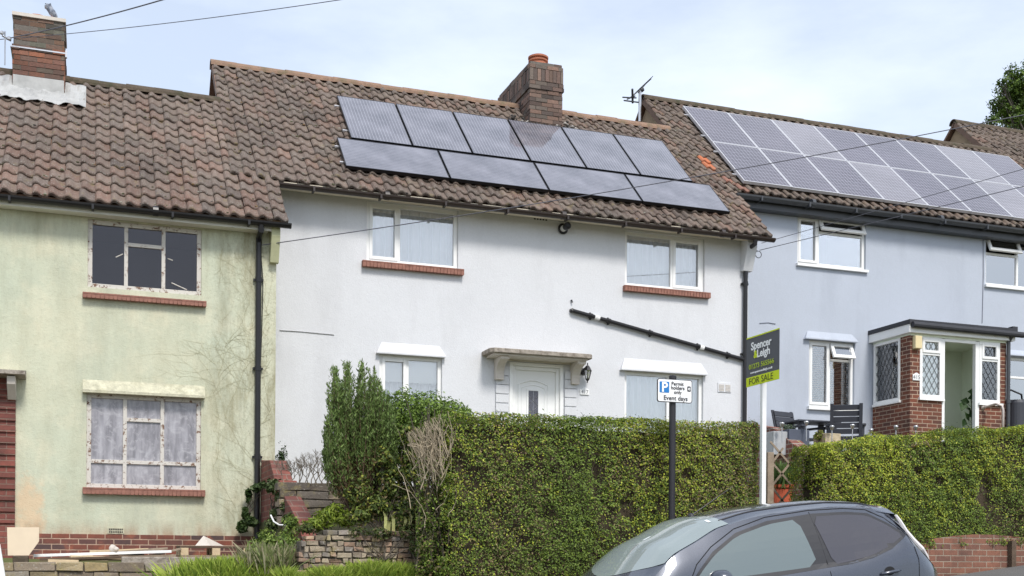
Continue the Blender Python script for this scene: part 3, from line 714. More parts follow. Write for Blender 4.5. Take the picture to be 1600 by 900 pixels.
# roof
roof = tiles('G', G, pal_G, nextkey='M'); roof_backing('G', roof, 'M'); ridge('G', roof, M['ridge_dark'])
ze = lambda k: ZT + T43 * (HOUSE[k]['ye'] - YT)
zg = ze('G')
gutter(G, -6.6, 2.66, 16.66, zg - .055, M['black'])
mb = MB(); mb.box(-6.5, 2.40, 16.735, 16.76, zg - .155, zg - .02); mb.box(-6.5, 2.36, 16.76, YG - .003, zg - .15, zg - .138); mb.build('fascia', M['white_board'], G)
downpipe(G, at(403, 600, YG - .06).x, YG - .06, .12, zg - .1, M['black'], .040, swan=(16.66, zg - .1))
mb = MB(); kx0, kx1 = 2.40, 2.52
mb.prism([(16.72, zg - .06), (16.72, zg - .22), (YG - .10, zg - .56), (YG - .003, zg - .56), (YG - .003, zg - .06)], 'x', kx0, kx1); mb.build('eaves_corbel', simple('green_corbel', srgb(190, 190, 152), .85, .1), G)
# dead climber scars on the render
mb = MB(); rv = random.Random(5)
def scar(x, z, ang, ln, r, dep=0):
    pts = [(x, YG - .004, z)]
    n = int(ln / .05)
    for i in range(n):
        ang += rv.uniform(-.22, .22); x += .05 * math.cos(ang); z += .05 * math.sin(ang)
        if not (-1.1 < x < 2.46) or z > 4.33 or z < .3 or (-.05 < x < 1.62 and (3.0 < z < 4.4 or .6 < z < 2.15)): break
        pts.append((x, YG - .004, z))
        if dep < 3 and rv.random() < .2: scar(x, z, ang + rv.choice((-1, 1)) * rv.uniform(.35, .9), ln * rv.uniform(.3, .6), r * .75, dep + 1)
    if len(pts) > 1: mb.tube(pts, [r * (1 - .7 * i / len(pts)) for i in range(len(pts))], 3, cap=False)
for (x, z, a_, l) in ((2.02, .5, 1.75, 2.2), (1.95, .5, 2.0, 1.6), (2.2, 1.2, 1.55, 2.8), (2.35, .9, 1.6, 3.4), (1.8, 1.9, 1.6, 2.3), (2.1, 2.2, 1.5, 2.2), (2.3, 2.6, 1.6, 1.8), (2.2, .4, 1.5, 1.2), (2.42, 2.0, 1.6, 2.2), (2.4, .6, 1.6, 1.6), (2.15, 3.2, 1.5, 1.1), (1.75, 4.3, 4.4, .6)):
    scar(x, z, a_, l, .0026)
mb.build('climber_scars', M['vine'], G)
# chimney
cx0, cx1, cz = -1.10, -.37, at(60, 27, 19.05).z
ch = chimney(G, cx0, cx1, 19.05, 20.0, 6.7, cz, M['brick_chim_old'], corbel=False)
mb = MB(); pc = at(59, 22, 19.5); mb.lathe((pc.x, 19.5, cz - .02), [(.17, 0), (.155, .03), (.15, .14), (.17, .15), (.165, .19), (.13, .19), (.12, .05)], 24); mb.build('chimney_pot', M['terracotta'], ch, smooth=True)
mb = MB(); mb.prism([(cx0 - .01, 19.03), (cx1 + .01, 19.03), (cx1 + .01, 20.02), (cx0 - .01, 20.02)], 'z', cz - .02, cz + .03); mb.build('flaunching', M['stone_trim'], ch)
mb = MB()
zz = cz - .50
for (xa, xb, ya, yb) in ((cx0 - .012, cx1 + .012, 19.03, 19.05),): mb.box(xa, xb, ya, yb, zz, zz + .02)
mb.box(cx0 - .03, cx0 - .012, 19.03, 20.0, zz, zz + .02); mb.box(cx1 + .004, cx1 + .03, 19.02, 19.08, zz - .05, zz + .05)
mb.tube([(cx0 - .02, 19.03, zz + .08), (cx0 - .14, 18.98, zz + .12)], .012, 6); mb.tube([(cx0 - .10, 19.0, zz + .2), (cx0 - .10, 19.0, zz - .3)], .012, 6)
mb.lump((cx0 - .14, 18.98, zz + .16), .035); mb.lump((cx0 - .05, 19.0, zz + .1), .04)
mb.build('cable_bracket', M['chrome'], ch)
# crumpled lead/torch-on flashing in front of the stack
mb = MB(); n = 40; rows = 10; gi = {}
for i in range(n + 1):
    for j in range(rows + 1):
        x = -1.34 + (.55 + .79) * i / n * .95; s_ = s_of_y(19.05) - .34 + j * .075
        hh = .088 + .010 * math.sin(x * 31 + j * .6) + .014 * mnoise.noise(Vector((x * 26, s_ * 5, 4))) + .02 * mnoise.noise(Vector((x * 9, s_ * 9, 0)))
        edge = .09 * mnoise.noise(Vector((x * 5, 3, 1)))
        if j == 0: s_ += edge + (.16 if (x < -1.1 or x > -.35) else 0) * 0
        gi[i, j] = len(mb.v); P = rp_(x, s_, hh); mb.v.append(tuple(P))
for i in range(n):
    for j in range(rows):
        mb.f.append((gi[i, j], gi[i + 1, j], gi[i + 1, j + 1], gi[i, j + 1])); mb.m.append(0); mb.c.append((1, 1, 1, 1))
mb.box(cx0 + .01, cx1 - .01, 19.02, 19.045, 6.86, 7.14)
fl = mb.build('flashing', M['lead'], ch); sm = fl.modifiers.new('t', 'SOLIDIFY'); sm.thickness = .006

# ---- M: middle, pale grey render, solar roof
Mh = empty('terraced_house', (6.6, 17.95, 1.03), 'pale grey rendered terraced house in the middle with black solar panels', 'house', 'stepped terrace of rendered houses')
W1 = rect(573, 716, 320.6, 414.5, YM); W2 = rect(976.5, 1101, 366.5, 452, YM); W3 = rect(593, 691, 556, 556, YM); W3 = (W3[0], W3[1], W3[2] - 1.25, W3[2])
W4 = rect(976, 1099, 583, 583, YM); W4 = (W4[0], W4[1], W4[2] - 1.35, W4[2])
D = rect(796, 880, 568, 568, YM); D = (D[0], D[1], 1.08, D[2])
body_walls('M', Mh, M['white_wall'], [W1, W2, W3, W4, D], 2.02, 10.78, ztop=ZT + T43 * (17.66 - YT) + .15)
q = fr(624, W1, YM, 368)
W = window(Mh, W1, YM, [(0, q, 0, 1), (q, 1, 0, 1)], M['pvc'], M['glass'], sash=(0,), ft=.06); W['label'] = 'upper left window with net curtains'
s0 = at(565, 416, YM); s1 = at(723, 425, YM); brick_sill(W, s0.x, s1.x, W1[2] - .10, W1[2] - .01, YM)
q = fr(1052, W2, YM, 410)
W = window(Mh, W2, YM, [(0, q, 0, 1), (q, 1, 0, 1)], M['pvc'], M['glass'], sash=(1,), ft=.06); W['label'] = 'upper right window with net curtains'
s0 = at(973, 450, YM); s1 = at(1107, 460, YM); brick_sill(W, s0.x, s1.x, W2[2] - .10, W2[2] - .01, YM)
q = fr(637.5, W3, YM, 590)
W = window(Mh, W3, YM, [(0, q, 0, 1), (q, 1, 0, 1)], M['pvc'], M['glass'], sash=(0,), ft=.06, inner=None, rm='grey_room'); W['label'] = 'lower left window with a half drawn roller blind'
mb = MB(); mb.box(W3[0] + .05, W3[1] - .05, YM + .16, YM + .165, W3[3] - .40, W3[3] - .03); mb.build('blind', M['blind'], W)
curtain(W, W3[0] + .03, W3[1] - .03, W3[2], W3[3] - .38, YM + .3, M['net'])
hh = rect(589, 697, 539, 555, YM - .08); hood(W, hh[0], hh[1], hh[2], hh[3] + .03, YM, M['white_wall'])
q = fr(1046, W4, YM, 620)
W = window(Mh, W4, YM, [(0, q, 0, 1), (q, 1, 0, 1)], M['pvc'], M['glass'], ft=.06, inner='net'); W['label'] = 'lower right window with gathered net curtains'
hh = rect(971, 1106, 565, 582, YM - .08); hood(W, hh[0], hh[1], hh[2], hh[3] + .03, YM, M['white_wall'])
# front door
mb = MB(); y = YM
mb.ring(D[0], D[1], D[2], D[3], y - .012, y + .12, .055); mb.ring(D[0] + .055, D[1] - .055, D[2], D[3] - .055, y + .03, y + .12, .06)
fo = mb.build('door_frame', M['pvc'], Mh, bevel=.006)
dx0, dx1, dz1 = D[0] + .115, D[1] - .115, D[3] - .115; mb = MB(); mb.box(dx0, dx1, y + .062, y + .11, D[2] + .05, dz1)
dr = mb.build('door_leaf', M['pvc'], fo)
cx = (at(835, 620, YM).x); gw = .085; gz1 = at(835, 610, YM).z; gz0 = gz1 - .62
mb = MB()
def arch(hw, zb, zt, rise, r):
    pts = [(cx - hw, y + .062, zb), (cx - hw, y + .062, zt)] + [(cx - hw + 2 * hw * i / 12, y + .062, zt + rise * math.sin(math.pi * i / 12)) for i in range(1, 12)] + [(cx + hw, y + .062, zt), (cx + hw, y + .062, zb)]
    mb.tube(pts, r, 6)
arch(.255, D[2] + .4, at(835, 598, YM).z - .03, .07, .013); arch(.20, D[2] + .5, at(835, 603, YM).z - .03, .05, .008)
mb.ring(cx - gw - .03, cx + gw + .03, gz0 - .03, gz1 + .03, y + .045, y + .062, .03)
mb.build('door_moulding', M['pvc'], dr, smooth=False)
mb = MB(); mb.box(cx - gw, cx + gw, y + .052, y + .06, gz0, gz1); mb.build('door_pane', simple('dark_leaded_glass', srgb(88, 88, 98), .25, .35, 22), dr)
mb = MB()
for k in range(4):
    zc = gz1 - .08 - k * .16
    mb.tube([(cx - gw, y + .05, zc), (cx, y + .05, zc - .08), (cx + gw, y + .05, zc)], .004, 4); mb.tube([(cx - gw, y + .05, zc - .16), (cx, y + .05, zc - .08), (cx + gw, y + .05, zc - .16)], .004, 4)
mb.tube([(cx, y + .05, gz0), (cx, y + .05, gz1)], .003, 4); mb.build('leading', M['chrome'], dr)
mb = MB(); mb.tube([(dx0 + .06, y + .04, D[2] + 1.0), (dx0 + .17, y + .04, D[2] + 1.0)], .01, 6); mb.box(dx0 + .045, dx0 + .075, y + .05, y + .062, D[2] + .9, D[2] + 1.12); mb.build('door_handle', M['chrome'], dr)
# grooved pilasters
for (ua, ub, vt) in ((774, 794, 576), (881.5, 900, 582)):
    xa, xb = at(ua, 600, YM).x, at(ub, 600, YM).x; zt = at((ua + ub) / 2, vt, YM).z; z = zt + .06; mb = MB()
    mb.box(xa + .01, xb - .01, YM - .012, YM - .002, 1.0, zt + .02)
    zc = 1.03
    while zc < zt: mb.box(xa, xb, YM - .035, YM - .010, zc, min(zc + .132, zt + .1)); zc += .147
    mb.build('pilaster', M['white_wall'], Mh, bevel=.006)
# concrete canopy on scrolled brackets
ca, cb = at(775, 545, YM - .42), at(926, 556, YM - .42); zc = ca.z - .055; mb = MB()
mb.prism([(ca.x - .10, YM - .002), (ca.x - .10, YM - .40), (ca.x - .03, YM - .46), (cb.x + .03 - .07, YM - .46), (cb.x, YM - .40), (cb.x, YM - .002)][::-1], 'z', zc, zc + .07)
can = mb.build('door_canopy', M['concrete'], Mh, bevel=.008)
mb = MB(); mb.box(ca.x - .02, cb.x - .08, YM - .40, YM - .003, zc - .03, zc - .001); mb.build('canopy_soffit', M['stone_trim'], can)
mb = MB(); xa, xb = at(790, 560, YM).x, at(890, 560, YM).x; mb.box(xa, xb, YM - .07, YM - .003, D[3] + .012, zc - .028); mb.build('lintel', M['stone_trim'], can)
for (ua, ub) in ((775, 789), (893, 909)):
    x = at((ua + ub) / 2, 562, YM - .12).x; mb = MB(); zt = zc - .03; zb = zt - .34
    prof = [(YM - .36, zt), (YM - .355, zt - .05)] + [(YM - .10 - .25 * (1 - math.sin(t)), zt - .05 - .20 * (1 - math.cos(t))) for t in [i * math.pi / 12 for i in range(1, 7)]] + [(YM - .10, zb), (YM - .003, zb), (YM - .003, zt)]
    mb.prism(prof, 'x', x - .07, x + .07); mb.build('canopy_bracket', M['stone_trim'], can, bevel=.006)
roof = tiles('M', Mh, pal_M, nextkey='B'); roof_backing('M', roof, 'B'); ridge('M', roof, M['ridge']); verge('M', roof, [1.93], s_of_y(19.62), s_of_y(20.6))
gable('M', Mh, M['gable_brown'])
zm = ze('M'); gutter(Mh, 2.62, 11.06, 17.58, zm - .062, M['brown_gutter'])
mb = MB(); mb.prism([(17.665, zm - .005), (17.665, zm - .09), (17.74, zm - .095), (YM - .003, zm - .045), (YM - .003, zm - .005)], 'x', 2.5, 10.82); mb.build('cove_soffit', M['pvc_cream'], Mh, smooth=False)
dpx = at(1164.5, 500, YM - .06).x
downpipe(Mh, dpx, YM - .06, 1.1, zm - .1, M['black'], .038, swan=(17.58, zm - .1))
mb = MB(); mb.prism([(17.70, zm - .06), (17.70, zm - .20), (YM - .10, zm - .58), (YM - .003, zm - .58), (YM - .003, zm - .06)], 'x', 10.62, 10.80); mb.build('eaves_corbel', M['white_wall'], Mh)
# sloping waste pipe joining the downpipe
P0, P1 = at(895, 485.5, YM - .05), at(1163, 562, YM - .05); mb = MB(); mb.tube([(P0.x - .01, YM, P0.z + .01), (P0.x - .01, P0.y, P0.z + .01), P0, P1], .034, 10)
for k in (.1, .2, .44, .72, .9):
    c_ = P0.lerp(P1, k); d = (P1 - P0).normalized(); mb.tube([c_ - d * .03, c_ + d * .03], .043, 10); mb.box(c_.x - .012, c_.x + .012, YM - .03, YM - .001, c_.z - .06, c_.z + .06)
wp = mb.build('waste_pipe', M['black'], Mh); mb = MB()
for k in (.135, .74):
    c_ = P0.lerp(P1, k); d = (P1 - P0).normalized(); mb.tube([c_ - d * .045, c_ + d * .045], .037, 10)
mb.build('pipe_connector', M['pvc'], wp)
mb = MB(); c_ = at(893, 472, YM - .02); mb.tube([(c_.x, YM, c_.z + .03), (c_.x, YM - .03, c_.z + .03), (c_.x + .01, YM - .03, c_.z - .01)], .012, 6); mb.build('overflow_pipe', M['black'], Mh)
# boiler flue
c_ = at(879, 358, YM); mb = MB(); mb.lathe((c_.x, YM - .002, c_.z), [(.0, 0), (.085, 0), (.09, .02), (.055, .03)], 20, axis='y'); ff = mb.build('flue', M['black'], Mh, smooth=False)
mb = MB(); mb.lathe((c_.x, YM - .02, c_.z), [(.05, 0), (.05, .12)], 20, axis='y'); mb.build('flue_collar', M['pvc'], ff, smooth=True)
mb = MB(); mb.lathe((c_.x, YM - .13, c_.z), [(.054, 0), (.058, .02), (.058, .10), (.04, .12), (0, .12)], 20, axis='y'); mb.build('flue_terminal', M['black'], ff, smooth=True)
# vent plate
r_ = rect(1121, 1142, 598, 613, YM); mb = MB(); mb.box(r_[0], r_[1], YM - .015, YM - .002, r_[2], r_[3]); vp = mb.build('wall_vent', M['white_wall'], Mh, bevel=.004)
mb = MB(); xm = (r_[0] + r_[1]) / 2
for (a, b) in ((r_[0] + .02, xm - .015), (xm + .015, r_[1] - .02)):
    for k in range(5): mb.box(a, b, YM - .021, YM - .016, r_[2] + .02 + k * .024, r_[2] + .032 + k * .024)
mb.build('vent_louvre', M['stone_trim'], vp)
mb = MB(); c_ = at(845, 343, YM)
for k in range(5): mb.box(c_.x - .12 + k * .05, c_.x - .09 + k * .05, YM - .004, YM + .0, c_.z - .01, c_.z + .012)
mb.build('eaves_vent', M['black'], Mh)
# house number tablet
def text_obj(body, size, loc, rotm, mat_, parent, name='lettering', shear=0, align='CENTER', ext=.002, bold=0, sx=1.0):
    cu = bpy.data.curves.new(name, 'FONT'); cu.body = body; cu.size = size; cu.align_x = align; cu.align_y = 'CENTER'; cu.extrude = ext; cu.shear = shear; cu.offset = bold; cu.resolution_u = 3
    o = bpy.data.objects.new('tmp', cu); sc.collection.objects.link(o); bpy.context.view_layer.update()
    dg = bpy.context.evaluated_depsgraph_get(); me = bpy.data.meshes.new_from_object(o.evaluated_get(dg)); bpy.data.objects.remove(o)
    wl = world_loc(parent); me.transform(Matrix.Translation(Vector(loc) - wl) @ rotm @ Matrix.Diagonal((sx, 1, 1, 1))); me.materials.clear(); me.materials.append(mat_); me.name = name
    ob = bpy.data.objects.new(name, me); return lnk(ob, parent)
FACE_Y = Matrix.Rotation(R(90), 4, 'X')           # text facing -Y
ink = simple('black_ink', srgb(40, 40, 46), .6, .02)
def number_plate(parent, u0, u1, v0, v1, Y, txt):
    r_ = rect(u0, u1, v0, v1, Y); mb = MB(); mb.box(r_[0], r_[1], Y - .02, Y - .002, r_[2], r_[3])
    w_ = r_[1] - r_[0]; n_ = 8
    mb.prism([(r_[0] + w_ * .15 + w_ * .7 * i / n_, r_[3] + .03 * math.sin(math.pi * i / n_)) for i in range(n_ + 1)], 'y', Y - .018, Y - .003)
    o = mb.build('number_plate', M['pvc'], parent, bevel=.003)
    text_obj(txt, (r_[3] - r_[2]) * .95, ((r_[0] + r_[1]) / 2, Y - .022, (r_[2] + r_[3]) / 2), FACE_Y, simple('grey_ink', srgb(120, 120, 124), .6), o, 'numerals')
number_plate(Mh, 906, 920, 608.5, 617, YM, '417')
mx0, mx1 = at(828, 150, 20.0).x, at(879, 150, 20.0).x; mz = at(850, 97, 20.0).z; ch = chimney(Mh, mx0, mx1, 20.0, 21.75, 7.6, mz, M['brick_chim'], corbel=True)
cyy = 20.24
mb = MB(); pc = at(841, 88, cyy); mb.lathe((pc.x, cyy, mz), [(a_ * 1.1, b_ * .74) for a_, b_ in [(.18, 0), (.15, .03), (.14, .10), (.165, .11), (.165, .14), (.14, .15), (.14, .18), (.17, .19), (.17, .23), (.145, .25), (.11, .23), (.10, .1)]], 28); mb.build('chimney_pot', M['terracotta'], ch, smooth=False)
mb = MB(); mb.box(mx0 + .04, mx1 - .04, 20.05, 21.7, mz - .03, mz + .005); mb.build('flaunching', M['stone_trim'], ch)
mb = MB(); rv = random.Random(3)
for k in range(150):
    x = rv.uniform(mx0 - .35, mx1 + .3); s_ = s_of_y(20.0) + rv.uniform(-.06, .10) + (.28 if (x < mx0 or x > mx1) else 0) * rv.random()
    P = rp_(x, s_, rv.uniform(.03, .11)); g_ = rv.choice([.04, .05, .06, .10, .32, .45]); mb.lump(P, rv.uniform(.014, .042), col=(g_, g_ * .92, g_ * .85, 1), sq=(1, .8, .7))
mb.build('crumbling_mortar', M['moss'], ch, cols=True)
o_ = mb

# ---- B: right, pale blue render
Bh = empty('terraced_house', (15, 19.1, 2.06), 'pale blue rendered terraced house on the right with a brick porch', 'house', 'stepped terrace of rendered houses')
V1 = rect(1246, 1353, 340, 417, YB); V2 = rect(1540, 1640, 372, 450, YB); V3 = rect(1264, 1335, 533, 637, YB); V4 = rect(1574, 1645, 560, 560, YB); V4 = (V4[0], V4[1], 2.1, V4[3])
body_walls('B', Bh, M['blue_wall'], [V1, V2, V3, V4], 10.4, 19.4)
q = fr(1280.5, V1, YB, 380); t_ = frz(366, V1, YB, 1318)
W = window(Bh, V1, YB, [(0, q, 0, 1), (q, 1, 0, t_), (q, 1, t_, 1)], M['pvc'], M['glass_refl'], rm='dark', inner=None, open_=(2,), sash=(0,)); W['label'] = 'upper left window with its top vent propped open'
mb = MB(); mb.box(V1[0] - .03, V1[1] + .03, YB - .06, YB + .05, V1[2] - .05, V1[2]); mb.build('sill', M['pvc'], W)
t_ = frz(400, V2, YB, 1590)
W = window(Bh, V2, YB, [(0, .52, 0, t_), (0, .52, t_, 1), (.52, 1, 0, 1)], M['pvc'], M['glass_refl'], rm='dark', inner=None, open_=(1,)); W['label'] = 'upper right window with its top vent propped open'
mb = MB(); mb.box(V2[0] - .03, V2[1] + .03, YB - .06, YB + .05, V2[2] - .05, V2[2]); mb.build('sill', M['pvc'], W)
q = fr(1298, V3, YB, 590); t_ = frz(563, V3, YB, 1316)
W = window(Bh, V3, YB, [(0, q, 0, 1), (q, 1, 0, t_), (q, 1, t_, 1)], M['pvc'], M['glass'], rm='dark', inner=None, open_=(2,), sash=(0,)); W['label'] = 'lower window with slatted wooden blinds'
mb = MB(); z = V3[2] + .05
while z < V3[3] - .06:
    mb.box(V3[0] + .05, V3[1] - .05, YB + .16, YB + .19, z, z + .012); z += .036
mb.build('slatted_blind', M['wood_blind'], W)
mb = MB(); mb.box(V3[0] - .04, V3[1] + .04, YB - .07, YB + .05, V3[2] - .06, V3[2]); mb.build('sill', M['pvc'], W)
hh = rect(1259, 1341, 521, 532, YB - .08); hood(W, hh[0], hh[1], hh[2], hh[3] + .03, YB, M['blue_wall'])
# second entrance at the frame edge
t_ = frz(590, V4, YB, 1600)
W = window(Bh, V4, YB, [(0, .5, 0, t_), (0, .5, t_, 1), (.5, 1, 0, t_), (.5, 1, t_, 1)], M['pvc'], M['glass_refl'], rm='grey_room', inner=None, open_=(), name='glazed_door'); W['label'] = 'white glazed side door behind the water butt'
hh = rect(1572, 1648, 548, 558, YB - .05); hood(W, hh[0], hh[1], hh[2], hh[3], YB, M['blue_wall'])
roof = tiles('B', Bh, pal_B, nextkey='N', special={(4, 1): (.62, .16, .05), (3, 1): (.60, .17, .06), (1, 2): (.38, .15, .10), (0, 3): (.30, .13, .09)}); roof_backing('B', roof, 'N'); ridge('B', roof, M['ridge_dark']); verge('B', roof, [10.57], s_of_y(20.75), s_of_y(21.7))
gable('B', Bh, M['timber_cladding'])
zb_ = ze('B'); gutter(Bh, 11.0, 19.75, 18.79, zb_ - .075, M['grey_gutter'], .08)
mb = MB(); mb.box(10.9, 19.4, 18.88, 18.91, zb_ - .26, zb_ - .05); mb.box(10.9, 19.4, 18.91, YB - .003, zb_ - .26, zb_ - .245); mb.build('fascia', M['grey_gutter'], Bh)
Nh = empty('terraced_house', (24, 20.15, 3.1), 'furthest terraced house beyond the blue one, only its brown roof in view', 'house', 'stepped terrace of rendered houses')
body_walls('N', Nh, M['white_wall'], [], 19.05, 28)
roof = tiles('N', Nh, pal_B); roof_backing('N', roof); ridge('N', roof, M['ridge_dark']); verge('N', roof, [19.25], s_of_y(21.85), s_of_y(22.8)); gable('N', Nh, M['timber_cladding'])
gutter(Nh, 19.3, 28.3, 19.82, ze('N') - .06, M['grey_gutter'])
# ------------------------------------------------------------------ brick porch of the blue house
YP = 18.0; pxl = at(1422, 600, YP).x; pxr = at(1572, 600, YP).x; zf = 2.06
zt = at(1424, 508, YP - .12).z; BR = M['brick_porch']
P = lambda u, v=580: at(u, v, YP).x
Z = lambda v, u=1500: at(u, v, YP).z
z_head = Z(531.5, 1500); z_sillL = Z(622, 1455); z_sillR = Z(630, 1548)
mb = MB()
a, b, c, d, e, f = pxl, P(1437), P(1472), P(1530), P(1562), pxr
dw = .11
mb.box(a, b, YP, YP + dw, zf - .4, z_head + .02); mb.box(b, c, YP, YP + dw, zf - .4, z_sillL - .03); mb.box(d, e, YP, YP + dw, zf - .4, z_sillR - .03); mb.box(e, f, YP, YP + dw, zf - .4, z_head + .02)
ws0 = YP + .28; ws1 = YB - .04
zs1 = at(1385, 532, 18.6).z; zs0 = at(1385, 628, 18.6).z
mb.box(a, a + dw, YP + dw, ws0, zf - .4, z_head + .02); mb.box(a, a + dw, ws0, YB - .002, zf - .4, zs0 - .03)
mb.box(f - dw, f, YP + dw, YB - .002, zf - .4, z_head)
porch = mb.build('porch', BR, Bh); porch['label'] = 'red brick porch with leaded white windows and an open doorway'
# roof slab, trim
zr = z_head + .03
mb = MB(); ov = .10
mb.box(a - ov, f + .12, YP - .10, YB - .003, zr + .02, zr + .17); mb.build('porch_fascia', M['pvc'], porch)
mb = MB(); mb.box(a - ov - .02, f + .14, YP - .13, YB - .003, zr + .171, zr + .25); mb.tube([(a - ov + .02, YP - .16, zr + .15), (f + .26, YP - .16, zr + .13)], .055, 10); mb.box(f + .04, f + .16, YP - .12, YP - .0, zr + .16, zr + .29)
mb.build('porch_roof_trim', simple('black_roof_felt', srgb(52, 53, 58), .7, .15), porch)
xdp = at(1575.5, 600, YP - .05).x
mb = MB(); mb.tube([(xdp, YP - .15, zr + .12), (xdp, YP - .05, zr), (xdp, YP - .05, zf)], .036, 10); mb.tube([(xdp, YP - .05, zf + .95), (xdp, YP - .05, zf + 1.02)], .045, 10); mb.build('downpipe', M['grey_gutter'], porch)
mb = MB(); mb.box(a + .002, f, YP + .0 - .02, YB, zr - .02, zr + .018); mb.build('porch_ceiling', M['mint_wall'], porch)
def side_window(parent, x, y0, y1, z0, z1):
    mb = MB()
    for (ya, yb, za, zb) in ((y0, y0 + .05, z0, z1), (y1 - .05, y1, z0, z1), (y0 + .05, y1 - .05, z1 - .05, z1), (y0 + .05, y1 - .05, z0, z0 + .05)): mb.box(x - .02, x + .06, ya, yb, za, zb)
    mb.box(x - .05, x + .05, y0 - .03, y1, z0 - .05, z0 - .002)
    w_ = mb.build('window', M['pvc'], parent, bevel=.004)
    mb = MB(); mb.box(x + .02, x + .026, y0 + .04, y1 - .04, z0 + .04, z1 - .04); mb.build('pane', M['glass'], w_)
    mb = MB(); W_, H_ = y1 - y0 - .1, z1 - z0 - .1; sx, sz = .115, .19
    for sg in (1, -1):
        for i in range(-20, 30):
            ts = []
            y_, z_ = y0 + .05 + i * sx, (z0 + .05 if sg > 0 else z1 - .05)
            lo, hi = y0 + .05, y1 - .05
            t0 = max((lo - y_) / (sx / 2), 0); t1 = min((hi - y_) / (sx / 2), H_ / (sz / 2))
            if t1 > t0: mb.tube([(x + .012, y_ + sx / 2 * t, z_ + sg * sz / 2 * t) for t in (t0, t1)], .005, 4, cap=False)
    mb.build('leading', M['leadbar'], w_); return w_
side_window(porch, a, ws0, ws1, zs0, zs1)
lead_w = .115
Wl = (b, c, z_sillL, z_head + .02); tq = frz(553, Wl, YP, 1455)
W = window(porch, Wl, YP, [(0, 1, 0, tq), (0, 1, tq, 1)], M['pvc'], M['glass'], sash=(1,), ft=.06, inner=None, rm=None, dp=-.01, lead=(0, 1)); W['label'] = 'leaded window left of the porch doorway'
Wr = (d, e, z_sillR, z_head + .02); tq = frz(563, Wr, YP, 1548)
W = window(porch, Wr, YP, [(0, 1, 0, tq), (0, 1, tq, 1)], M['pvc'], M['glass'], sash=(1,), ft=.06, inner=None, rm=None, dp=-.01, lead=(0, 1)); W['label'] = 'leaded window right of the porch doorway'; curtain(W, d + .04, e - .04, z_sillR + .05, z_head - .05, YP + .14, M['net'])
mb = MB(); mb.box(b - .03, c + .03, YP - .05, YP + .02, z_sillL - .05, z_sillL - .002); mb.box(d - .03, e + .05, YP - .05, YP + .02, z_sillR - .05, z_sillR - .002); mb.build('sill', M['pvc'], porch)
mb = MB(); mb.box(c, c + .06, YP - .005, YP + .08, zf, z_head); mb.box(d - .09, d, YP - .005, YP + .08, zf, z_head); mb.box(b, e, YP - .01, YP + .09, z_head + .001 + .02, z_head + .05); mb.box(c + .06, d - .09, YP - .004, YP + .08, z_head - .05, z_head + .02)
mb.build('door_frame', M['pvc'], porch, bevel=.004)
mb = MB(); mb.box(a + dw + .001, f - dw - .001, YP + dw, YB - .004, zf - .05, zf + .0); mb.build('porch_floor', simple('porch_floor', srgb(120, 116, 110), .7), porch)
# inner lining: pale green plaster, with the open leaded inner door
mb = MB(); mb.box(a + dw + .001, f - dw - .001, YB - .03, YB - .004, zf, zr - .02); mb.box(a + dw + .002, a + dw + .014, YP + dw, YB - .03, zf, zs0 - .06); mb.box(f - dw - .014, f - dw - .002, YP + dw, YB - .03, zf, zr - .02)
mb.box(b + .0, c - .002, YP + dw, YP + dw + .012, zf, z_sillL - .05)
mb.build('inner_wall', M['mint_wall'], porch)
xa = at(1513, 600, YB - .1).x
mb = MB(); Md = Matrix.Translation((xa + .02, YB - .14, 0)) @ Matrix.Rotation(R(12), 4, 'Z')
mb.box(0, .06, 0, .05, zf, zf + 1.95, M=Md); mb.box(.50, .56, 0, .05, zf, zf + 1.95, M=Md); mb.box(.06, .5, 0, .05, zf + 1.88, zf + 1.95, M=Md); mb.box(.06, .5, 0, .05, zf, zf + .75, M=Md)
idr = mb.build('inner_door', M['pvc'], porch)
mb = MB(); mb.box(.06, .5, .02, .026, zf + .75, zf + 1.88, M=Md); mb.build('door_pane', M['glass_refl'], idr); mb = MB()
for i in range(-12, 10):
    for sg in (1, -1):
        x_ = .06 + i * .11; t0 = max((.06 - x_) / .055, 0); t1 = min((.5 - x_) / .055, 1.13 / .09)
        if t1 > t0:
            q = [Md @ Vector((x_ + .055 * t, .012, (zf + .75 + .09 * t) if sg > 0 else (zf + 1.88 - .09 * t))) for t in (t0, t1)]; mb.tube(q, .006, 4, cap=False)
mb.build('leading', M['leadbar'], idr)
r_ = rect(1428, 1438.5, 525, 545, YP - .05); mb = MB(); mb.box(r_[0], r_[1], YP - .10, YP - .002, r_[2], r_[3]); mb.build('alarm_box', simple('cream_alarm_box', srgb(226, 208, 162), .5, .03), porch, bevel=.012)
number_plate(porch, 1425.5, 1437, 585, 594.5, YP, '415')
# grab rail by the step
mb = MB(); p0 = at(1538, 636, YP - .04); p1 = at(1558, 634, YP - .35); p2 = at(1566, 645, YP - .40)
mb.tube([(p0.x, YP, p0.z), (p0.x, YP - .08, p0.z), (p0.x + .06, YP - .14, p0.z + .02), (p1.x - .03, YP - .35, p0.z + .02), (p2.x - .01, YP - .40, p0.z - .01), (p2.x, YP - .42, p0.z - .1), (p2.x, YP - .42, zf - .1)], .024, 10)
mb.lathe((p0.x, YP - .002, p0.z), [(0, .0), (.055, 0), (.05, .02), (.02, .04)], 16, axis='y')
gr = mb.build('handrail', simple('grey_handrail', srgb(190, 178, 170), .35, .04, metal=.3), None, smooth=True); tag(gr, 'curved pale grey grab rail beside the brick porch', 'handrail')
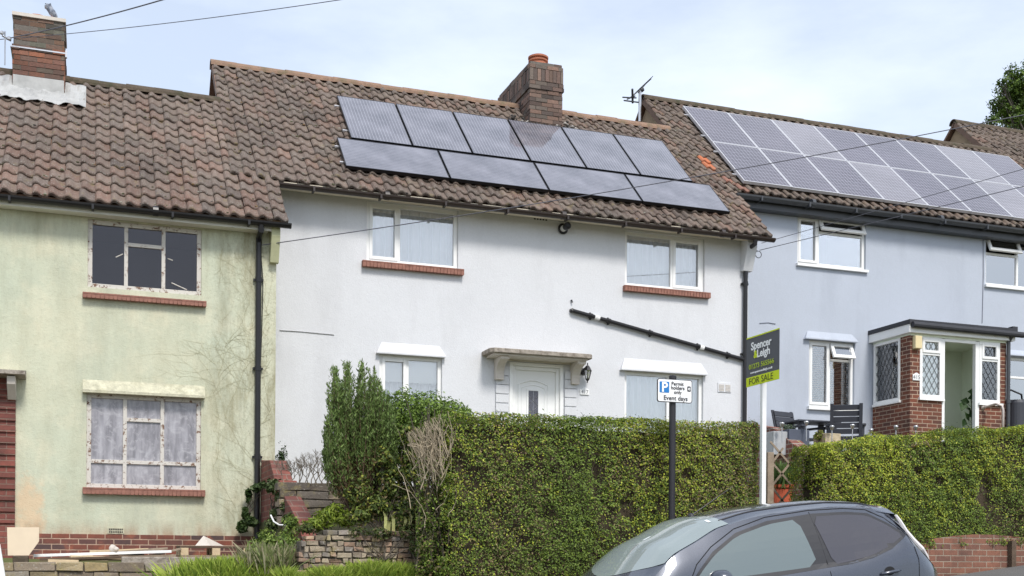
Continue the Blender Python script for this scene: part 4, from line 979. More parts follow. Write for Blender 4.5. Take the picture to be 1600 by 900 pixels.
# telephone wiring clipped to the blue wall
mb = MB(); x = at(1536, 420, YB - .01).x; mb.tube([(x, YB - .01, at(1536, 360, YB).z), (x + .01, YB - .01, at(1536, 430, YB).z), (x - .01, YB - .01, at(1536, 505, YB).z)], .007, 5)
p = [at(1187, 505, YB - .01), at(1200, 504, YB - .01), at(1212, 506, YB - .01)]; mb.tube(p, .006, 5); mb.build('wall_cable', simple('grey_cable', srgb(130, 134, 146), .7), Bh)
mb = MB(); mb.tube([at(437, 516, YM - .008), at(470, 518, YM - .008), at(522, 523, YM - .008)], .007, 5); mb.build('wall_cable', simple('grey_cable2', srgb(176, 176, 178), .7), Mh)
# thin cable down the green downpipe
mb = MB(); mb.tube([at(407, 385, YG - .02), at(411, 440, YG - .02), at(409, 520, YG - .02), at(406, 600, YG - .02)], .006, 5); mb.build('wall_cable', M['black'], G)

# ------------------------------------------------------------------ solar panels
ORD = ['first', 'second', 'third', 'fourth', 'fifth', 'sixth', 'seventh', 'eighth']
def panel(x, s, w_, l_, mat_, fmat, label, group, ft=.016, h=.129, th=.055, xsh=0.0, midlead=False):
    """panel on the roof plane; x,s = lower left corner; w_ along X, l_ up the slope"""
    loc = rp_(x, s, h); Rm = Matrix((( 1, 0, 0), (0, C43, -S43), (0, S43, C43))).to_4x4()
    o = empty('solar_panel', loc, label, 'solar panel', group)
    def add(mb, name, mt):
        ob = mb.build(name, mt, o, local=True)
        ob.data.transform(Rm); ob.data.update(); return ob
    mb = MB(); t = ft
    mb.box(0, t, 0, l_, -th, 0); mb.box(w_ - t, w_, 0, l_, -th, 0); mb.box(t, w_ - t, 0, t, -th, 0); mb.box(t, w_ - t, l_ - t, l_, -th, 0)
    fo_ = add(mb, 'frame', fmat)
    mb = MB(); mb.box(t, w_ - t, t, l_ - t, -.012, -.003)
    # object coords of the cells mesh must stay in the panel plane: keep the mesh flat and rotate the object instead
    ob = mb.build('cells', mat_, o, local=True); ob.rotation_euler = (R(42.9), 0, 0)
    return o
grpM = 'black solar panels on the middle roof'; grpB = 'blue-grey solar panels on the right roof'
for i in range(6):
    panel(3.913 + 1.03 * i + .024, 2.086, 1.008, 1.64, M['panel_blk'], M['panel_frame_blk'], f'{ORD[i]} black upright panel from the left in the middle roof upper row' if i != 3 else 'upright black solar panel directly below the middle chimney', grpM, ft=.012)
for i in range(4):
    panel(3.673 + 1.684 * i + .024, 1.026, 1.662, .995, M['panel_blk_l'], M['panel_frame_blk'], f'{ORD[i]} black landscape panel from the left in the middle roof lower row', grpM, ft=.012)
rv = random.Random(11)
for j, nm in ((0, 'lower'), (1, 'upper')):
    for i in range(8):
        panel(11.283 + 1.024 * i, 2.403 - .011 * i + (1.645 * (j - 0)), 1.018, 1.632, M['panel_blue2'] if (i, j) in ((2, 1), (3, 0), (6, 1), (6, 0)) else M['panel_blue'], M['alu'], f'{ORD[i]} silver framed panel from the left in the blue house {nm} row', grpB, ft=.022)
# mounting rails under each array
def rails(x0, x1, ss, label, mat_):
    mb = MB()
    for s_ in ss:
        A, B_ = rp_(x0, s_, .07), rp_(x1, s_, .07); mb.tube([A, B_], .02, 4)
        x = x0 + .3
        while x < x1: P_ = rp_(x, s_, .06); mb.tube([P_, P_ - NRM * .06 + UPS * .05], .015, 4); x += 1.1
    o = mb.build('mounting_rail', mat_); tag(o, label, 'mounting rail'); return o
rails(3.86, 10.15, (2.45, 3.40), 'metal mounting rails under the upper row of black panels', M['alu'])
rails(3.64, 10.42, (1.25, 1.80), 'metal mounting rails under the lower row of black panels', M['alu'])
rails(11.2, 19.5, (2.75, 3.7, 4.4, 5.35), 'metal mounting rails under the silver framed panels', M['alu'])

# ------------------------------------------------------------------ overhead wires
def wire(pts, r, label, sag=.0, cols_=None):
    A, B_ = pts; n = 24; P_ = [A.lerp(B_, i / n) - Vector((0, 0, sag * 4 * (i / n) * (1 - i / n))) for i in range(n + 1)]
    mb = MB(); mb.tube(P_, r, 5); o = mb.build('overhead_cable', simple('cable_black', srgb(84, 84, 92), .6)); tag(o, label, 'cable', 'overhead service cables'); return o
wire((at(409, 383, YG - .12), atd(1720, 155, 16.5)), .007, 'overhead cable from the green house eaves crossing the middle roof', .10)
wire((at(1187, 391, YM - .12), atd(1720, 262, 15.2)), .006, 'lower overhead cable from the middle house right eaves across the blue wall', .0)
wire((at(1190, 380, YM - .12), atd(1720, 230, 15.8)), .005, 'upper overhead cable from the middle house right eaves across the blue wall', .0)
wire((at(18, 59, 19.0), atd(420, -52, 12.0)), .008, 'steeper overhead cable rising from the left chimney bracket', .05)
wire((at(22, 60, 19.0), atd(620, -14, 13.5)), .005, 'shallower overhead cable rising from the left chimney bracket', .05)
wire((at(16, 60, 19.0), atd(-160, 66, 19.0)), .006, 'thin overhead cable leaving the left chimney to the left', .03)
# coil of cable at the right eaves
mb = MB(); c_ = at(1184, 398, YM - .10)
mb.tube([(c_.x + .06 * math.cos(t), c_.y - .02, c_.z + .06 * math.sin(t)) for t in [k * .5 for k in range(26)]], .006, 5); mb.tube([(c_.x, c_.y, c_.z + .06), (c_.x - .12, c_.y + .04, c_.z + .16)], .006, 5)
mb.lump((c_.x - .1, c_.y, c_.z + .15), .025)
o = mb.build('cable_coil', M['grey_gutter']); tag(o, 'small coil of grey cable hanging at the right eaves of the middle house', 'cable coil')

# ------------------------------------------------------------------ aerial on the blue house gable
ae = empty('tv_aerial', at(1002, 200, 21.6), 'rooftop tv aerial on the left gable of the blue house', 'aerial')
YA = 21.55; q = lambda u, v, y=YA: at(u, v, y)
mb = MB(); mb.tube([q(999.5, 190), q(1000, 141)], .03, 8); mb.build('mast', M['chrome'], ae)
mb = MB(); mb.tube([q(986, 152), q(1017, 123)], .016, 6)
for k in range(9):
    c_ = q(986, 152).lerp(q(1017, 123), .28 + .08 * k); mb.tube([c_ + Vector((0, -.16, .02)), c_ + Vector((0, .16, -.02))], .007, 5)
mb.tube([q(997, 145, YA - .02), q(1008, 132, YA - .02)], .012, 6); mb.lump(q(1003, 140), .05); mb.build('boom', M['grey_gutter'], ae)
mb = MB()
for (p0, p1, r) in (((973, 152), (994, 153), .014), ((975, 157), (998, 160), .014), ((980, 155), (992, 150), .014), ((988, 139), (988.5, 161), .022)): mb.tube([q(*p0, YA - .1), q(*p1, YA + .1)], r, 6)
mb.build('reflector', M['grey_gutter'], ae)

# ------------------------------------------------------------------ pigeon on the left chimney
PGY = 19.35
pg = empty('pigeon', (at(82, 25, PGY).x, PGY, 8.25), 'grey pigeon perched on the left chimney looking left', 'bird')
def skin_body(name, verts, edges, radii, mat_, parent, sub=2, root=0):
    me = bpy.data.meshes.new(name); wl = world_loc(parent); me.from_pydata([tuple(Vector(v) - wl) for v in verts], edges, []); o = bpy.data.objects.new(name, me); lnk(o, parent)
    sk = o.modifiers.new('skin', 'SKIN'); bpy.context.view_layer.update()
    for i, r in enumerate(radii): me.skin_vertices[0].data[i].radius = (r, r) if not isinstance(r, tuple) else r; me.skin_vertices[0].data[i].use_root = (i == root)
    sb = o.modifiers.new('sub', 'SUBSURF'); sb.levels = sub; sb.render_levels = sub
    me.materials.append(mat_); return o
Q = lambda u, v: at(u, v, PGY)
m = N('pigeon_feathers'); p_ = m.pos(); c = m.mix(m.rng(m.noise(p_, 22, 3), .4, .6), srgb(92, 100, 116), srgb(150, 154, 164)); m.P(Base_Color=c, Roughness=.7)
skin_body('body', [Q(77.5, 14), Q(75, 9.5), Q(72.5, 5.5), Q(81, 19), Q(85, 23), Q(90, 27.5)], [(0, 1), (1, 2), (0, 3), (3, 4), (4, 5)], [.052, .032, .026, .062, .045, .014], m.mat, pg, root=0)
mb = MB(); mb.tube([Q(72, 5.5), Q(70, 6.5)], [.008, .002], 6); mb.build('beak', M['black'], pg)
mb = MB(); mb.tube([Q(80, 20), Q(80, 26.5)], .006, 5); mb.tube([Q(82.5, 21), Q(82.5, 27)], .006, 5); mb.build('legs', simple('pigeon_leg', srgb(170, 90, 90), .6), pg)

# ------------------------------------------------------------------ wall lantern of the middle house
lb = at(912, 580, YM - .05); ln = empty('wall_lantern', (lb.x, YM, lb.z), 'black carriage lantern on the wall right of the white front door', 'wall light')
mb = MB(); mb.lathe((lb.x, YM - .003, lb.z), [(0, 0), (.055, 0), (.058, .012), (.05, .02), (0, .025)], 18, axis='y')
hx = at(918, 585, YM - .16).x; top = at(918, 574, YM - .16).z
mb.tube([(lb.x, YM - .02, lb.z), (lb.x + .0, YM - .08, lb.z + .04), (hx, YM - .16, top + .02)], .012, 8); mb.build('bracket', M['pole_black'], ln)
mb = MB(); zc = top - .02
mb.lathe((hx, YM - .16, zc), [(.0, .10), (.008, .09), (.012, .07), (.006, .055), (.03, .045), (.06, .0), (.072, -.03), (.078, -.035), (.0, -.036)], 6)
for k in range(6):
    t = math.pi / 3 * k; mb.tube([(hx + .068 * math.cos(t), YM - .16 + .068 * math.sin(t), zc - .035), (hx + .034 * math.cos(t), YM - .16 + .034 * math.sin(t), zc - .165)], .005, 4)
mb.lathe((hx, YM - .16, zc - .165), [(.0, .0), (.042, 0), (.03, -.02), (.008, -.045), (.012, -.06), (0, -.07)], 6); mb.build('lantern_frame', M['pole_black'], ln)
mb = MB(); mb.lathe((hx, YM - .16, zc), [(.064, -.036), (.032, -.164)], 6); mb.build('lantern_glass', M['glass_refl'], ln)
# ------------------------------------------------------------------ foliage tools
def leaf_mesh(name, P, Nn, size, cols, mat_, parent, asp=.6, curl=.25):
    """P (n,3) centres, Nn (n,3) rough normals, size (n,), cols (n,3): one folded 4-corner leaf each"""
    n = len(P); wl = np.array(world_loc(parent)) if parent else np.zeros(3)
    Nn = Nn / (np.linalg.norm(Nn, axis=1, keepdims=True) + 1e-9)
    a = rng.normal(size=(n, 3)); a -= Nn * (a * Nn).sum(1, keepdims=True); a /= np.linalg.norm(a, axis=1, keepdims=True) + 1e-9
    b = np.cross(Nn, a); s_ = size[:, None]
    V = np.empty((n, 4, 3)); V[:, 0] = P - a * s_ * .5; V[:, 2] = P + a * s_ * .5 - Nn * s_ * curl * .3
    V[:, 1] = P + b * s_ * .5 * asp + Nn * s_ * curl * .5; V[:, 3] = P - b * s_ * .5 * asp + Nn * s_ * curl * .5
    me = bpy.data.meshes.new(name); me.vertices.add(4 * n); me.vertices.foreach_set('co', (V.reshape(-1, 3) - wl).ravel().astype(np.float32))
    F = np.arange(4 * n).reshape(n, 4); T = np.concatenate([F[:, [0, 1, 2]], F[:, [0, 2, 3]]], 1).reshape(-1, 3)
    me.loops.add(len(T) * 3); me.loops.foreach_set('vertex_index', T.ravel().astype(np.int32)); me.polygons.add(len(T))
    me.polygons.foreach_set('loop_start', (np.arange(len(T)) * 3).astype(np.int32)); me.polygons.foreach_set('loop_total', np.full(len(T), 3, np.int32))
    C = np.concatenate([cols, np.ones((n, 1))], 1); C = np.repeat(C, 2, axis=0); at_ = me.attributes.new('tint', 'FLOAT_COLOR', 'FACE'); at_.data.foreach_set('color', C.ravel().astype(np.float32))
    me.materials.append(mat_); me.update(calc_edges=True); o = bpy.data.objects.new(name, me); return lnk(o, parent)
_k = rng.normal(size=(24, 3)); _ph = rng.uniform(0, 6.28, 24)
def fld(P, f, o=0):
    """cheap smooth noise about -1..1"""
    r = np.zeros(len(P))
    for i in range(7): r += np.sin((P @ _k[(i + o) % 24]) * f * (1 + .35 * i) + _ph[(i + o) % 24])
    return r / 3.2
def palette(n, tones, w_):
    t = np.array(tones); i = rng.choice(len(t), n, p=np.array(w_) / sum(w_)); return t[i] * rng.uniform(.7, 1.3, (n, 1))
GREEN = [(.125, .19, .028), (.17, .245, .038), (.24, .32, .058), (.07, .11, .02)]
OLIVE = [(.24, .20, .08), (.30, .22, .12), (.18, .15, .07)]
YELL = [(.42, .45, .05), (.35, .42, .045), (.52, .53, .09)]

def hedge(name, label, x0, x1, y0, y1, ztop, zbot, n, holes=(), yellow=None, bare=None, rnd=.14, olive=None):
    """clipped hedge: twig brown core standing in for leaf shade, twigs, and a thick coat of single leaves"""
    h = empty('hedge', ((x0 + x1) / 2, (y0 + y1) / 2, zbot((x0 + x1) / 2)), label, 'hedge', 'clipped privet hedges')
    # faces: front, top, two ends, back sampled by area
    xm = (x0 + x1) / 2; H_ = ztop(xm) - zbot(xm); W_ = x1 - x0; D_ = y1 - y0
    area = np.array([W_ * H_ * 1.0, W_ * D_, D_ * H_, D_ * H_, W_ * H_ * .35]); cnt = (n * area / area.sum()).astype(int)
    Ps, Ns = [], []
    for k, c in enumerate(cnt):
        u, v = rng.uniform(0, 1, c), rng.uniform(0, 1, c); dep = rng.exponential(.035, c).clip(0, .16)
        X = x0 + W_ * u; zt_ = np.array([ztop(x) for x in X]) if k in (0, 1, 4) else None
        if k in (0, 4):
            zb_ = np.array([zbot(x) for x in X]); Zz = zb_ + (zt_ - zb_) * v; Yy = np.full(c, y0 if k == 0 else y1); nn = np.tile([0, -1 if k == 0 else 1, 0], (c, 1)).astype(float)
        elif k == 1: Yy = y0 + D_ * v; Zz = zt_; nn = np.tile([0, 0, 1.], (c, 1))
        else:
            xx = x0 if k == 2 else x1; X = np.full(c, xx); Yy = y0 + D_ * u; Zz = zbot(xx) + (ztop(xx) - zbot(xx)) * v; nn = np.tile([-1. if k == 2 else 1., 0, 0], (c, 1))
        P = np.stack([X, Yy, Zz], 1); zt2 = np.array([ztop(x) for x in X])
        # round the edges, wobble the surface
        ex = np.minimum(X - x0, x1 - X); ey = np.minimum(Yy - y0, y1 - Yy); ez = zt2 - Zz
        pull = np.zeros((c, 3))
        for e_, ax, sg in ((ex, 0, np.where(X < xm, 1, -1)), (ey, 1, np.where(Yy < (y0 + y1) / 2, 1, -1)), (ez, 2, -np.ones(c))):
            q = (1 - (e_ / rnd).clip(0, 1)) ** 2 * rnd * .32
            for a2 in range(3):
                if a2 == ax: continue
            pull[:, ax] += 0 * q
            pull += (q[:, None]) * (-nn) * (np.abs(nn[:, [ax]]) < .5)
        wob = fld(P, 2.2) * .045 + fld(P, 7, 3) * .03 + (rng.uniform(0, 1, c) < .012) * rng.uniform(.02, .09, c)
        hol = np.zeros(c)
        for (hx, hz, rx, rz, dd) in holes:
            d2 = ((X - hx) / rx) ** 2 + ((Zz - hz) / rz) ** 2 + fld(P, 5, 5) * .35; hol = np.maximum(hol, (1 - d2.clip(0, 1)) * dd)
        P = P + pull + nn * (wob - dep - hol * .16)[:, None]
        keep = rng.uniform(0, 1, c) > hol * .93
        cl = fld(P, 3.4, 8); keep &= rng.uniform(0, 1, c) > (.60 * (cl < -.85)); keep &= rng.uniform(0, 1, c) > .6 * (fld(P, 9, 11) < -.9)
        P, nn = P[keep], nn[keep]; Ps.append(P); Ns.append(nn + rng.normal(0, .42, P.shape) + [0, 0, .5])
    P = np.concatenate(Ps); Nn = np.concatenate(Ns); m_ = len(P)
    col = palette(m_, GREEN, [4, 4, 2, 3]); yv = np.clip(.05 + .35 * fld(P, 1.6, 2), 0, 1)
    if yellow: yv = yv + yellow(P)
    pick = rng.uniform(0, 1, m_) < yv * .8; col[pick] = palette(int(pick.sum()), YELL, [3, 4, 1])
    ov = np.clip(.10 + .30 * fld(P, 2.1, 14), 0, 1)
    if olive: ov = ov + olive(P)
    pick = rng.uniform(0, 1, m_) < ov * .6; col[pick] = palette(int(pick.sum()), OLIVE, [3, 2, 3])
    leaf_mesh('foliage', P, Nn, rng.uniform(.013, .034, m_), col, M['leaf_glossy'], h, asp=.62)
    # twig brown core sheets, dark to stand in for shade behind the leaves
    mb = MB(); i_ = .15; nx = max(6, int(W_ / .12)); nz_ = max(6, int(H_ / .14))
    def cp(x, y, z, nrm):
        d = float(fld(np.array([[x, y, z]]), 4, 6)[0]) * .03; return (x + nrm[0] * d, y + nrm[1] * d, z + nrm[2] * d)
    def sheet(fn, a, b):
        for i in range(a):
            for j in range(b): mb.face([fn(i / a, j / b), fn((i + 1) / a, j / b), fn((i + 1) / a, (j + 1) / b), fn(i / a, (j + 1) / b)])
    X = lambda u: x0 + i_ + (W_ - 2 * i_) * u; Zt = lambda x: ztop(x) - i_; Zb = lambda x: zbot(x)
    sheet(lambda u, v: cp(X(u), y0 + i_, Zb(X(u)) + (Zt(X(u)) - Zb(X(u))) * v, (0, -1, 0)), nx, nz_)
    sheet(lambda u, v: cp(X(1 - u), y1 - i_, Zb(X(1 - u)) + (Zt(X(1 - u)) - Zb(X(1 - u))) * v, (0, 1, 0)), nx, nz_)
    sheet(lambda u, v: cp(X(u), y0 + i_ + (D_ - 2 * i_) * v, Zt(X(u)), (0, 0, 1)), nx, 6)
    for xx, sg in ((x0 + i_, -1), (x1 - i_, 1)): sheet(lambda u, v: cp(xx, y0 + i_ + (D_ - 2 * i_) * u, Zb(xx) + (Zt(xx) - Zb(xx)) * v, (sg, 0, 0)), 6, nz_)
    mb.build('twig_shade_core', M['core'], h)
    mb = MB(); r_ = random.Random(hash(label) % 999 if False else len(label))
    for k in range(int(W_ * 95)):
        x = r_.uniform(x0 + .05, x1 - .05); z = r_.uniform(zbot(x), ztop(x) - .1); p = Vector((x, y0 + .14, z)); pts = [p]
        for s_ in range(3): p = p + Vector((r_.uniform(-.05, .05), -r_.uniform(.01, .045), r_.uniform(.0, .09))); pts.append(p)
        g_ = r_.uniform(.7, 1.3); mb.tube(pts, [.005, .004, .003, .002], 3, col=(.2 * g_, .16 * g_, .11 * g_, 1), cap=False)
    mb.build('twigs', M['twig'], h, cols=True); return h

A_ = at(700, 640, 12.0); B2 = at(1185, 660, 12.0)
hz = lambda x: A_.z + (B2.z - A_.z) * (x - A_.x) / (B2.x - A_.x) - .10 * max(0, (A_.x + .1 - x)) * 3
holes1 = [(at(935, 740, 12).x, at(935, 725, 12).z, .10, .30, .9), (at(1100, 700, 12).x - .9, .55, .12, .10, .8), (at(985, 790, 12).x, at(985, 790, 12).z, .10, .16, .8), (at(690, 850, 12).x, at(690, 845, 12).z, .09, .22, 1.0), (at(1075, 740, 12).x, at(1075, 740, 12).z, .10, .08, .7), (at(860, 800, 12).x, at(860, 800, 12).z, .12, .10, .6)]
xA, xB = at(692, 700, 12).x, at(1187, 700, 12).x
yel1 = lambda P: .75 * np.clip((P[:, 0] - (xA + 1.6)) / .8, 0, 1) * np.clip(1.3 - np.abs(P[:, 0] - (xA + 2.6)) / 1.0, 0, 1) * np.clip(.35 + (P[:, 2] - .3) * .7, 0.15, 1)
ol1 = lambda P: .45 * np.clip(1 - np.abs(P[:, 0] - (xA + .7)) / .8, 0, 1) + .3 * (P[:, 0] > xB - 1.1)
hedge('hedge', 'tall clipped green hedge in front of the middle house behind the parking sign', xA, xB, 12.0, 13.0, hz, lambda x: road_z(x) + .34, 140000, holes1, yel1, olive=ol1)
HR0 = at(1250, 700, 12.2); HR1 = at(1600, 671, 12.1)
hz2 = lambda x: HR0.z + .06 + (HR1.z - HR0.z) * (x - HR0.x) / (HR1.x - HR0.x) + .02 * math.sin(x * 5)
xC = at(1233, 700, 12.75).x
holes2 = [(at(1272, 770, 12.1).x, at(1272, 765, 12.1).z, .13, .16, 1.0), (at(1547, 770, 12.1).x, at(1547, 765, 12.1).z, .13, .26, 1.0), (at(1440, 730, 12.1).x, at(1440, 735, 12.1).z, .07, .06, 1), (at(1473, 750, 12.1).x, at(1473, 750, 12.1).z, .06, .05, 1), (at(1290, 750, 12).x, at(1290, 752, 12).z, .06, .05, .9), (at(1480, 800, 12).x, at(1480, 800, 12).z, .07, .07, .8)]
def zb2(x):
    z = at(1500, 852, 12.1).z
    return z - .03 + .03 * (x - 10.2) + .03 * math.sin(x * 3.1)
yel2 = lambda P: .65 * np.clip((fld(P, 2.6, 17) + .55), 0, 1) * np.clip(.45 + (P[:, 2] - .6) * .8, .2, 1)
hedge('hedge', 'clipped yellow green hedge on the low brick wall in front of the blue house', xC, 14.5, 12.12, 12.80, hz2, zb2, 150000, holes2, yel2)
# low brick wall under it
mb = MB()
for i in range(24):
    xa = 7.9 + i * .3; mb.prism([(xa, road_z(xa) - .2), (xa + .2995, road_z(xa) - .2), (xa + .2995, zb2(xa + .3) + .13), (xa, zb2(xa) + .13)], 'y', 12.14, 12.45)
gw = mb.build('garden_wall', M['brick_wall']); tag(gw, 'low red brown brick wall under the right hedge beside the pavement', 'wall')
xp = at(1581, 860, 12.1).x
mb = MB(); mb.box(xp - .035, xp + .035, 12.06, 12.13, road_z(xp) + .2, at(1581, 845, 12.1).z); o = mb.build('wall_post', M['wood_dark']); tag(o, 'short rusty brown post against the low brick wall near the right edge', 'post')

# ---- bare branch fan at the hedge's left end
bf = empty('bare_shrub', (at(680, 800, 12.2).x, 12.3, -.3), 'leafless tangle of pale branches at the left end of the middle hedge', 'shrub')
mb = MB(); r_ = random.Random(21)
for k in range(150):
    u0, v0 = r_.uniform(655, 712), r_.uniform(690, 770); u0 = min(u0, 722 - (v0 - 640) * .3); y = r_.uniform(11.90, 12.2)
    u1 = u0 - r_.uniform(-12, 42) * (1 if v0 < 730 else 1.2); u1 = max(638, u1); v1 = 642 + max(0, (695 - u1)) * .55 + r_.uniform(0, 55) * (r_.random() ** 1.5)
    if k > 132: u0, v0, u1, v1 = r_.uniform(640, 700), r_.uniform(700, 900), 0, 0; u1 = u0 + r_.uniform(-32, 18); v1 = v0 - r_.uniform(10, 70)
    A, B_ = at(u0, v0, y + .05), at(u1, v1, y - .05 + r_.uniform(-.05, .15)); n = 7; pts = []
    bx, bz = r_.uniform(-.04, .10), r_.uniform(-.04, .04)
    for i in range(n + 1):
        t = i / n; p = A.lerp(B_, t); p += Vector((bx * math.sin(t * 3.14) + r_.uniform(-.012, .012), r_.uniform(-.012, .012), bz * math.sin(t * 3.14))); pts.append(p)
    g_ = r_.uniform(.6, 1.15); r0 = r_.uniform(.003, .007); mb.tube(pts, [r0 * (1 - .55 * i / n) for i in range(n + 1)], 4, col=(.52 * g_, .43 * g_, .30 * g_, 1), cap=False)
mb.build('branches', M['twig'], bf, cols=True)
mb = MB()
for k in range(120):
    u0, v0 = r_.uniform(648, 712), r_.uniform(690, 905); y = r_.uniform(12.1, 12.5); A = at(u0, v0, y); B_ = A + Vector((r_.uniform(-.15, .15), r_.uniform(-.1, .1), r_.uniform(.15, .5)))
    g_ = r_.uniform(.6, 1.2); mb.tube([A, A.lerp(B_, .5) + Vector((r_.uniform(-.03, .03), 0, 0)), B_], [.008, .006, .004], 4, col=(.10 * g_, .08 * g_, .055 * g_, 1), cap=False)
mb.build('dark_stems', M['twig'], bf, cols=True)
P = np.array([tuple(at(u, v, y)) for u, v, y in zip(rng.uniform(650, 712, 5200), 905 - 190 * rng.uniform(0, 1, 5200) ** 1.1, rng.uniform(11.98, 12.5, 5200))])
P = P[(fld(P, 4, 3) > -.35)]; col = palette(len(P), GREEN + OLIVE, [5, 3, 1, 5, 2, 1, 2])
leaf_mesh('foliage', P, rng.normal(size=P.shape) + [0, -.6, .4], rng.uniform(.022, .045, len(P)), col, M['leaf_glossy'], bf)

# ---- generic shrub from blob clusters
def blob_leaves(blobs, n, surf=.75):
    """blobs: (cx,cy,cz,rx,ry,rz)"""
    w_ = np.array([b[3] * b[5] for b in blobs]); cnt = (n * w_ / w_.sum()).astype(int); Ps = []; Ns = []
    for b, c in zip(blobs, cnt):
        d = rng.normal(size=(c, 3)); d /= np.linalg.norm(d, axis=1, keepdims=True); r = (rng.uniform(0, 1, c) ** (.33 * (1 - surf) + .0001)) * rng.uniform(1 - .45 * (1 - surf) - .2, 1.03, c)
        P = np.array(b[:3]) + d * r[:, None] * np.array(b[3:]); P += (fld(P, 6, 4) * .05)[:, None] * d; Ps.append(P); Ns.append(d + rng.normal(0, .6, (c, 3)) + [0, 0, .4])
    return np.concatenate(Ps), np.concatenate(Ns)
def stems(name, parent, base, tips, r0, col=(.10, .08, .06, 1)):
    mb = MB(); r_ = random.Random(len(tips))
    for t in tips:
        A, B_ = Vector(base), Vector(t); pts = [A.lerp(B_, i / 6) + Vector((r_.uniform(-.03, .03), r_.uniform(-.03, .03), 0)) * (1 if 0 < i < 6 else 0) for i in range(7)]
        mb.tube(pts, [r0 * (1 - .7 * i / 6) for i in range(7)], 5, col=col, cap=False)
    return mb.build(name, M['twig'], parent, cols=True)
# broadleaf shrub behind the hedge
yS = 13.7; sh = empty('broadleaf_shrub', at(670, 700, yS), 'leafy bright green shrub below the lower left window of the middle house', 'shrub')
sh.location.z = .4
bl = [(*at(u, v, yS + dy), rx, .35, rz) for (u, v, dy, rx, rz) in ((640, 650, 0, .30, .26), (668, 640, .1, .30, .22), (700, 645, .2, .28, .17), (718, 652, .2, .18, .12), (625, 690, -.1, .30, .40), (660, 690, 0, .40, .40), (625, 622, 0, .10, .12), (605, 660, 0, .2, .2), (690, 680, .2, .4, .3))]
P, Nn = blob_leaves(bl, 15000, .6); col = palette(len(P), [(.12, .19, .035), (.17, .26, .045), (.24, .34, .07), (.06, .10, .02)], [3, 4, 2, 2])
leaf_mesh('foliage', P, Nn, rng.uniform(.03, .06, len(P)), col, M['leaf_glossy'], sh, asp=.42)
stems('stems', sh, (sh.location.x, yS, .3), [b[:3] for b in bl for _ in range(3)], .012)
# upright conifer
yC = 13.3; cf = empty('conifer_shrub', at(565, 815, yC), 'upright dark green feathery conifer left of the hedge against the pale grey wall', 'conifer')
tops = [(516, 598), (522, 572), (530, 600), (540, 566), (533, 590), (548, 572), (556, 590), (566, 566), (574, 580), (581, 575), (590, 590), (596, 605), (604, 612), (612, 628), (618, 645), (560, 600), (545, 610), (575, 610), (525, 640), (585, 630), (600, 650), (552, 640), (510, 650), (508, 690), (512, 670), (620, 690), (570, 650), (535, 665)]
mb = MB(); Ps = []; Ns = []; Cs = []; Ss = []; r_ = random.Random(8)
for k in range(200):
    tu, tv = r_.choice(tops); tu += r_.uniform(-5, 5); tv += r_.uniform(0, 45) * r_.random(); y = yC + r_.uniform(-.32, .32)
    B_ = at(tu, tv, y); A = Vector((cf.location.x + r_.uniform(-.18, .18), yC + r_.uniform(-.15, .15), cf.location.z + .1)); bow = (B_.x - A.x) * .45
    pts = []
    for i in range(11):
        t = i / 10; p = A.lerp(B_, t); p.x += bow * math.sin(t * 3.14) * .45; pts.append(p)
    mb.tube(pts, [.008 * (1 - .8 * i / 10) for i in range(11)], 3, col=(.12, .075, .045, 1), cap=False)
    nl = 210; ts = rng.uniform(.22, 1.0, nl) ** .8; base = np.array([tuple(A.lerp(B_, t) + Vector((bow * math.sin(t * 3.14) * .45, 0, 0))) for t in ts])
    sp = .050 * (1.05 - ts)[:, None] + .007; off = rng.normal(size=(nl, 3)) * sp * [1, 1, 1.3]; Ps.append(base + off); Ns.append(rng.normal(size=(nl, 3)) * [1, 1, .25])
    low = np.clip(.62 - ts, 0, 1)[:, None] * 2.0; br = rng.uniform(0, 1, (nl, 1)) < low * 1.1
    tone = np.array([(.12, .175, .05)]) * r_.uniform(.7, 1.5) * rng.uniform(.7, 1.4, (nl, 1)); tone = np.where(rng.uniform(0, 1, (nl, 1)) < .15, np.array([[.24, .34, .10]]), tone)
    Cs.append(np.where(br, np.array([[.13, .085, .04]]) * rng.uniform(.5, 1.2, (nl, 1)), tone)); Ss.append(rng.uniform(.014, .034, nl))
mb.build('stems', M['twig'], cf, cols=True)
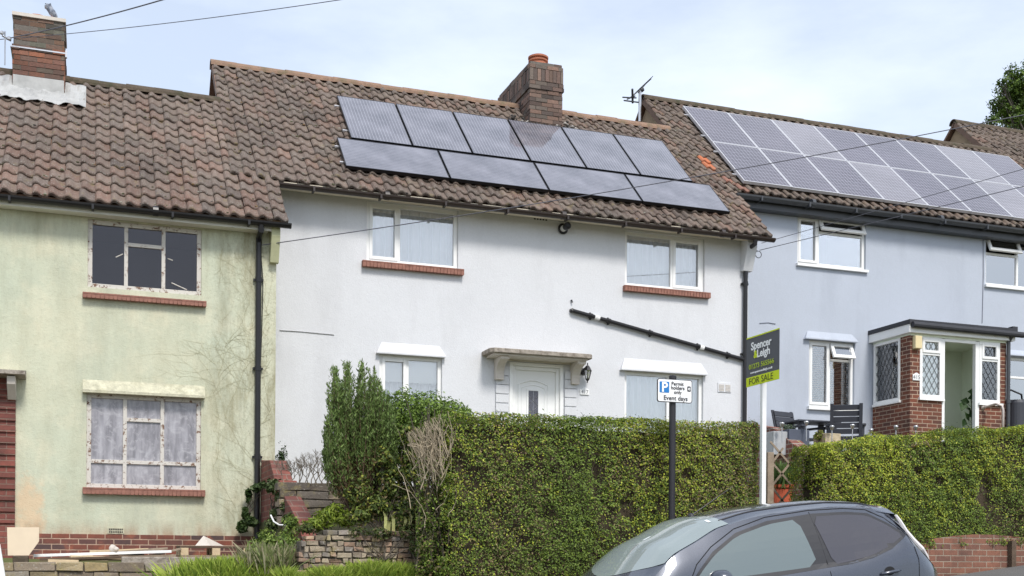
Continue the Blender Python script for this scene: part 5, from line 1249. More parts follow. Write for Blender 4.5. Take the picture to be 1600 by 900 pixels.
def spray_mesh(name, P, size, cols, parent, mat_, up=1.0, asp=.22, lean=.45):
    """narrow upright leaves / blades: long axis mostly vertical"""
    n = len(P); d = rng.normal(0, lean, (n, 3)); d[:, 2] = up; d /= np.linalg.norm(d, axis=1, keepdims=True); s_ = rng.normal(size=(n, 3)); s_ -= d * (s_ * d).sum(1, keepdims=True); s_ /= np.linalg.norm(s_, axis=1, keepdims=True)
    wl = np.array(world_loc(parent)) if parent else np.zeros(3); z = size[:, None]; V = np.empty((n, 4, 3)); V[:, 0] = P - s_ * z * asp * .5; V[:, 1] = P + s_ * z * asp * .5; bend = rng.normal(0, .22, (n, 3)) * z; bend[:, 2] = 0
    V[:, 2] = P + d * z * .6 + s_ * z * asp * .42 + bend * .4; V[:, 3] = P + d * z + bend
    me = bpy.data.meshes.new(name); me.vertices.add(4 * n); me.vertices.foreach_set('co', (V.reshape(-1, 3) - wl).ravel().astype(np.float32)); F = np.arange(4 * n).reshape(n, 4); T = np.concatenate([F[:, [0, 1, 2]], F[:, [0, 2, 3]]], 1).reshape(-1, 3)
    me.loops.add(len(T) * 3); me.loops.foreach_set('vertex_index', T.ravel().astype(np.int32)); me.polygons.add(len(T)); me.polygons.foreach_set('loop_start', (np.arange(len(T)) * 3).astype(np.int32)); me.polygons.foreach_set('loop_total', np.full(len(T), 3, np.int32))
    C = np.repeat(np.concatenate([cols, np.ones((n, 1))], 1), 2, axis=0); at_ = me.attributes.new('tint', 'FLOAT_COLOR', 'FACE'); at_.data.foreach_set('color', C.ravel().astype(np.float32)); me.materials.append(mat_); me.update(calc_edges=True)
    return lnk(bpy.data.objects.new(name, me), parent)
spray_mesh('foliage', np.concatenate(Ps), np.concatenate(Ss) * 1.5, np.concatenate(Cs), cf, M['leaf'], asp=.32)
# ---- undergrowth, ferns, weeds, ivy
def patch(name, label, cat, pts, n, tones, wts, size, mat_='leaf_glossy', asp=.5, surf=.4, kind=None):
    c0 = Vector(pts[0][:3]); o = empty(name, (c0.x, c0.y, c0.z - .2), label, cat); P, Nn = blob_leaves(pts, n, surf)
    f_ = leaf_mesh('foliage', P, Nn, rng.uniform(size * .6, size * 1.3, len(P)), palette(len(P), tones, wts), M[mat_], o, asp=asp); stems('stems', o, (c0.x, c0.y, c0.z - .3), [p[:3] for p in pts for _ in range(2)], .008); return o
B = lambda u, v, y, rx, ry, rz: (*at(u, v, y), rx, ry, rz)
patch('fern_clump', 'bright yellow green ferns below the conifer left of the crumbling wall', 'fern', [B(505, 810, 13.0, .16, .15, .10), B(520, 797, 13.1, .13, .15, .09), B(490, 818, 12.9, .14, .15, .10), B(535, 812, 13.0, .12, .12, .08)], 1500, [(.20, .27, .03), (.26, .32, .05), (.10, .15, .02)], [3, 2, 2], .07, asp=.25)
patch('bramble', 'bramble stems and leaves at the foot of the conifer above the crumbling wall', 'shrub', [B(590, 790, 12.9, .22, .2, .22), B(615, 760, 13.0, .22, .2, .28), B(640, 735, 12.9, .16, .2, .26), B(600, 715, 13.0, .12, .2, .14), B(640, 800, 12.7, .16, .2, .2), B(565, 805, 12.9, .18, .2, .12), B(640, 680, 13.1, .12, .2, .16), B(625, 820, 12.7, .2, .15, .1), B(560, 770, 13.0, .16, .16, .2)], 6500, [(.09, .13, .03), (.16, .21, .045), (.30, .31, .06), (.15, .11, .05), (.05, .075, .02)], [4, 3, 2, 2, 3], .05)
patch('ivy_plant', 'ivy climbing beside the black downpipe at the corner of the green house', 'ivy', [B(388, 775, 16.80, .05, .05, .11), B(383, 800, 16.78, .05, .05, .1), B(378, 822, 16.78, .07, .05, .1), B(398, 762, 16.75, .06, .05, .05), B(392, 815, 16.75, .08, .05, .05), B(412, 757, 16.5, .12, .1, .05)], 750, [(.035, .065, .018), (.06, .10, .03), (.12, .17, .06)], [4, 3, 1], .085, asp=.7)
patch('ivy_plant', 'ivy sprawling over the stepped red brick garden wall', 'ivy', [B(425, 760, 15.6, .16, .15, .08), B(440, 757, 15.4, .12, .12, .06), B(452, 765, 15.2, .10, .1, .05), B(432, 800, 15.2, .14, .12, .08), B(447, 790, 14.9, .10, .1, .10), B(438, 778, 15.1, .12, .1, .09), B(455, 812, 14.4, .12, .1, .10), B(425, 818, 15.0, .10, .1, .10)], 2000, [(.04, .065, .02), (.07, .10, .035), (.14, .18, .07)], [4, 3, 2], .07, asp=.6)
patch('weed_clump', 'green weeds at the foot of the red brick wall beside the pallets', 'weeds', [B(448, 845, 13.6, .16, .2, .16), B(418, 850, 13.8, .16, .2, .16), B(462, 862, 13.4, .2, .2, .14), B(405, 862, 13.8, .16, .2, .12), B(455, 820, 13.8, .12, .15, .10)], 3400, [(.10, .16, .03), (.17, .25, .05), (.28, .36, .08)], [3, 4, 2], .045)
patch('leafy_creeper', 'small leafy creeper hanging over the crumbling brick wall', 'creeper', [B(600, 832, 12.45, .16, .06, .05), B(640, 828, 12.4, .12, .06, .08), B(655, 850, 12.35, .08, .05, .12), B(560, 832, 12.5, .1, .06, .04), B(480, 828, 12.6, .14, .1, .07)], 1500, [(.05, .075, .02), (.10, .13, .03), (.13, .10, .05)], [4, 3, 2], .04)
# pale tulip-like stalks on the wall
o = empty('iris_clump', at(605, 830, 12.6), 'pale yellow green strap leaves on top of the crumbling wall', 'plant'); mb = MB(); r_ = random.Random(2)
for (u, v) in ((598, 798), (610, 803), (632, 806), (640, 797), (648, 800), (604, 812)):
    A = at(u + r_.uniform(-2, 5), 832, 12.6); T_ = at(u, v, 12.5); c_ = A.lerp(T_, .6) + Vector((.02, 0, .03))
    for w2 in (.018,): mb.face([A - Vector((w2, 0, 0)), A + Vector((w2, 0, 0)), c_ + Vector((w2, 0, 0)), c_ - Vector((w2, 0, 0))]); mb.face([c_ - Vector((w2, 0, 0)), c_ + Vector((w2, 0, 0)), T_])
mb.build('leaves', simple('strap_leaf', srgb(206, 208, 140), .6, .2), o)
# bare grey twigs in front of the wall between the two houses
o = empty('bare_shrub', at(480, 752, 15.8), 'bare grey winter twigs against the pale wall behind the stone terrace wall', 'shrub'); mb = MB(); r_ = random.Random(31)
def branch(p, d, ln, r, dep):
    q_ = p + d * ln; g_ = r_.uniform(.7, 1.2); mb.tube([p, p.lerp(q_, .5) + Vector((r_.uniform(-.02, .02), 0, r_.uniform(-.01, .02))), q_], [r, r * .85, r * .7], 3, col=(.17 * g_, .145 * g_, .115 * g_, 1), cap=False)
    if dep < 4:
        for _ in range(r_.choice((2, 3))): branch(q_, (d + Vector((r_.uniform(-.6, .6), r_.uniform(-.4, .4), r_.uniform(-.25, .4)))).normalized(), ln * r_.uniform(.6, .85), r * .68, dep + 1)
for u in range(446, 528, 5): branch(at(u, 758, 15.8 + r_.uniform(-.2, .3)), Vector((r_.uniform(-.5, .5), 0, 1)).normalized(), r_.uniform(.10, .17), .009, 0)
mb.build('twigs', M['twig'], o, cols=True)
o2 = patch('dark_evergreen', 'small dark evergreen tuft at the corner beside the green house wall', 'shrub', [B(440, 720, 17.2, .08, .1, .22), B(443, 740, 17.1, .12, .1, .15)], 900, [(.03, .06, .02), (.05, .085, .03)], [2, 1], .04)
# grass bank: countless blades
n = 60000; X = rng.uniform(-.4, 3.3, n); Y = np.where(X > 1.9, rng.uniform(12.1, 12.47, n), rng.uniform(11.95, 12.95, n)); dens = np.clip((X - .2) / 1.0, .01, 1); k = rng.uniform(0, 1, n) < dens; X, Y = X[k], Y[k]
Zg = np.array([ground_z(x, y) for x, y in zip(X, Y)]); P = np.stack([X, Y, Zg], 1); tall = .17 + .07 * fld(P, 3, 2); 
tone = palette(len(P), [(.38, .48, .08), (.28, .38, .06), (.50, .56, .14), (.16, .25, .04)], [4, 4, 2, 2])
gs = spray_mesh('grass', P, np.clip(np.minimum(tall * 1.6, .0 + .05 * fld(P, 2.3, 9) - Zg), .03, .5) * rng.uniform(.7, 1.12, len(P)), tone, None, M['leaf'], asp=.035, lean=.38); tag(gs, 'bright green long grass growing along the bank in front of the walls', 'grass', kind='stuff')
n = 420; c_ = at(425, 870, 12.7); P = np.stack([rng.normal(c_.x, .13, n), rng.normal(12.7, .1, n), np.full(n, c_.z - .18)], 1)
ws = spray_mesh('dry_grass', P, rng.uniform(.2, .42, n), palette(n, [(.36, .33, .2), (.22, .26, .1)], [1, 1]), None, M['leaf'], asp=.02, lean=.4); tag(ws, 'pale dry seed grass tuft in front of the red brick wall', 'grass', kind='stuff')
# ------------------------------------------------------------------ garden walls
def rubble(name, label, x0, x1, y, z0, zt, rows, tones, yl=.25, cat='wall', lw=(.1, .26), axis='x', seed=1):
    """coursed rough stones / worn bricks, each slightly out of line, one mesh"""
    mb = MB(); r_ = random.Random(seed); rh = (max(zt(x0), zt(x1)) - z0) / rows; z = z0
    mb.box(x0, x1, y + .03, y + yl, z0, min(zt(x0), zt(x1)) - .02, col=(.12, .10, .08, 1))
    for j in range(rows):
        x = x0 - r_.uniform(0, lw[0])
        while x < x1:
            w_ = r_.uniform(*lw); xc = x + w_ / 2
            if z + rh * .6 < zt(min(max(xc, x0), x1)) and xc > x0 and xc < x1:
                c = r_.choice(tones); k = r_.uniform(.75, 1.25); e = .006; d = r_.uniform(-.02, .015)
                A = [x + e, x + w_ - e, y + d, y + yl, z + e, z + rh - e]; i = len(mb.v)
                mb.box(*A, col=(c[0] * k, c[1] * k, c[2] * k, 1))
                for q in range(i, i + 8): v = mb.v[q]; mb.v[q] = (v[0] + r_.uniform(-.011, .011), v[1] + r_.uniform(-.012, .012), v[2] + r_.uniform(-.010, .010))
            x += w_
        z += rh
    o = mb.build(name, M['stone'], bevel=.006, cols=True); tag(o, label, cat); return o
a, b = at(468, 840, 12.55), at(668, 840, 12.55); tz = at(560, 831, 12.55).z
ST = [(.36, .29, .21), (.30, .24, .18), (.38, .26, .18), (.22, .19, .16), (.44, .36, .26), (.30, .20, .14)]
rubble('retaining_wall', 'crumbling low wall of worn buff bricks below the conifer', a.x, b.x, 12.5, -.55, lambda x: tz + .03 * math.sin(x * 6) + .02 * math.sin(x * 17) - (.07 if x < a.x + .25 else 0), 14, ST, lw=(.05, .17), seed=4)
a, b = at(446, 780, 14.9), at(560, 780, 14.9); tz2 = at(480, 756, 14.9).z
rubble('terrace_wall', 'grey stone terrace wall between the red brick wall and the conifer', a.x, b.x + .6, 14.9, .2, lambda x: tz2 + .02 * math.sin(x * 9), 7, [(.20, .17, .14), (.16, .13, .10), (.25, .20, .15), (.13, .11, .09)], lw=(.12, .42), seed=6)
# stepped red brick wall running from the green house corner towards the street
mb = MB(); xw = 2.30
pts = [(16.90, 1.36), (16.1, 1.30), (15.6, 1.0), (15.25, .98), (15.2, .86), (14.6, .66), (14.0, .45), (13.4, .1)]
for i in range(len(pts) - 1):
    (ya, za), (yb, zb) = pts[i], pts[i + 1]; zz = [za, zb]
    mb.prism([(yb, -.3), (ya, -.3), (ya, za), (yb, zb)], 'x', xw + .004 * i, xw + .24 - .004 * i)
o = mb.build('garden_wall', M['brick_red'], bevel=.008); tag(o, 'stepped red brick garden wall sloping down from the corner of the green house', 'wall')
# white hose draped over it
mb = MB(); mb.tube([at(423, 805, 14.6), at(428, 815, 14.5), at(436, 820, 14.4), at(452, 821, 14.3)], .010, 6); mb.build('garden_hose', M['white_paint']); tag(bpy.data.objects['garden_hose'], 'thin white hose drooping over the red brick wall', 'hose')
# boundary wall between the middle and blue plots
mb = MB(); xw = at(1212, 700, 16.8).x
for (ya, za, yb, zb) in ((17.9, at(1197, 662, 17.8).z, 16.9, at(1210, 668, 16.9).z), (16.9, at(1210, 668, 16.9).z, 15.6, at(1240, 725, 15.8).z), (15.6, at(1240, 725, 15.8).z, 14.2, .95)):
    mb.prism([(yb, .6), (ya, .6), (ya, za), (yb, zb)], 'x', xw, xw + .24)
o = mb.build('boundary_wall', brick('mossy_wall_brick', srgb(142, 84, 70), srgb(112, 76, 66), srgb(170, 160, 148), dirt_amt=.5, light=srgb(214, 208, 198)), bevel=.01); tag(o, 'sloping brick boundary wall between the middle and blue houses seen through the hedge gap', 'wall')
# terrace edge of the blue plot
mb = MB(); mb.box(xw + .25, pxl - .01, 16.4, 16.6, 1.0, 1.77); o = mb.build('terrace_wall', M['brick_wall']); tag(o, 'brick retaining wall at the front edge of the blue house terrace', 'wall')
mb = MB(); mb.box(xw + .25, pxl - .012, 16.6, YB - .003, 1.6, 1.768); o = mb.build('terrace', simple('paving_slab', srgb(150, 144, 136), .85, .1, 3, .2)); o['kind'] = 'structure'

# ------------------------------------------------------------------ green house forecourt
rubble('low_wall', 'low mossy block wall along the front of the green house forecourt', -2.2, 1.9, 14.2, -.6, lambda x: at(200, 879, 14.2).z, 5, [(.34, .27, .16), (.28, .24, .19), (.38, .32, .24), (.24, .19, .14), (.38, .29, .15)], lw=(.25, .5), seed=9)
mb = MB(); z = at(300, 870.5, 14.8).z; mb.box(at(190, 870, 14.8).x, at(385, 870, 14.8).x, 14.75, 14.95, z - .16, z)
o = mb.build('kerb_stone', M['concrete'], bevel=.01); tag(o, 'dark damp kerb stone under the pallets', 'kerb stone')
yq = 15.6
def plank(u0, v0, u1, v1, y, t=.03, w_=.09, m_='wood_pale', label='', nm='plank', grp=None):
    A, B_ = at(u0, v0, y), at(u1, v1, y); d = (B_ - A).normalized(); L_ = (B_ - A).length; up = Vector((0, 0, 1)); side = d.cross(up).normalized(); up = side.cross(d)
    Mx = Matrix((( d.x, side.x, up.x, A.x), (d.y, side.y, up.y, A.y), (d.z, side.z, up.z, A.z), (0, 0, 0, 1))); mb = MB(); mb.box(0, L_, -w_, 0, -t, 0, M=Mx); o = mb.build(nm, M[m_], bevel=.003); tag(o, label, 'plank', grp); return o
g_ = 'loose timber on the forecourt'
plank(52, 866, 268, 859.5, yq, .035, .10, 'white_paint', 'long white painted board lying across the timber pile', grp=g_)
plank(95, 871, 275, 866, yq + .02, .05, .12, 'wood_grey', 'long grey weathered board under the white board', grp=g_)
plank(75, 874, 123, 875, yq - .3, .055, .12, 'wood_pale', 'short fresh pine offcut at the left of the timber pile', grp=g_)
plank(170, 862, 262, 855, yq + .15, .03, .14, 'wood_grey', 'warped grey board propped towards the pallet', grp=g_)
plank(235, 867, 283, 856, yq + .05, .025, .2, 'wood_grey', 'wide grey board sloping up onto the pallet', grp=g_)
for (a_, b_, c_, d_, yy, mm, ll) in ((62, 872, 190, 869, 15.35, 'wood_dark', 'dark damp board at the bottom of the timber pile'), (110, 867.5, 205, 871, 15.5, 'wood_pale', 'thin pale batten crossing under the white board'), (200, 869, 276, 870.5, 15.45, 'wood_dark', 'dark short board in front of the low pallet'), (140, 860, 232, 856.5, 15.9, 'wood_pale', 'pale board resting on the back of the low pallet')):
    plank(a_, b_, c_, d_, yy, .03, .10, mm, ll, grp=g_)
def pallet(u0, u1, vt, vb, y, label):
    x0, x1 = at(u0, vt, y).x, at(u1, vt, y).x; zt_, zb_ = at((u0 + u1) / 2, vt, y).z, at((u0 + u1) / 2, vb, y).z; o = empty('pallet', ((x0 + x1) / 2, y, zb_), label, 'pallet', 'wooden pallets'); D_ = .8
    h = zt_ - zb_
    for k in range(9): mb = MB(); a_ = y + k * D_ / 9; mb.box(x0, x1, a_, a_ + .065, zt_ - .022, zt_ + .001 * k); mb.build('top_board', M['wood_dark'], o)
    for k in range(3):
        for j in range(3): mb = MB(); xc = x0 + (x1 - x0 - .1) * j / 2; yc = y + (D_ - .1) * k / 2; mb.box(xc, xc + .1, yc, yc + .1, zb_ + .02, zt_ - .024); mb.build('block', M['wood_pale'], o)
    for k in range(3): mb = MB(); yc = y + (D_ - .1) * k / 2; mb.box(x0, x1, yc, yc + .1, zb_, zb_ + .018); mb.build('bottom_board', M['wood_grey'], o)
pallet(282, 393, 853.5, 870, 15.75, 'wooden pallet with pale blocks lying at the foot of the ivy')
pallet(132, 225, 865, 876, 15.9, 'low wooden pallet buried under loose boards')
o = (lambda mb: (mb.lump(at(176, 856, 15.7), .045, n=8), mb.lump(at(182, 858, 15.6), .03, n=8), mb.build('rubble_lump', M['stone_trim'], smooth=True))[-1])(MB()); tag(o, 'round lump of pale rubble on the white board', 'rubble')
mb = MB(); A = at(318, 837, 15.9); i = len(mb.v); c0, c1 = at(305, 852.5, 15.85), at(328, 852.5, 15.8); b0 = at(350, 853, 16.0)
mb.face([c0, c1, A]); mb.face([c1, b0, A]); mb.face([b0, c0, A]); mb.face([c0, b0, c1]); o = mb.build('stone_fragment', M['stone_trim'], bevel=.004); tag(o, 'pointed fragment of broken stone standing on the pallet', 'rubble')
# leaning board, pillar stub
c = [at(11, 824, 15.4), at(61, 824, 15.4), at(61, 846, 15.4), at(45, 868, 15.4), at(12, 868, 15.4)]
mb = MB(); mb.prism([(p.x, p.z) for p in c][::-1], 'y', 15.4, 15.425); o = mb.build('board', simple('pale_chipboard', srgb(226, 208, 182), .8, .04, 6), bevel=.002); tag(o, 'pale square board with a cut off corner leaning at the left edge', 'board')
mb = MB(); c0 = at(20, 868, 15.35); mb.box(c0.x, at(44, 868, 15.3).x, 15.3, 15.5, c0.z - .16, c0.z - .003); o = mb.build('mossy_block', M['ridge_dark'], bevel=.012); tag(o, 'mossy yellowish block under the leaning pale board', 'block')
mb = MB(); P0 = [at(0, 850, 12.5), at(9, 905, 12.5), at(-30, 905, 12.5), at(-30, 850, 12.5)]; mb.prism([(p.x, p.z) for p in P0][::-1], 'y', 12.5, 12.56); o = mb.build('white_panel', M['white_paint'], bevel=.004); tag(o, 'slanting edge of a white panel at the bottom left corner', 'panel')

# ------------------------------------------------------------------ gate gap between the hedges
xg = at(1201, 750, 12.75).x; o = (lambda mb: (mb.box(xg - .045, xg + .045, 12.7, 12.8, -.6, at(1201, 707, 12.75).z), mb.build('gatepost', M['wood_grey'], bevel=.006))[-1])(MB()); tag(o, 'weathered grey timber gatepost in the gap between the hedges', 'post')
yp = 13.6; p0, p1 = at(1206, 790, yp), at(1236, 790, yp); zt_ = at(1220, 758, yp).z; xc, rr = (p0.x + p1.x) / 2, (p1.x - p0.x) / 2
pot = empty('flower_pot', (xc, yp, zt_ - .5), 'tall terracotta pot with a green plant in the gap between the hedges', 'plant pot')
mb = MB(); mb.lathe((xc, yp, zt_), [(0, -.5), (rr * .82, -.5), (rr * .94, -.04), (rr * 1.05, -.038), (rr * 1.08, 0), (rr * .95, 0), (rr * .9, -.06), (0, -.06)], 24); mb.build('pot', simple('bright_terracotta', srgb(196, 96, 66), .8, .15, 9, .2), pot, smooth=False)
n = 500; P = np.stack([rng.normal(xc, rr * .4, n), rng.normal(yp, rr * .4, n), np.full(n, zt_ - .05)], 1); spray_mesh('plant', P, rng.uniform(.15, .42, n), palette(n, [(.09, .15, .04), (.14, .21, .06), (.05, .09, .03)], [2, 2, 1]), pot, M['leaf'], asp=.06, lean=.28)
tr = empty('trellis', at(1220, 790, 13.1), 'weathered diagonal lattice gate across the gap between the hedges', 'trellis'); mb = MB(); yt = 13.1
for (ua, va, ub, vb) in ((1206, 722, 1236, 757), (1206, 760, 1236, 800), (1206, 800, 1236, 765), (1204, 727, 1224, 700), (1206, 760, 1236, 722), (1204, 690, 1236, 727)):
    A, B_ = at(ua, va, yt), at(ub, vb, yt); d = (B_ - A).normalized(); s_ = Vector((-d.z, 0, d.x)) * .013; mb.face([A - s_, B_ - s_, B_ + s_, A + s_]); mb.face([A - s_ + Vector((0, .01, 0)), A + s_ + Vector((0, .01, 0)), B_ + s_ + Vector((0, .01, 0)), B_ - s_ + Vector((0, .01, 0))])
mb.build('lattice', M['wood_grey'], tr)

# ------------------------------------------------------------------ terrace furniture of the blue house
def chair(name, xc, yc, z, rot, label):
    o = empty('garden_chair', (xc, yc, z), label, 'garden chair', 'charcoal garden chairs on the terrace'); Mx = Matrix.Translation((xc, yc, z)) @ Matrix.Rotation(rot, 4, 'Z'); C_ = M['slate_plastic']
    mb = MB(); w_ = .25
    for k in range(5): mb.box(-w_, w_, -.26 + k * .105, -.17 + k * .105, .39, .42, M=Mx)
    mb.build('seat', C_, o, bevel=.004); mb = MB(); Mb = Mx @ Matrix.Translation((0, .26, .40)) @ Matrix.Rotation(R(-14), 4, 'X')
    for k in range(5): mb.box(-w_, w_, 0, .03, .06 + k * .105, .152 + k * .105, M=Mb)
    for s_ in (-1, 1): mb.box(s_ * w_ * .98 - .03, s_ * w_ * .98 + .03, .03, .06, -.05, .60, M=Mb)
    mb.build('backrest', C_, o, bevel=.004)
    for s_ in (-1, 1):
        mb = MB(); mb.box(s_ * .29 - .05, s_ * .29 + .05, -.34, .32, .60, .635, M=Mx); mb.build('armrest', C_, o, bevel=.006)
        for (ya, yb) in ((-.30, -.22), (.20, .28)): mb = MB(); mb.box(s_ * .29 - .025, s_ * .29 + .025, ya, yb, 0, .60, M=Mx); mb.build('leg', C_, o, bevel=.004)
    return o
cA = at(1226, 660, 18.35); cB = at(1318, 663, 17.85)
chair('a', cA.x + .33, 18.35, 1.77, R(15), 'left charcoal slatted garden chair turned towards the table')
chair('b', cB.x + .0, 17.8, 1.77, R(147), 'right charcoal slatted garden chair seen from behind')
tb = empty('garden_table', (at(1275, 668, 18.2).x, 18.2, 1.77), 'low charcoal slatted garden table between the two chairs', 'garden table'); x0, x1 = at(1236, 660, 18.2).x, at(1302, 660, 18.2).x; zt_ = at(1270, 659, 18.2).z; mb = MB()
for k in range(5): mb.box(x0, x1, 17.95 + k * .11, 18.05 + k * .11, zt_ - .03, zt_)
mb.build('tabletop', M['slate_plastic'], tb, bevel=.004)
for xx in (x0 + .12, x1 - .12):
    for yy in (18.0, 18.4): mb = MB(); mb.prism([(xx - .07, 1.77), (xx + .02, 1.77), (xx + .06, zt_ - .03), (xx - .03, zt_ - .03)], 'y', yy, yy + .06); mb.build('leg', M['slate_plastic'], tb)
def planter(u0, u1, vt, y, m_, label, dp=.35):
    x0, x1 = at(u0, vt, y).x, at(u1, vt, y).x; z = at((u0 + u1) / 2, vt, y).z; mb = MB(); t = .03
    mb.box(x0, x1, y, y + t, z - .38, z); mb.box(x0, x1, y + dp - t, y + dp, z - .38, z); mb.box(x0, x0 + t, y + t, y + dp - t, z - .38, z); mb.box(x1 - t, x1, y + t, y + dp - t, z - .38, z); mb.box(x0 + t, x1 - t, y + t, y + dp - t, z - .36, z - .04)
    o = mb.build('planter', m_, bevel=.008); tag(o, label, 'planter'); return o
planter(1209, 1232, 674, 16.5, M['planter_grey'], 'square light grey planter at the left end of the terrace edge')
planter(1233, 1265, 671, 16.45, M['planter_dark'], 'square slate blue planter beside the light grey one')
planter(1290, 1314, 677, 16.45, M['planter_stone'], 'rough beige stone trough in front of the right garden chair')
patch('trough_plant', 'small yellow green plant between the slate planter and the stone trough', 'plant', [B(1278, 682, 16.6, .10, .08, .08), B(1284, 676, 16.6, .05, .05, .06)], 500, [(.25, .26, .05), (.16, .2, .04), (.30, .24, .10)], [2, 2, 1], .035)
patch('trough_plant', 'wispy grey green plant in the light grey planter', 'plant', [B(1228, 668, 16.65, .12, .08, .05)], 300, [(.16, .2, .14), (.1, .14, .08)], [1, 1], .03)
mb = MB(); P_ = at(1365, 688, 16.45); mb.box(P_.x - .2, at(1425, 688, 16.45).x, 16.45, 16.75, 1.75, at(1390, 681, 16.45).z); o = mb.build('planter', M['slate_plastic'], bevel=.008); tag(o, 'long low dark trough at the foot of the porch just above the hedge', 'planter')
n = 260; P = np.stack([rng.uniform(P_.x - .15, at(1425, 688, 16.45).x - .05, n), rng.uniform(16.5, 16.7, n), np.full(n, at(1390, 681, 16.45).z - .02)], 1)
ds = ['left of the slate planter', 'on the slate planter corner', 'on the left end of the stone trough', 'behind the right garden chair', 'left of the porch side wall', 'before the porch brick corner', 'before the porch front wall']
for k, (u, v) in enumerate(((1222, 662), (1260, 660), (1300, 667), (1332, 665), (1361, 672), (1400, 667), (1431, 667))):
    T_ = at(u, v, 16.35); L_ = empty('garden_light', (T_.x, 16.35, T_.z - .3), 'small chrome solar stake light ' + ds[k], 'garden light', 'chrome solar stake lights')
    mb = MB(); mb.tube([(T_.x, 16.35, T_.z - .3), (T_.x, 16.35, T_.z - .02)], .008, 6); mb.build('stake', M['chrome'], L_)
    mb = MB(); mb.lathe((T_.x, 16.35, T_.z), [(0, .03), (.035, .02), (.04, 0), (.03, -.015), (.022, -.05), (0, -.06)], 14); mb.build('lamp_head', M['chrome'], L_, smooth=True)
# climbing plant in the porch doorway
pp = empty('house_plant', (at(1516, 680, 18.25).x, 18.25, 2.06), 'tall broad leaved plant standing in the blue house porch doorway', 'plant'); P = []; Nn = []; r_ = random.Random(4); mb = MB()
stem = [at(1517, 690, 18.25), at(1519, 660, 18.25), at(1518, 635, 18.25), at(1517, 612, 18.25)]; mb.tube(stem, .010, 6, col=(.07, .1, .03, 1))
for (u, v) in ((1519, 612), (1508, 627), (1505, 634), (1514, 640), (1511, 651), (1506, 660), (1518, 648), (1520, 622), (1521, 665), (1509, 679), (1500, 687), (1490, 687), (1482, 690), (1495, 683), (1516, 688)):
    T_ = at(u, v, 18.22); P.append(tuple(T_)); Nn.append((r_.uniform(-.5, .5), -1, r_.uniform(-.2, .8))); mb.tube([(at(1518, 690 if v > 670 else v + 10, 18.25)), T_], .005, 4, col=(.07, .1, .03, 1))
leaf_mesh('foliage', np.array(P), np.array(Nn), rng.uniform(.16, .24, len(P)), palette(len(P), [(.03, .065, .02), (.05, .1, .03)], [2, 1]), M['leaf_glossy'], pp, asp=.75); mb.build('stem', M['twig'], pp, cols=True)
# water butt
wb = empty('water_butt', (at(1588, 650, 18.35).x, 18.35, 2.06), 'black plastic water butt with a hose beside the porch downpipe', 'water butt'); x = wb.location.x; zt_ = at(1588, 626, 18.35).z
mb = MB(); mb.lathe((x, 18.35, 2.06), [(0, 0), (.19, 0), (.215, .05), (.21, .3), (.225, .32), (.22, zt_ - 2.12), (.20, zt_ - 2.09), (.19, zt_ - 2.06), (0, zt_ - 2.04)], 28)
for k in range(8): t = math.pi * 2 * k / 8; mb.box(-.02, .02, .205, .228, .1, .55, M=Matrix.Translation((x, 18.35, 2.06)) @ Matrix.Rotation(t, 4, 'Z'))
mb.build('tank', M['slate_plastic'], wb); mb = MB(); mb.tube([(xdp, YP - .05, zt_ + .12), (xdp + .1, YP - .02, zt_ + .13), (x - .02, 18.2, zt_ + .1), (x + .05, 18.25, zt_ - .02)], .018, 8); mb.build('hose', M['black'], wb, smooth=True)
# ------------------------------------------------------------------ tree beyond the far roof
ty = 34; tb_ = at(1640, 190, ty); tree = empty('tree', (tb_.x, ty, 5.0), 'green leafy tree beyond the furthest roof at the right edge', 'tree'); mb = MB()
r_ = random.Random(12); tgt = []
for (u, v, rx, rz) in ((1600, 160, .9, .9), (1578, 180, .5, .5), (1575, 145, .35, .45), (1590, 128, .6, .5), (1563, 172, .3, .35), (1625, 120, 1.0, .8), (1610, 190, 1.2, .7), (1650, 160, 1.3, 1.3), (1552, 188, .3, .22), (1564, 132, .14, .3), (1578, 112, .07, .35), (1585, 165, .6, .6), (1690, 150, 1.6, 1.4), (1720, 180, 1.6, 1.2), (1660, 110, .9, .6), (1556, 160, .18, .25)): tgt.append((*at(u, v, ty + rng.uniform(-.6, .6)), rx, max(.5, rx), rz))
tk = Vector((at(1640, 200, ty).x, ty, 4.5)); tt_ = Vector((tk.x + .2, ty, at(1640, 150, ty).z)); mb.tube([tk, tk.lerp(tt_, .5) + Vector((.1, 0, 0)), tt_], [.26, .2, .08], 10, col=(.10, .085, .07, 1), cap=False)
for b_ in tgt:
    T_ = Vector(b_[:3]); A = tk.lerp(tt_, min(.85, max(.35, (T_.z - tk.z) / (tt_.z - tk.z) - .3))); mid = A.lerp(T_, .55) + Vector((0, 0, .25)); mb.tube([A, mid, T_], [.07, .045, .015], 5, col=(.10, .085, .07, 1), cap=False)
    for _ in range(7):
        E_ = T_ + Vector((r_.uniform(-1, 1) * b_[3], r_.uniform(-1, 1) * b_[4], r_.uniform(-.8, 1) * b_[5])); mb.tube([mid.lerp(T_, r_.random()), E_], [.02, .006], 4, col=(.10, .085, .07, 1), cap=False)
mb.build('trunk', M['twig'], tree, cols=True)
P, Nn = blob_leaves(tgt, 34000, .25); k = fld(P, 2.4, 5) > -.55; P, Nn = P[k], Nn[k]
leaf_mesh('crown', P, Nn, rng.uniform(.07, .15, len(P)), palette(len(P), [(.07, .12, .02), (.11, .18, .03), (.16, .24, .04), (.04, .07, .015)], [4, 3, 2, 2]), M['leaf'], tree, asp=.6)

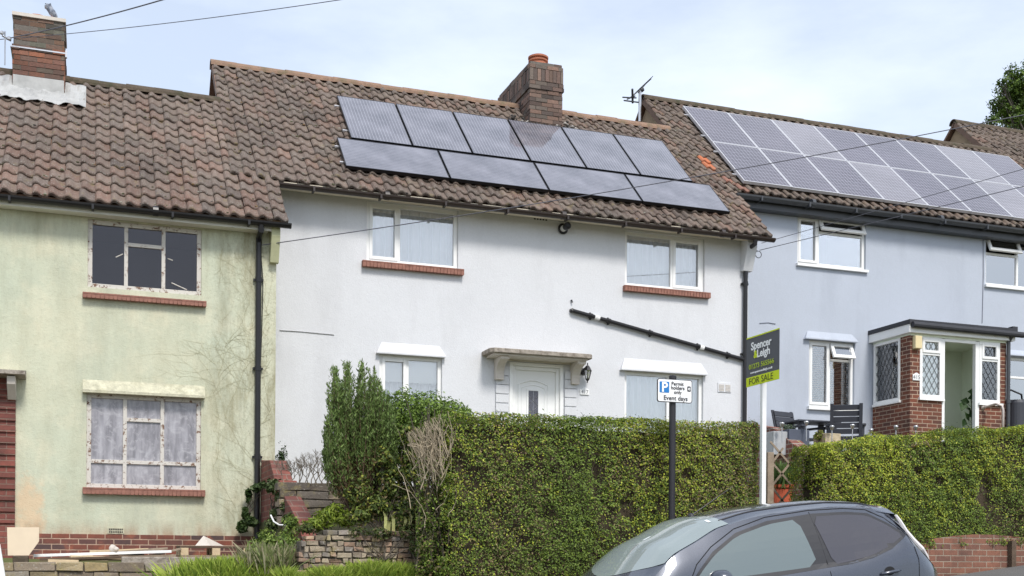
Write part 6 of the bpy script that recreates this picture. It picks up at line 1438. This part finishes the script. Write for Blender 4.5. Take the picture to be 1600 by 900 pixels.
# ------------------------------------------------------------------ parking sign
ys = 11.75; s = empty('road_sign', (at(1049.5, 810, ys).x, ys, road_z(at(1049.5, 810, ys).x) + .34), 'white parking permit sign with blue P on a black pole before the hedge', 'road sign')
px = s.location.x; mb = MB(); mb.tube([(px, ys, s.location.z - .2), (px, ys, at(1050, 588, ys).z)], .038, 14); mb.build('pole', M['pole_black'], s, smooth=False)
mb = MB(); mb.lathe((px, ys, at(1050, 588, ys).z), [(.042, -.03), (.042, 0), (.03, .012), (0, .014)], 14); mb.build('pole_cap', M['pole_black'], s)
ysg = ys - .06; r_ = rect(1027, 1081.5, 592.5, 629, ysg); zz0, zz1 = r_[2], r_[3]
def rrect(x0, x1, z0, z1, r, n=5):
    P_ = []
    for (cx_, cz_, a0) in ((x1 - r, z0 + r, -90), (x1 - r, z1 - r, 0), (x0 + r, z1 - r, 90), (x0 + r, z0 + r, 180)):
        for k in range(n + 1): t = R(a0 + 90 * k / n); P_.append((cx_ + r * math.cos(t), cz_ + r * math.sin(t)))
    return P_
mb = MB(); mb.prism(rrect(*r_, .025), 'y', ysg, ysg + .012); plate = mb.build('sign_plate', M['pole_black'], s)
mb = MB(); e = .008; mb.prism(rrect(r_[0] + e, r_[1] - e, zz0 + e, zz1 - e, .02), 'y', ysg - .002, ysg + .0); mb.build('sign_face', simple('sign_white', srgb(244, 244, 244), .35, .01), plate)
W_, H_ = r_[1] - r_[0], zz1 - zz0; X_ = lambda f: r_[0] + W_ * f; Z_ = lambda f: zz1 - H_ * f
blue = simple('sign_blue', srgb(30, 120, 190), .4, .03); mb = MB(); mb.prism(rrect(X_(.062), X_(.335), Z_(.60), Z_(.13), .008), 'y', ysg - .004, ysg - .0022); mb.build('blue_square', blue, plate)
ink2 = simple('sign_black', srgb(50, 48, 52), .5, .02); wht = simple('sign_letter_white', srgb(246, 246, 246), .4, .01)
T = lambda body, size, fx, fz, mt, **k: text_obj(body, size, (X_(fx), ysg - .006, Z_(fz)), FACE_Y, mt, plate, **k)
T('P', .15, .20, .385, wht, bold=.004, ext=.001)
T('Permit', .056, .57, .20, ink2, ext=.001, bold=.0006); T('holders', .056, .58, .375, ink2, ext=.001, bold=.0006); T('only', .056, .58, .56, ink2, ext=.001, bold=.0006); T('Event days', .070, .52, .82, ink2, ext=.001, bold=.0006)
mb = MB(); mb.prism(rrect(X_(.855), X_(.955), Z_(.50), Z_(.27), .010), 'y', ysg - .004, ysg - .0022); mb.build('zone_badge', ink2, plate); T('e', .058, .905, .37, wht, ext=.001, bold=.001)
mb = MB(); mb.box(px - .06, px + .06, ysg + .013, ys - .03, zz1 - .04, zz1 - .02); mb.tube([(px, ys, zz1 - .05), (px, ys, zz1 - .01)], .043, 14); mb.tube([(px, ys, zz0 + .03), (px, ys, zz0 + .07)], .043, 14); mb.build('clamp', M['chrome'], s)

# ------------------------------------------------------------------ for sale board, square to the street
yf = 11.85; pf = at(1191.5, 790, yf); fs = empty('estate_agent_board', (pf.x, yf, road_z(pf.x) + .33), 'dark grey and lime for sale board on a white post by the hedge gap', 'for sale board')
mb = MB(); mb.box(pf.x - .0275, pf.x + .0275, yf - .0275, yf + .0275, fs.location.z - .1, at(1191.5, 522, yf).z); mb.build('post', M['white_paint'], fs, bevel=.004)
YD = Matrix.Rotation(R(0), 4, 'Z')
zA = at(1193, 523, yf); zB = at(1193, 601, yf); hB = zA.z - zB.z; zc = (zA.z + zB.z) / 2 + .0
# local frame: a = along board (towards the street), up, facing -X
wB = .60; yaw = R(6); da = Vector((math.sin(yaw), -math.cos(yaw), 0)); nb = Vector((-math.cos(yaw), -math.sin(yaw), 0)); O = Vector((pf.x, yf, zc)) + nb * .032 - da * (wB * .46)
tilt = R(2.5); upb = Vector((0, 0, 1)); da2 = (da + Vector((0, 0, .035))).normalized()
def bq(mb, a0, a1, z0, z1, off, th=.004):
    P_ = [O + da2 * a + upb * z + nb * off for a, z in ((a0, z0), (a1, z0), (a1, z1), (a0, z1))]; Q_ = [p - nb * th for p in P_]; mb.face(P_[::-1]); mb.face(Q_)
    for k in range(4): mb.face([P_[k], P_[(k + 1) % 4], Q_[(k + 1) % 4], Q_[k]])
mb = MB(); bq(mb, 0, wB, -hB / 2, hB / 2, .0); panel_ = mb.build('board', simple('board_grey', srgb(86, 88, 94), .5, .03), fs)
lime = simple('board_lime', srgb(214, 230, 30), .5, .02); mb = MB(); bq(mb, 0, wB, -hB / 2, -hB * .315, .003, .002); bq(mb, 0, wB, hB * .475, hB / 2, .003, .002); mb.build('lime_band', lime, panel_)
Rb = Matrix((( da2.x, upb.x, nb.x), (da2.y, upb.y, nb.y), (da2.z, upb.z, nb.z))).to_4x4()
def bt(body, size, a, z, mt, **k): text_obj(body, size, O + da2 * (wB * a) + upb * (hB * z) + nb * .006, Rb, mt, panel_, ext=.001, **k)
bt('Spencer', .125, .46, .29, wht, bold=.0035, sx=.92); bt('&', .12, .29, .115, lime, bold=.003, sx=.9); bt('Leigh', .125, .535, .115, wht, bold=.0035, sx=.92)
bt('01273 565566', .080, .47, -.115, simple('board_olive', srgb(180, 200, 50), .5, .02), bold=.001, sx=1.0); bt('www.spencerandleigh.co.uk', .036, .47, -.235, wht, bold=.001)
bt('FOR SALE', .105, .46, -.41, simple('board_dark', srgb(84, 90, 40), .6, .02), sx=1.0)

# ------------------------------------------------------------------ parked car
SL = math.atan(.12); CX, CY = 3.2, 9.12; CZ = -1.74 + .12 * CX
car = empty('parked_car', (CX, CY, CZ), 'dark blue grey small hatchback parked by the kerb with a tinted rear window', 'car'); car.rotation_euler = (0, -SL, 0)
def ip(x, xs_, ys_):
    return float(np.interp(x, xs_, ys_))
def smoothed(xs_, ys_, k=5):
    g_ = np.linspace(xs_[0], xs_[-1], 400); v = np.interp(g_, xs_, ys_); w_ = 17; kern = np.hanning(w_ + 2)[1:-1]; kern /= kern.sum(); vp_ = np.pad(v, w_ // 2, mode='reflect', reflect_type='odd'); return g_, np.convolve(vp_, kern, 'valid')
top_ = smoothed([0, .03, .15, .5, .95, 1.08, 1.36, 1.8, 2.2, 2.6, 2.95, 3.3, 3.56, 3.66, 3.80, 3.93, 3.97, 4.0], [.55, .66, .80, .93, 1.04, 1.13, 1.34, 1.495, 1.54, 1.55, 1.545, 1.505, 1.43, 1.22, 1.05, .88, .72, .5])
wid_ = smoothed([0, .05, .2, .5, 1.0, 2.0, 3.2, 3.7, 3.9, 4.0], [.50, .62, .74, .80, .825, .835, .83, .80, .72, .56])
belt = lambda x: ip(x, [0, .1, .5, 1.05, 1.6, 2.6, 3.0, 3.25, 3.55, 3.9, 4.0], [.50, .62, .80, .92, .96, .98, 1.01, 1.05, 1.12, .82, .46])
rw_ = lambda x: ip(x, [0, .3, .95, 1.3, 1.8, 2.3, 3.0, 3.5, 3.8, 4.0], [.42, .60, .70, .66, .60, .575, .565, .56, .58, .45])
bot = lambda x: ip(x, [0, .15, .6, 3.5, 3.85, 4.0], [.30, .20, .17, .18, .24, .36])
def section(x):
    zt_ = ip(x, *top_); w_ = ip(x, *wid_); zb_ = min(belt(x), zt_ - .05); b_ = bot(x); rw = min(rw_(x), w_ - .05); h = zb_ - b_
    pts = [(w_ - .10, b_), (w_ - .03, b_ + .04), (w_ - .005, b_ + h * .3), (w_ + .002, b_ + h * .55), (w_ - .008, b_ + h * .80), (w_ - .03, zb_ - .012), (w_ - .052, zb_ + .012)]
    hh = zt_ - zb_
    re = zt_ - min(.075 + .03 * max(0, min(1, (2.1 - x) / .5)), hh * .38); x0_, z0_ = w_ - .052, zb_ + .012
    for t in (.25, .5, .75, 1.0):
        bul = math.sin(t * math.pi) * .018; pts.append((x0_ + (rw + .025 - x0_) * t + bul, z0_ + (re - z0_) * t))
    ex = 4.5 - 1.9 * max(0, min(1, (2.1 - x) / .5)); pts += [(rw * f_, zt_ - (zt_ - re) * f_ ** ex) for f_ in (.97, .90, .80, .65, .50, .32, .15)] + [(0, zt_)]
    return pts
def side_y(x, z):
    p = section(x)
    for k in range(len(p) - 1):
        if p[k][1] <= z <= p[k + 1][1] + 1e-9: t = (z - p[k][1]) / max(1e-6, p[k + 1][1] - p[k][1]); return p[k][0] + (p[k + 1][0] - p[k][0]) * t
    return p[0][0] if z < p[0][1] else p[-3][0]
def top_z(x, y):
    p = section(x); y = abs(y)
    for k in range(len(p) - 1, 0, -1):
        a_, b_ = p[k], p[k - 1]
        if a_[0] <= y <= b_[0] + 1e-9: t = (y - a_[0]) / max(1e-6, b_[0] - a_[0]); return a_[1] + (b_[1] - a_[1]) * t
    return p[6][1]
xs_ = sorted(set([0, .015, .04, .08] + [round(.14 + .08 * i, 3) for i in range(48)] + [3.93, 3.97, 3.99, 4.0])); mb = MB(); rows_ = []
for x in xs_:
    p = section(x); full = [(x, -y, z) for y, z in p] + [(x, y, z) for y, z in p[-2::-1]]; rows_.append(len(mb.v)); mb.v += full; nn_ = len(full)
for a_ in range(len(rows_) - 1):
    for k in range(nn_ - 1): mb.f.append((rows_[a_] + k, rows_[a_ + 1] + k, rows_[a_ + 1] + k + 1, rows_[a_] + k + 1))
    mb.f.append((rows_[a_] + nn_ - 1, rows_[a_ + 1] + nn_ - 1, rows_[a_ + 1], rows_[a_]))
mb.f.append(tuple(rows_[0] + k for k in range(nn_))); mb.f.append(tuple(rows_[-1] + nn_ - 1 - k for k in range(nn_))); mb.m = [0] * len(mb.f); mb.c = [(1, 1, 1, 1)] * len(mb.f)
m = N('car_paint'); p = m.n('ShaderNodeTexCoord').outputs['Object']; m.P(Base_Color=m.mix(m.rng(m.noise(p, 260, 2), .4, .6), srgb(62, 67, 78), srgb(74, 79, 91)), Roughness=.34, Metallic=.35); m.p.inputs['Coat Weight'].default_value = 1; m.p.inputs['Coat Roughness'].default_value = .04; paint = m.mat
def car_glass(name, col, refl, rough=.03):
    m = N(name); m.P(Base_Color=col, Roughness=rough); m.p.inputs['IOR'].default_value = refl; return m.mat
gl_f = car_glass('car_side_glass', srgb(98, 110, 110), 1.9); gl_r = car_glass('tinted_glass', srgb(66, 64, 70), 1.7, .05); gl_w = car_glass('windscreen_glass', srgb(140, 150, 148), 2.0, .015)
trim = simple('black_trim', srgb(40, 40, 44), .45, .05); seam = simple('panel_gap', srgb(16, 16, 18), .7, .02)
body = mb.build('body', paint, car, local=True); smooth_angle(body, 40)
def patch_side(name, poly, off, mt, parent, sides=(-1, 1), th=None):
    bm = bmesh.new(); vs_ = [bm.verts.new((x, 0, z)) for x, z in poly]; bm.faces.new(vs_)
    for k in range(1, 40): bmesh.ops.bisect_plane(bm, geom=bm.verts[:] + bm.edges[:] + bm.faces[:], plane_co=(k * .1, 0, 0), plane_no=(1, 0, 0))
    for k in range(1, 26): bmesh.ops.bisect_plane(bm, geom=bm.verts[:] + bm.edges[:] + bm.faces[:], plane_co=(0, 0, k * .06), plane_no=(0, 0, 1))
    out = MB()
    for sg in sides:
        for f in bm.faces:
            P_ = [(v.co.x, sg * (side_y(v.co.x, v.co.z) + off), v.co.z) for v in f.verts]; out.face(P_ if sg < 0 else P_[::-1])
    bm.free(); o = out.build(name, mt, parent, local=True); return o
def line_side(name, pts, r, mt, parent, off=.0, sides=(-1, 1), sub=8):
    mb = MB()
    for sg in sides:
        Q_ = []
        for a_, b_ in zip(pts[:-1], pts[1:]):
            for k in range(sub): t = k / sub; x, z = a_[0] + (b_[0] - a_[0]) * t, a_[1] + (b_[1] - a_[1]) * t; Q_.append((x, sg * (side_y(x, z) + off), z))
        x, z = pts[-1]; Q_.append((x, sg * (side_y(x, z) + off), z)); mb.tube(Q_, r, 5)
    return mb.build(name, mt, parent, local=True)
def rnd_poly(pts, it=2):
    for _ in range(it): pts = [q for a_, b_ in zip(pts, pts[1:] + pts[:1]) for q in ((a_[0] * .85 + b_[0] * .15, a_[1] * .85 + b_[1] * .15), (a_[0] * .15 + b_[0] * .85, a_[1] * .15 + b_[1] * .85))]
    return pts
FG = [(1.46, .99), (1.58, 1.10), (1.71, 1.20), (1.95, 1.325), (2.27, 1.39), (2.56, 1.405), (2.63, 1.00), (2.0, .985)]
RG = [(2.70, 1.41), (3.05, 1.395), (3.25, 1.365), (3.40, 1.275), (3.52, 1.165), (3.36, 1.09), (3.16, 1.035), (2.96, 1.01), (2.78, 1.00)]
patch_side('window_trim', [(1.40, .965), (1.57, 1.12), (1.70, 1.225), (1.95, 1.352), (2.27, 1.418), (2.72, 1.436), (3.06, 1.418), (3.27, 1.385), (3.43, 1.285), (3.57, 1.165), (3.37, 1.068), (3.16, 1.013), (2.95, .988), (2.5, .975), (1.9, .96)], .0025, trim, body)
for nm, pg_, mt in (('front_door_window', FG, gl_f), ('rear_door_window', RG, gl_r)):
    for sg in (-1, 1): patch_side(nm, rnd_poly(pg_, 1), .006, mt, body, sides=(sg,))
line_side('door_seal', [(1.38, .93), (1.53, 1.14), (1.70, 1.265), (1.95, 1.385), (2.27, 1.45), (2.70, 1.465), (3.05, 1.448), (3.27, 1.415), (3.42, 1.33)], .0045, seam, body)
for pts_ in ([(2.70, 1.45), (2.72, .99), (2.74, .6), (2.70, .24)], [(1.37, .93), (1.30, .7), (1.30, .25)], [(3.42, 1.33), (3.58, 1.16), (3.63, .95), (3.60, .75), (3.45, .6)]): line_side('panel_gap', pts_, .004, seam, body, off=-.001)
# windscreen and rear screen
def patch_top(name, f0, f1, hw, mt, parent, off=.004, n=14):
    mb = MB(); g_ = {}
    for i in range(n + 1):
        for j in range(n + 1):
            v = -1 + 2 * j / n; x = f0(v) + (f1(v) - f0(v)) * i / n; y = v * hw(x); g_[i, j] = len(mb.v); mb.v.append((x, y, top_z(x, y) + off))
    for i in range(n):
        for j in range(n): mb.f.append((g_[i, j], g_[i + 1, j], g_[i + 1, j + 1], g_[i, j + 1])); mb.m.append(0); mb.c.append((1, 1, 1, 1))
    return mb.build(name, mt, parent, local=True, smooth=True)
hwf = lambda x: rw_(x) + .008
ws_ = patch_top('windscreen', lambda v: 1.02 + .26 * v * v, lambda v: 1.90 + .03 * v * v, hwf, gl_w, body)
patch_top('rear_screen', lambda v: 3.60 + .0 * v, lambda v: 3.82, lambda x: rw_(x) - .03, gl_r, body)
mb = MB()
for sg in (-1, 1):
    Q_ = []
    for i in range(20): x = 1.9 + 1.5 * i / 19; y = sg * (rw_(x) - .10); Q_.append((x, y, top_z(x, y) + .002))
    mb.tube(Q_, .007, 5)
mb.build('roof_channel', trim, body, local=True)
mb = MB(); x = 1.97; z = top_z(x, .1); mb.tube([(x, .1, z), (x + .45, .1, z + .22)], [.006, .002], 5); mb.lathe((x, .1, z), [(.03, 0), (.02, .02), (0, .025)], 10); mb.build('aerial', trim, body, local=True)
# permit card and sticker on the windscreen
mb = MB(); f = lambda x, y, o=.006: (x, y, top_z(x, y) + o)
mb.face([f(1.815, -.48), f(1.815, -.41), f(1.84, -.41), f(1.84, -.48)]); mb.build('sticker', simple('windscreen_sticker', srgb(232, 234, 236), .5, .03), ws_, local=True)
mb = MB(); mb.face([f(1.40, -.10), f(1.40, -.06), f(1.47, -.06), f(1.47, -.10)]); mb.build('permit', simple('permit_card', srgb(206, 212, 210), .5, .2, 40), ws_, local=True)
# tail: spoiler lip, light strip, black side blade, bumper
mb = MB(); xs2 = 3.50
for i in range(12):
    y0_, y1_ = -.60 + 1.2 * i / 12, -.60 + 1.2 * (i + 1) / 12; za_, zb_ = top_z(xs2, y0_) + .004, top_z(xs2, y1_) + .004; e0, e1 = .10 - .03 * abs(y0_ / .6) ** 2, .10 - .03 * abs(y1_ / .6) ** 2
    mb.face([(xs2 - .12, y0_, top_z(xs2 - .12, y0_) + .002), (xs2 + e0, y0_, za_ - .012), (xs2 + e1, y1_, zb_ - .012), (xs2 - .12, y1_, top_z(xs2 - .12, y1_) + .002)]); mb.face([(xs2 + e0, y0_, za_ - .012), (xs2 + e0 - .01, y0_, za_ - .05), (xs2 + e1 - .01, y1_, zb_ - .05), (xs2 + e1, y1_, zb_ - .012)]); mb.face([(xs2 + e0 - .01, y0_, za_ - .05), (xs2 - .04, y0_, za_ - .07), (xs2 - .04, y1_, zb_ - .07), (xs2 + e1 - .01, y1_, zb_ - .05)])
mb.build('spoiler', paint, body, local=True)
patch_side('side_blade', [(3.46, 1.36), (3.57, 1.345), (3.66, 1.22), (3.78, 1.03), (3.90, .89), (3.86, .86), (3.72, 1.02), (3.60, 1.17)], .005, trim, body)
lens = simple('clear_tail_lens', srgb(226, 222, 222), .15, .03); mb = MB()
for sg in (-1, 1):
    Q_ = []
    for x in (3.565, 3.60, 3.65, 3.72, 3.79, 3.86, 3.92): q_ = section(x)[10]; Q_.append((x + .012, sg * (q_[0] + .012), q_[1] + .012))
    mb.tube(Q_, [.012, .018, .022, .025, .026, .026, .018], 6)
mb.build('tail_light', lens, body, local=True)
# handles
for xh, sg in ((3.30, -1), (3.30, 1), (2.45, -1), (2.45, 1)):
    zh = .875; y = side_y(xh, zh); h_ = []
    mb = MB(); mb.tube([(xh - .10, sg * (y + .012), zh - .01), (xh - .07, sg * (y + .032), zh - .002), (xh + .05, sg * (y + .034), zh + .005), (xh + .10, sg * (y + .010), zh + .006)], [.010, .015, .015, .010], 8); ho = mb.build('door_handle', paint, body, local=True, smooth=True)
    mb = MB(); n = 14; P_ = [(xh - .0 + .055 * math.cos(2 * math.pi * k / n), zh + .01 + .038 * math.sin(2 * math.pi * k / n)) for k in range(n)]; mb.face([(a_, sg * (side_y(a_, b_) + .002), b_) for a_, b_ in P_]); mb.build('handle_recess', seam, ho, local=True)
# mirrors
for sg in (-1, 1):
    y0_ = side_y(1.55, 1.0); mb = MB(); bm = bmesh.new(); bmesh.ops.create_icosphere(bm, subdivisions=3, radius=1); i = len(mb.v)
    for v in bm.verts: mb.v.append((1.62 + v.co.x * .075 + (.03 if v.co.x > 0 else 0), sg * (y0_ + .13 + v.co.y * .115), 1.015 + v.co.z * .068 * (1.1 - .15 * v.co.y * sg)))
    for fc in bm.faces: mb.f.append(tuple(i + v.index for v in fc.verts)); mb.m.append(0); mb.c.append((1, 1, 1, 1))
    bm.free(); mo = mb.build('door_mirror', paint, car, local=True, smooth=True); mb = MB(); mb.tube([(1.58, sg * (y0_ - .02), .965), (1.62, sg * (y0_ + .08), .975)], [.03, .022], 8); mb.build('mirror_arm', trim, mo, local=True)
# wheels, arches, lights, bumpers, grille
for xw_ in (.72, 3.28):
    for sg in (-1, 1):
        n = 24; mb = MB(); P_ = [(xw_ + .345 * math.cos(math.pi * k / n), .30 + .345 * math.sin(math.pi * k / n)) for k in range(n + 1)] + [(xw_ - .345, .19), (xw_ + .345, .19)]
        patch_side('wheel_arch', P_, .003, seam, body, sides=(sg,))
        yo = side_y(xw_, .35) + .012; mb = MB(); mb.lathe((xw_, 0, .30), [(.20, 0), (.285, .01), (.30, .04), (.30, .17), (.28, .20)], 32, axis='y')
        mb.v = [(a_, (yo + b_) * (1 if sg > 0 else -1) - (.0), c_) for a_, b_, c_ in mb.v]; whl = mb.build('wheel', simple('tyre', srgb(30, 30, 32), .85, .05), car, local=True)
        mb = MB(); mb.lathe((xw_, 0, .30), [(0, .03), (.05, .02), (.06, .03), (.20, .015), (.205, .0)], 24, axis='y'); mb.v = [(a_, (yo + b_ + .0) * sg, c_) for a_, b_, c_ in mb.v]
        for k in range(5):
            t = 2 * math.pi * k / 5; mb.tube([(xw_ + .05 * math.cos(t), sg * (yo + .0), .30 + .05 * math.sin(t)), (xw_ + .20 * math.cos(t), sg * (yo - .004), .30 + .20 * math.sin(t))], .022, 6)
        mb.build('rim', M['chrome'], whl, local=True)
for sg in (-1, 1): patch_side('headlight', rnd_poly([(.06, .60), (.45, .76), (.50, .70), (.20, .58)], 2), .004, lens, body, sides=(sg,))
mb = MB(); mb.face([(-.004, -.3, .44), (-.004, .3, .44), (-.004, .3, .34), (-.004, -.3, .34)]); mb.build('grille', trim, body, local=True)
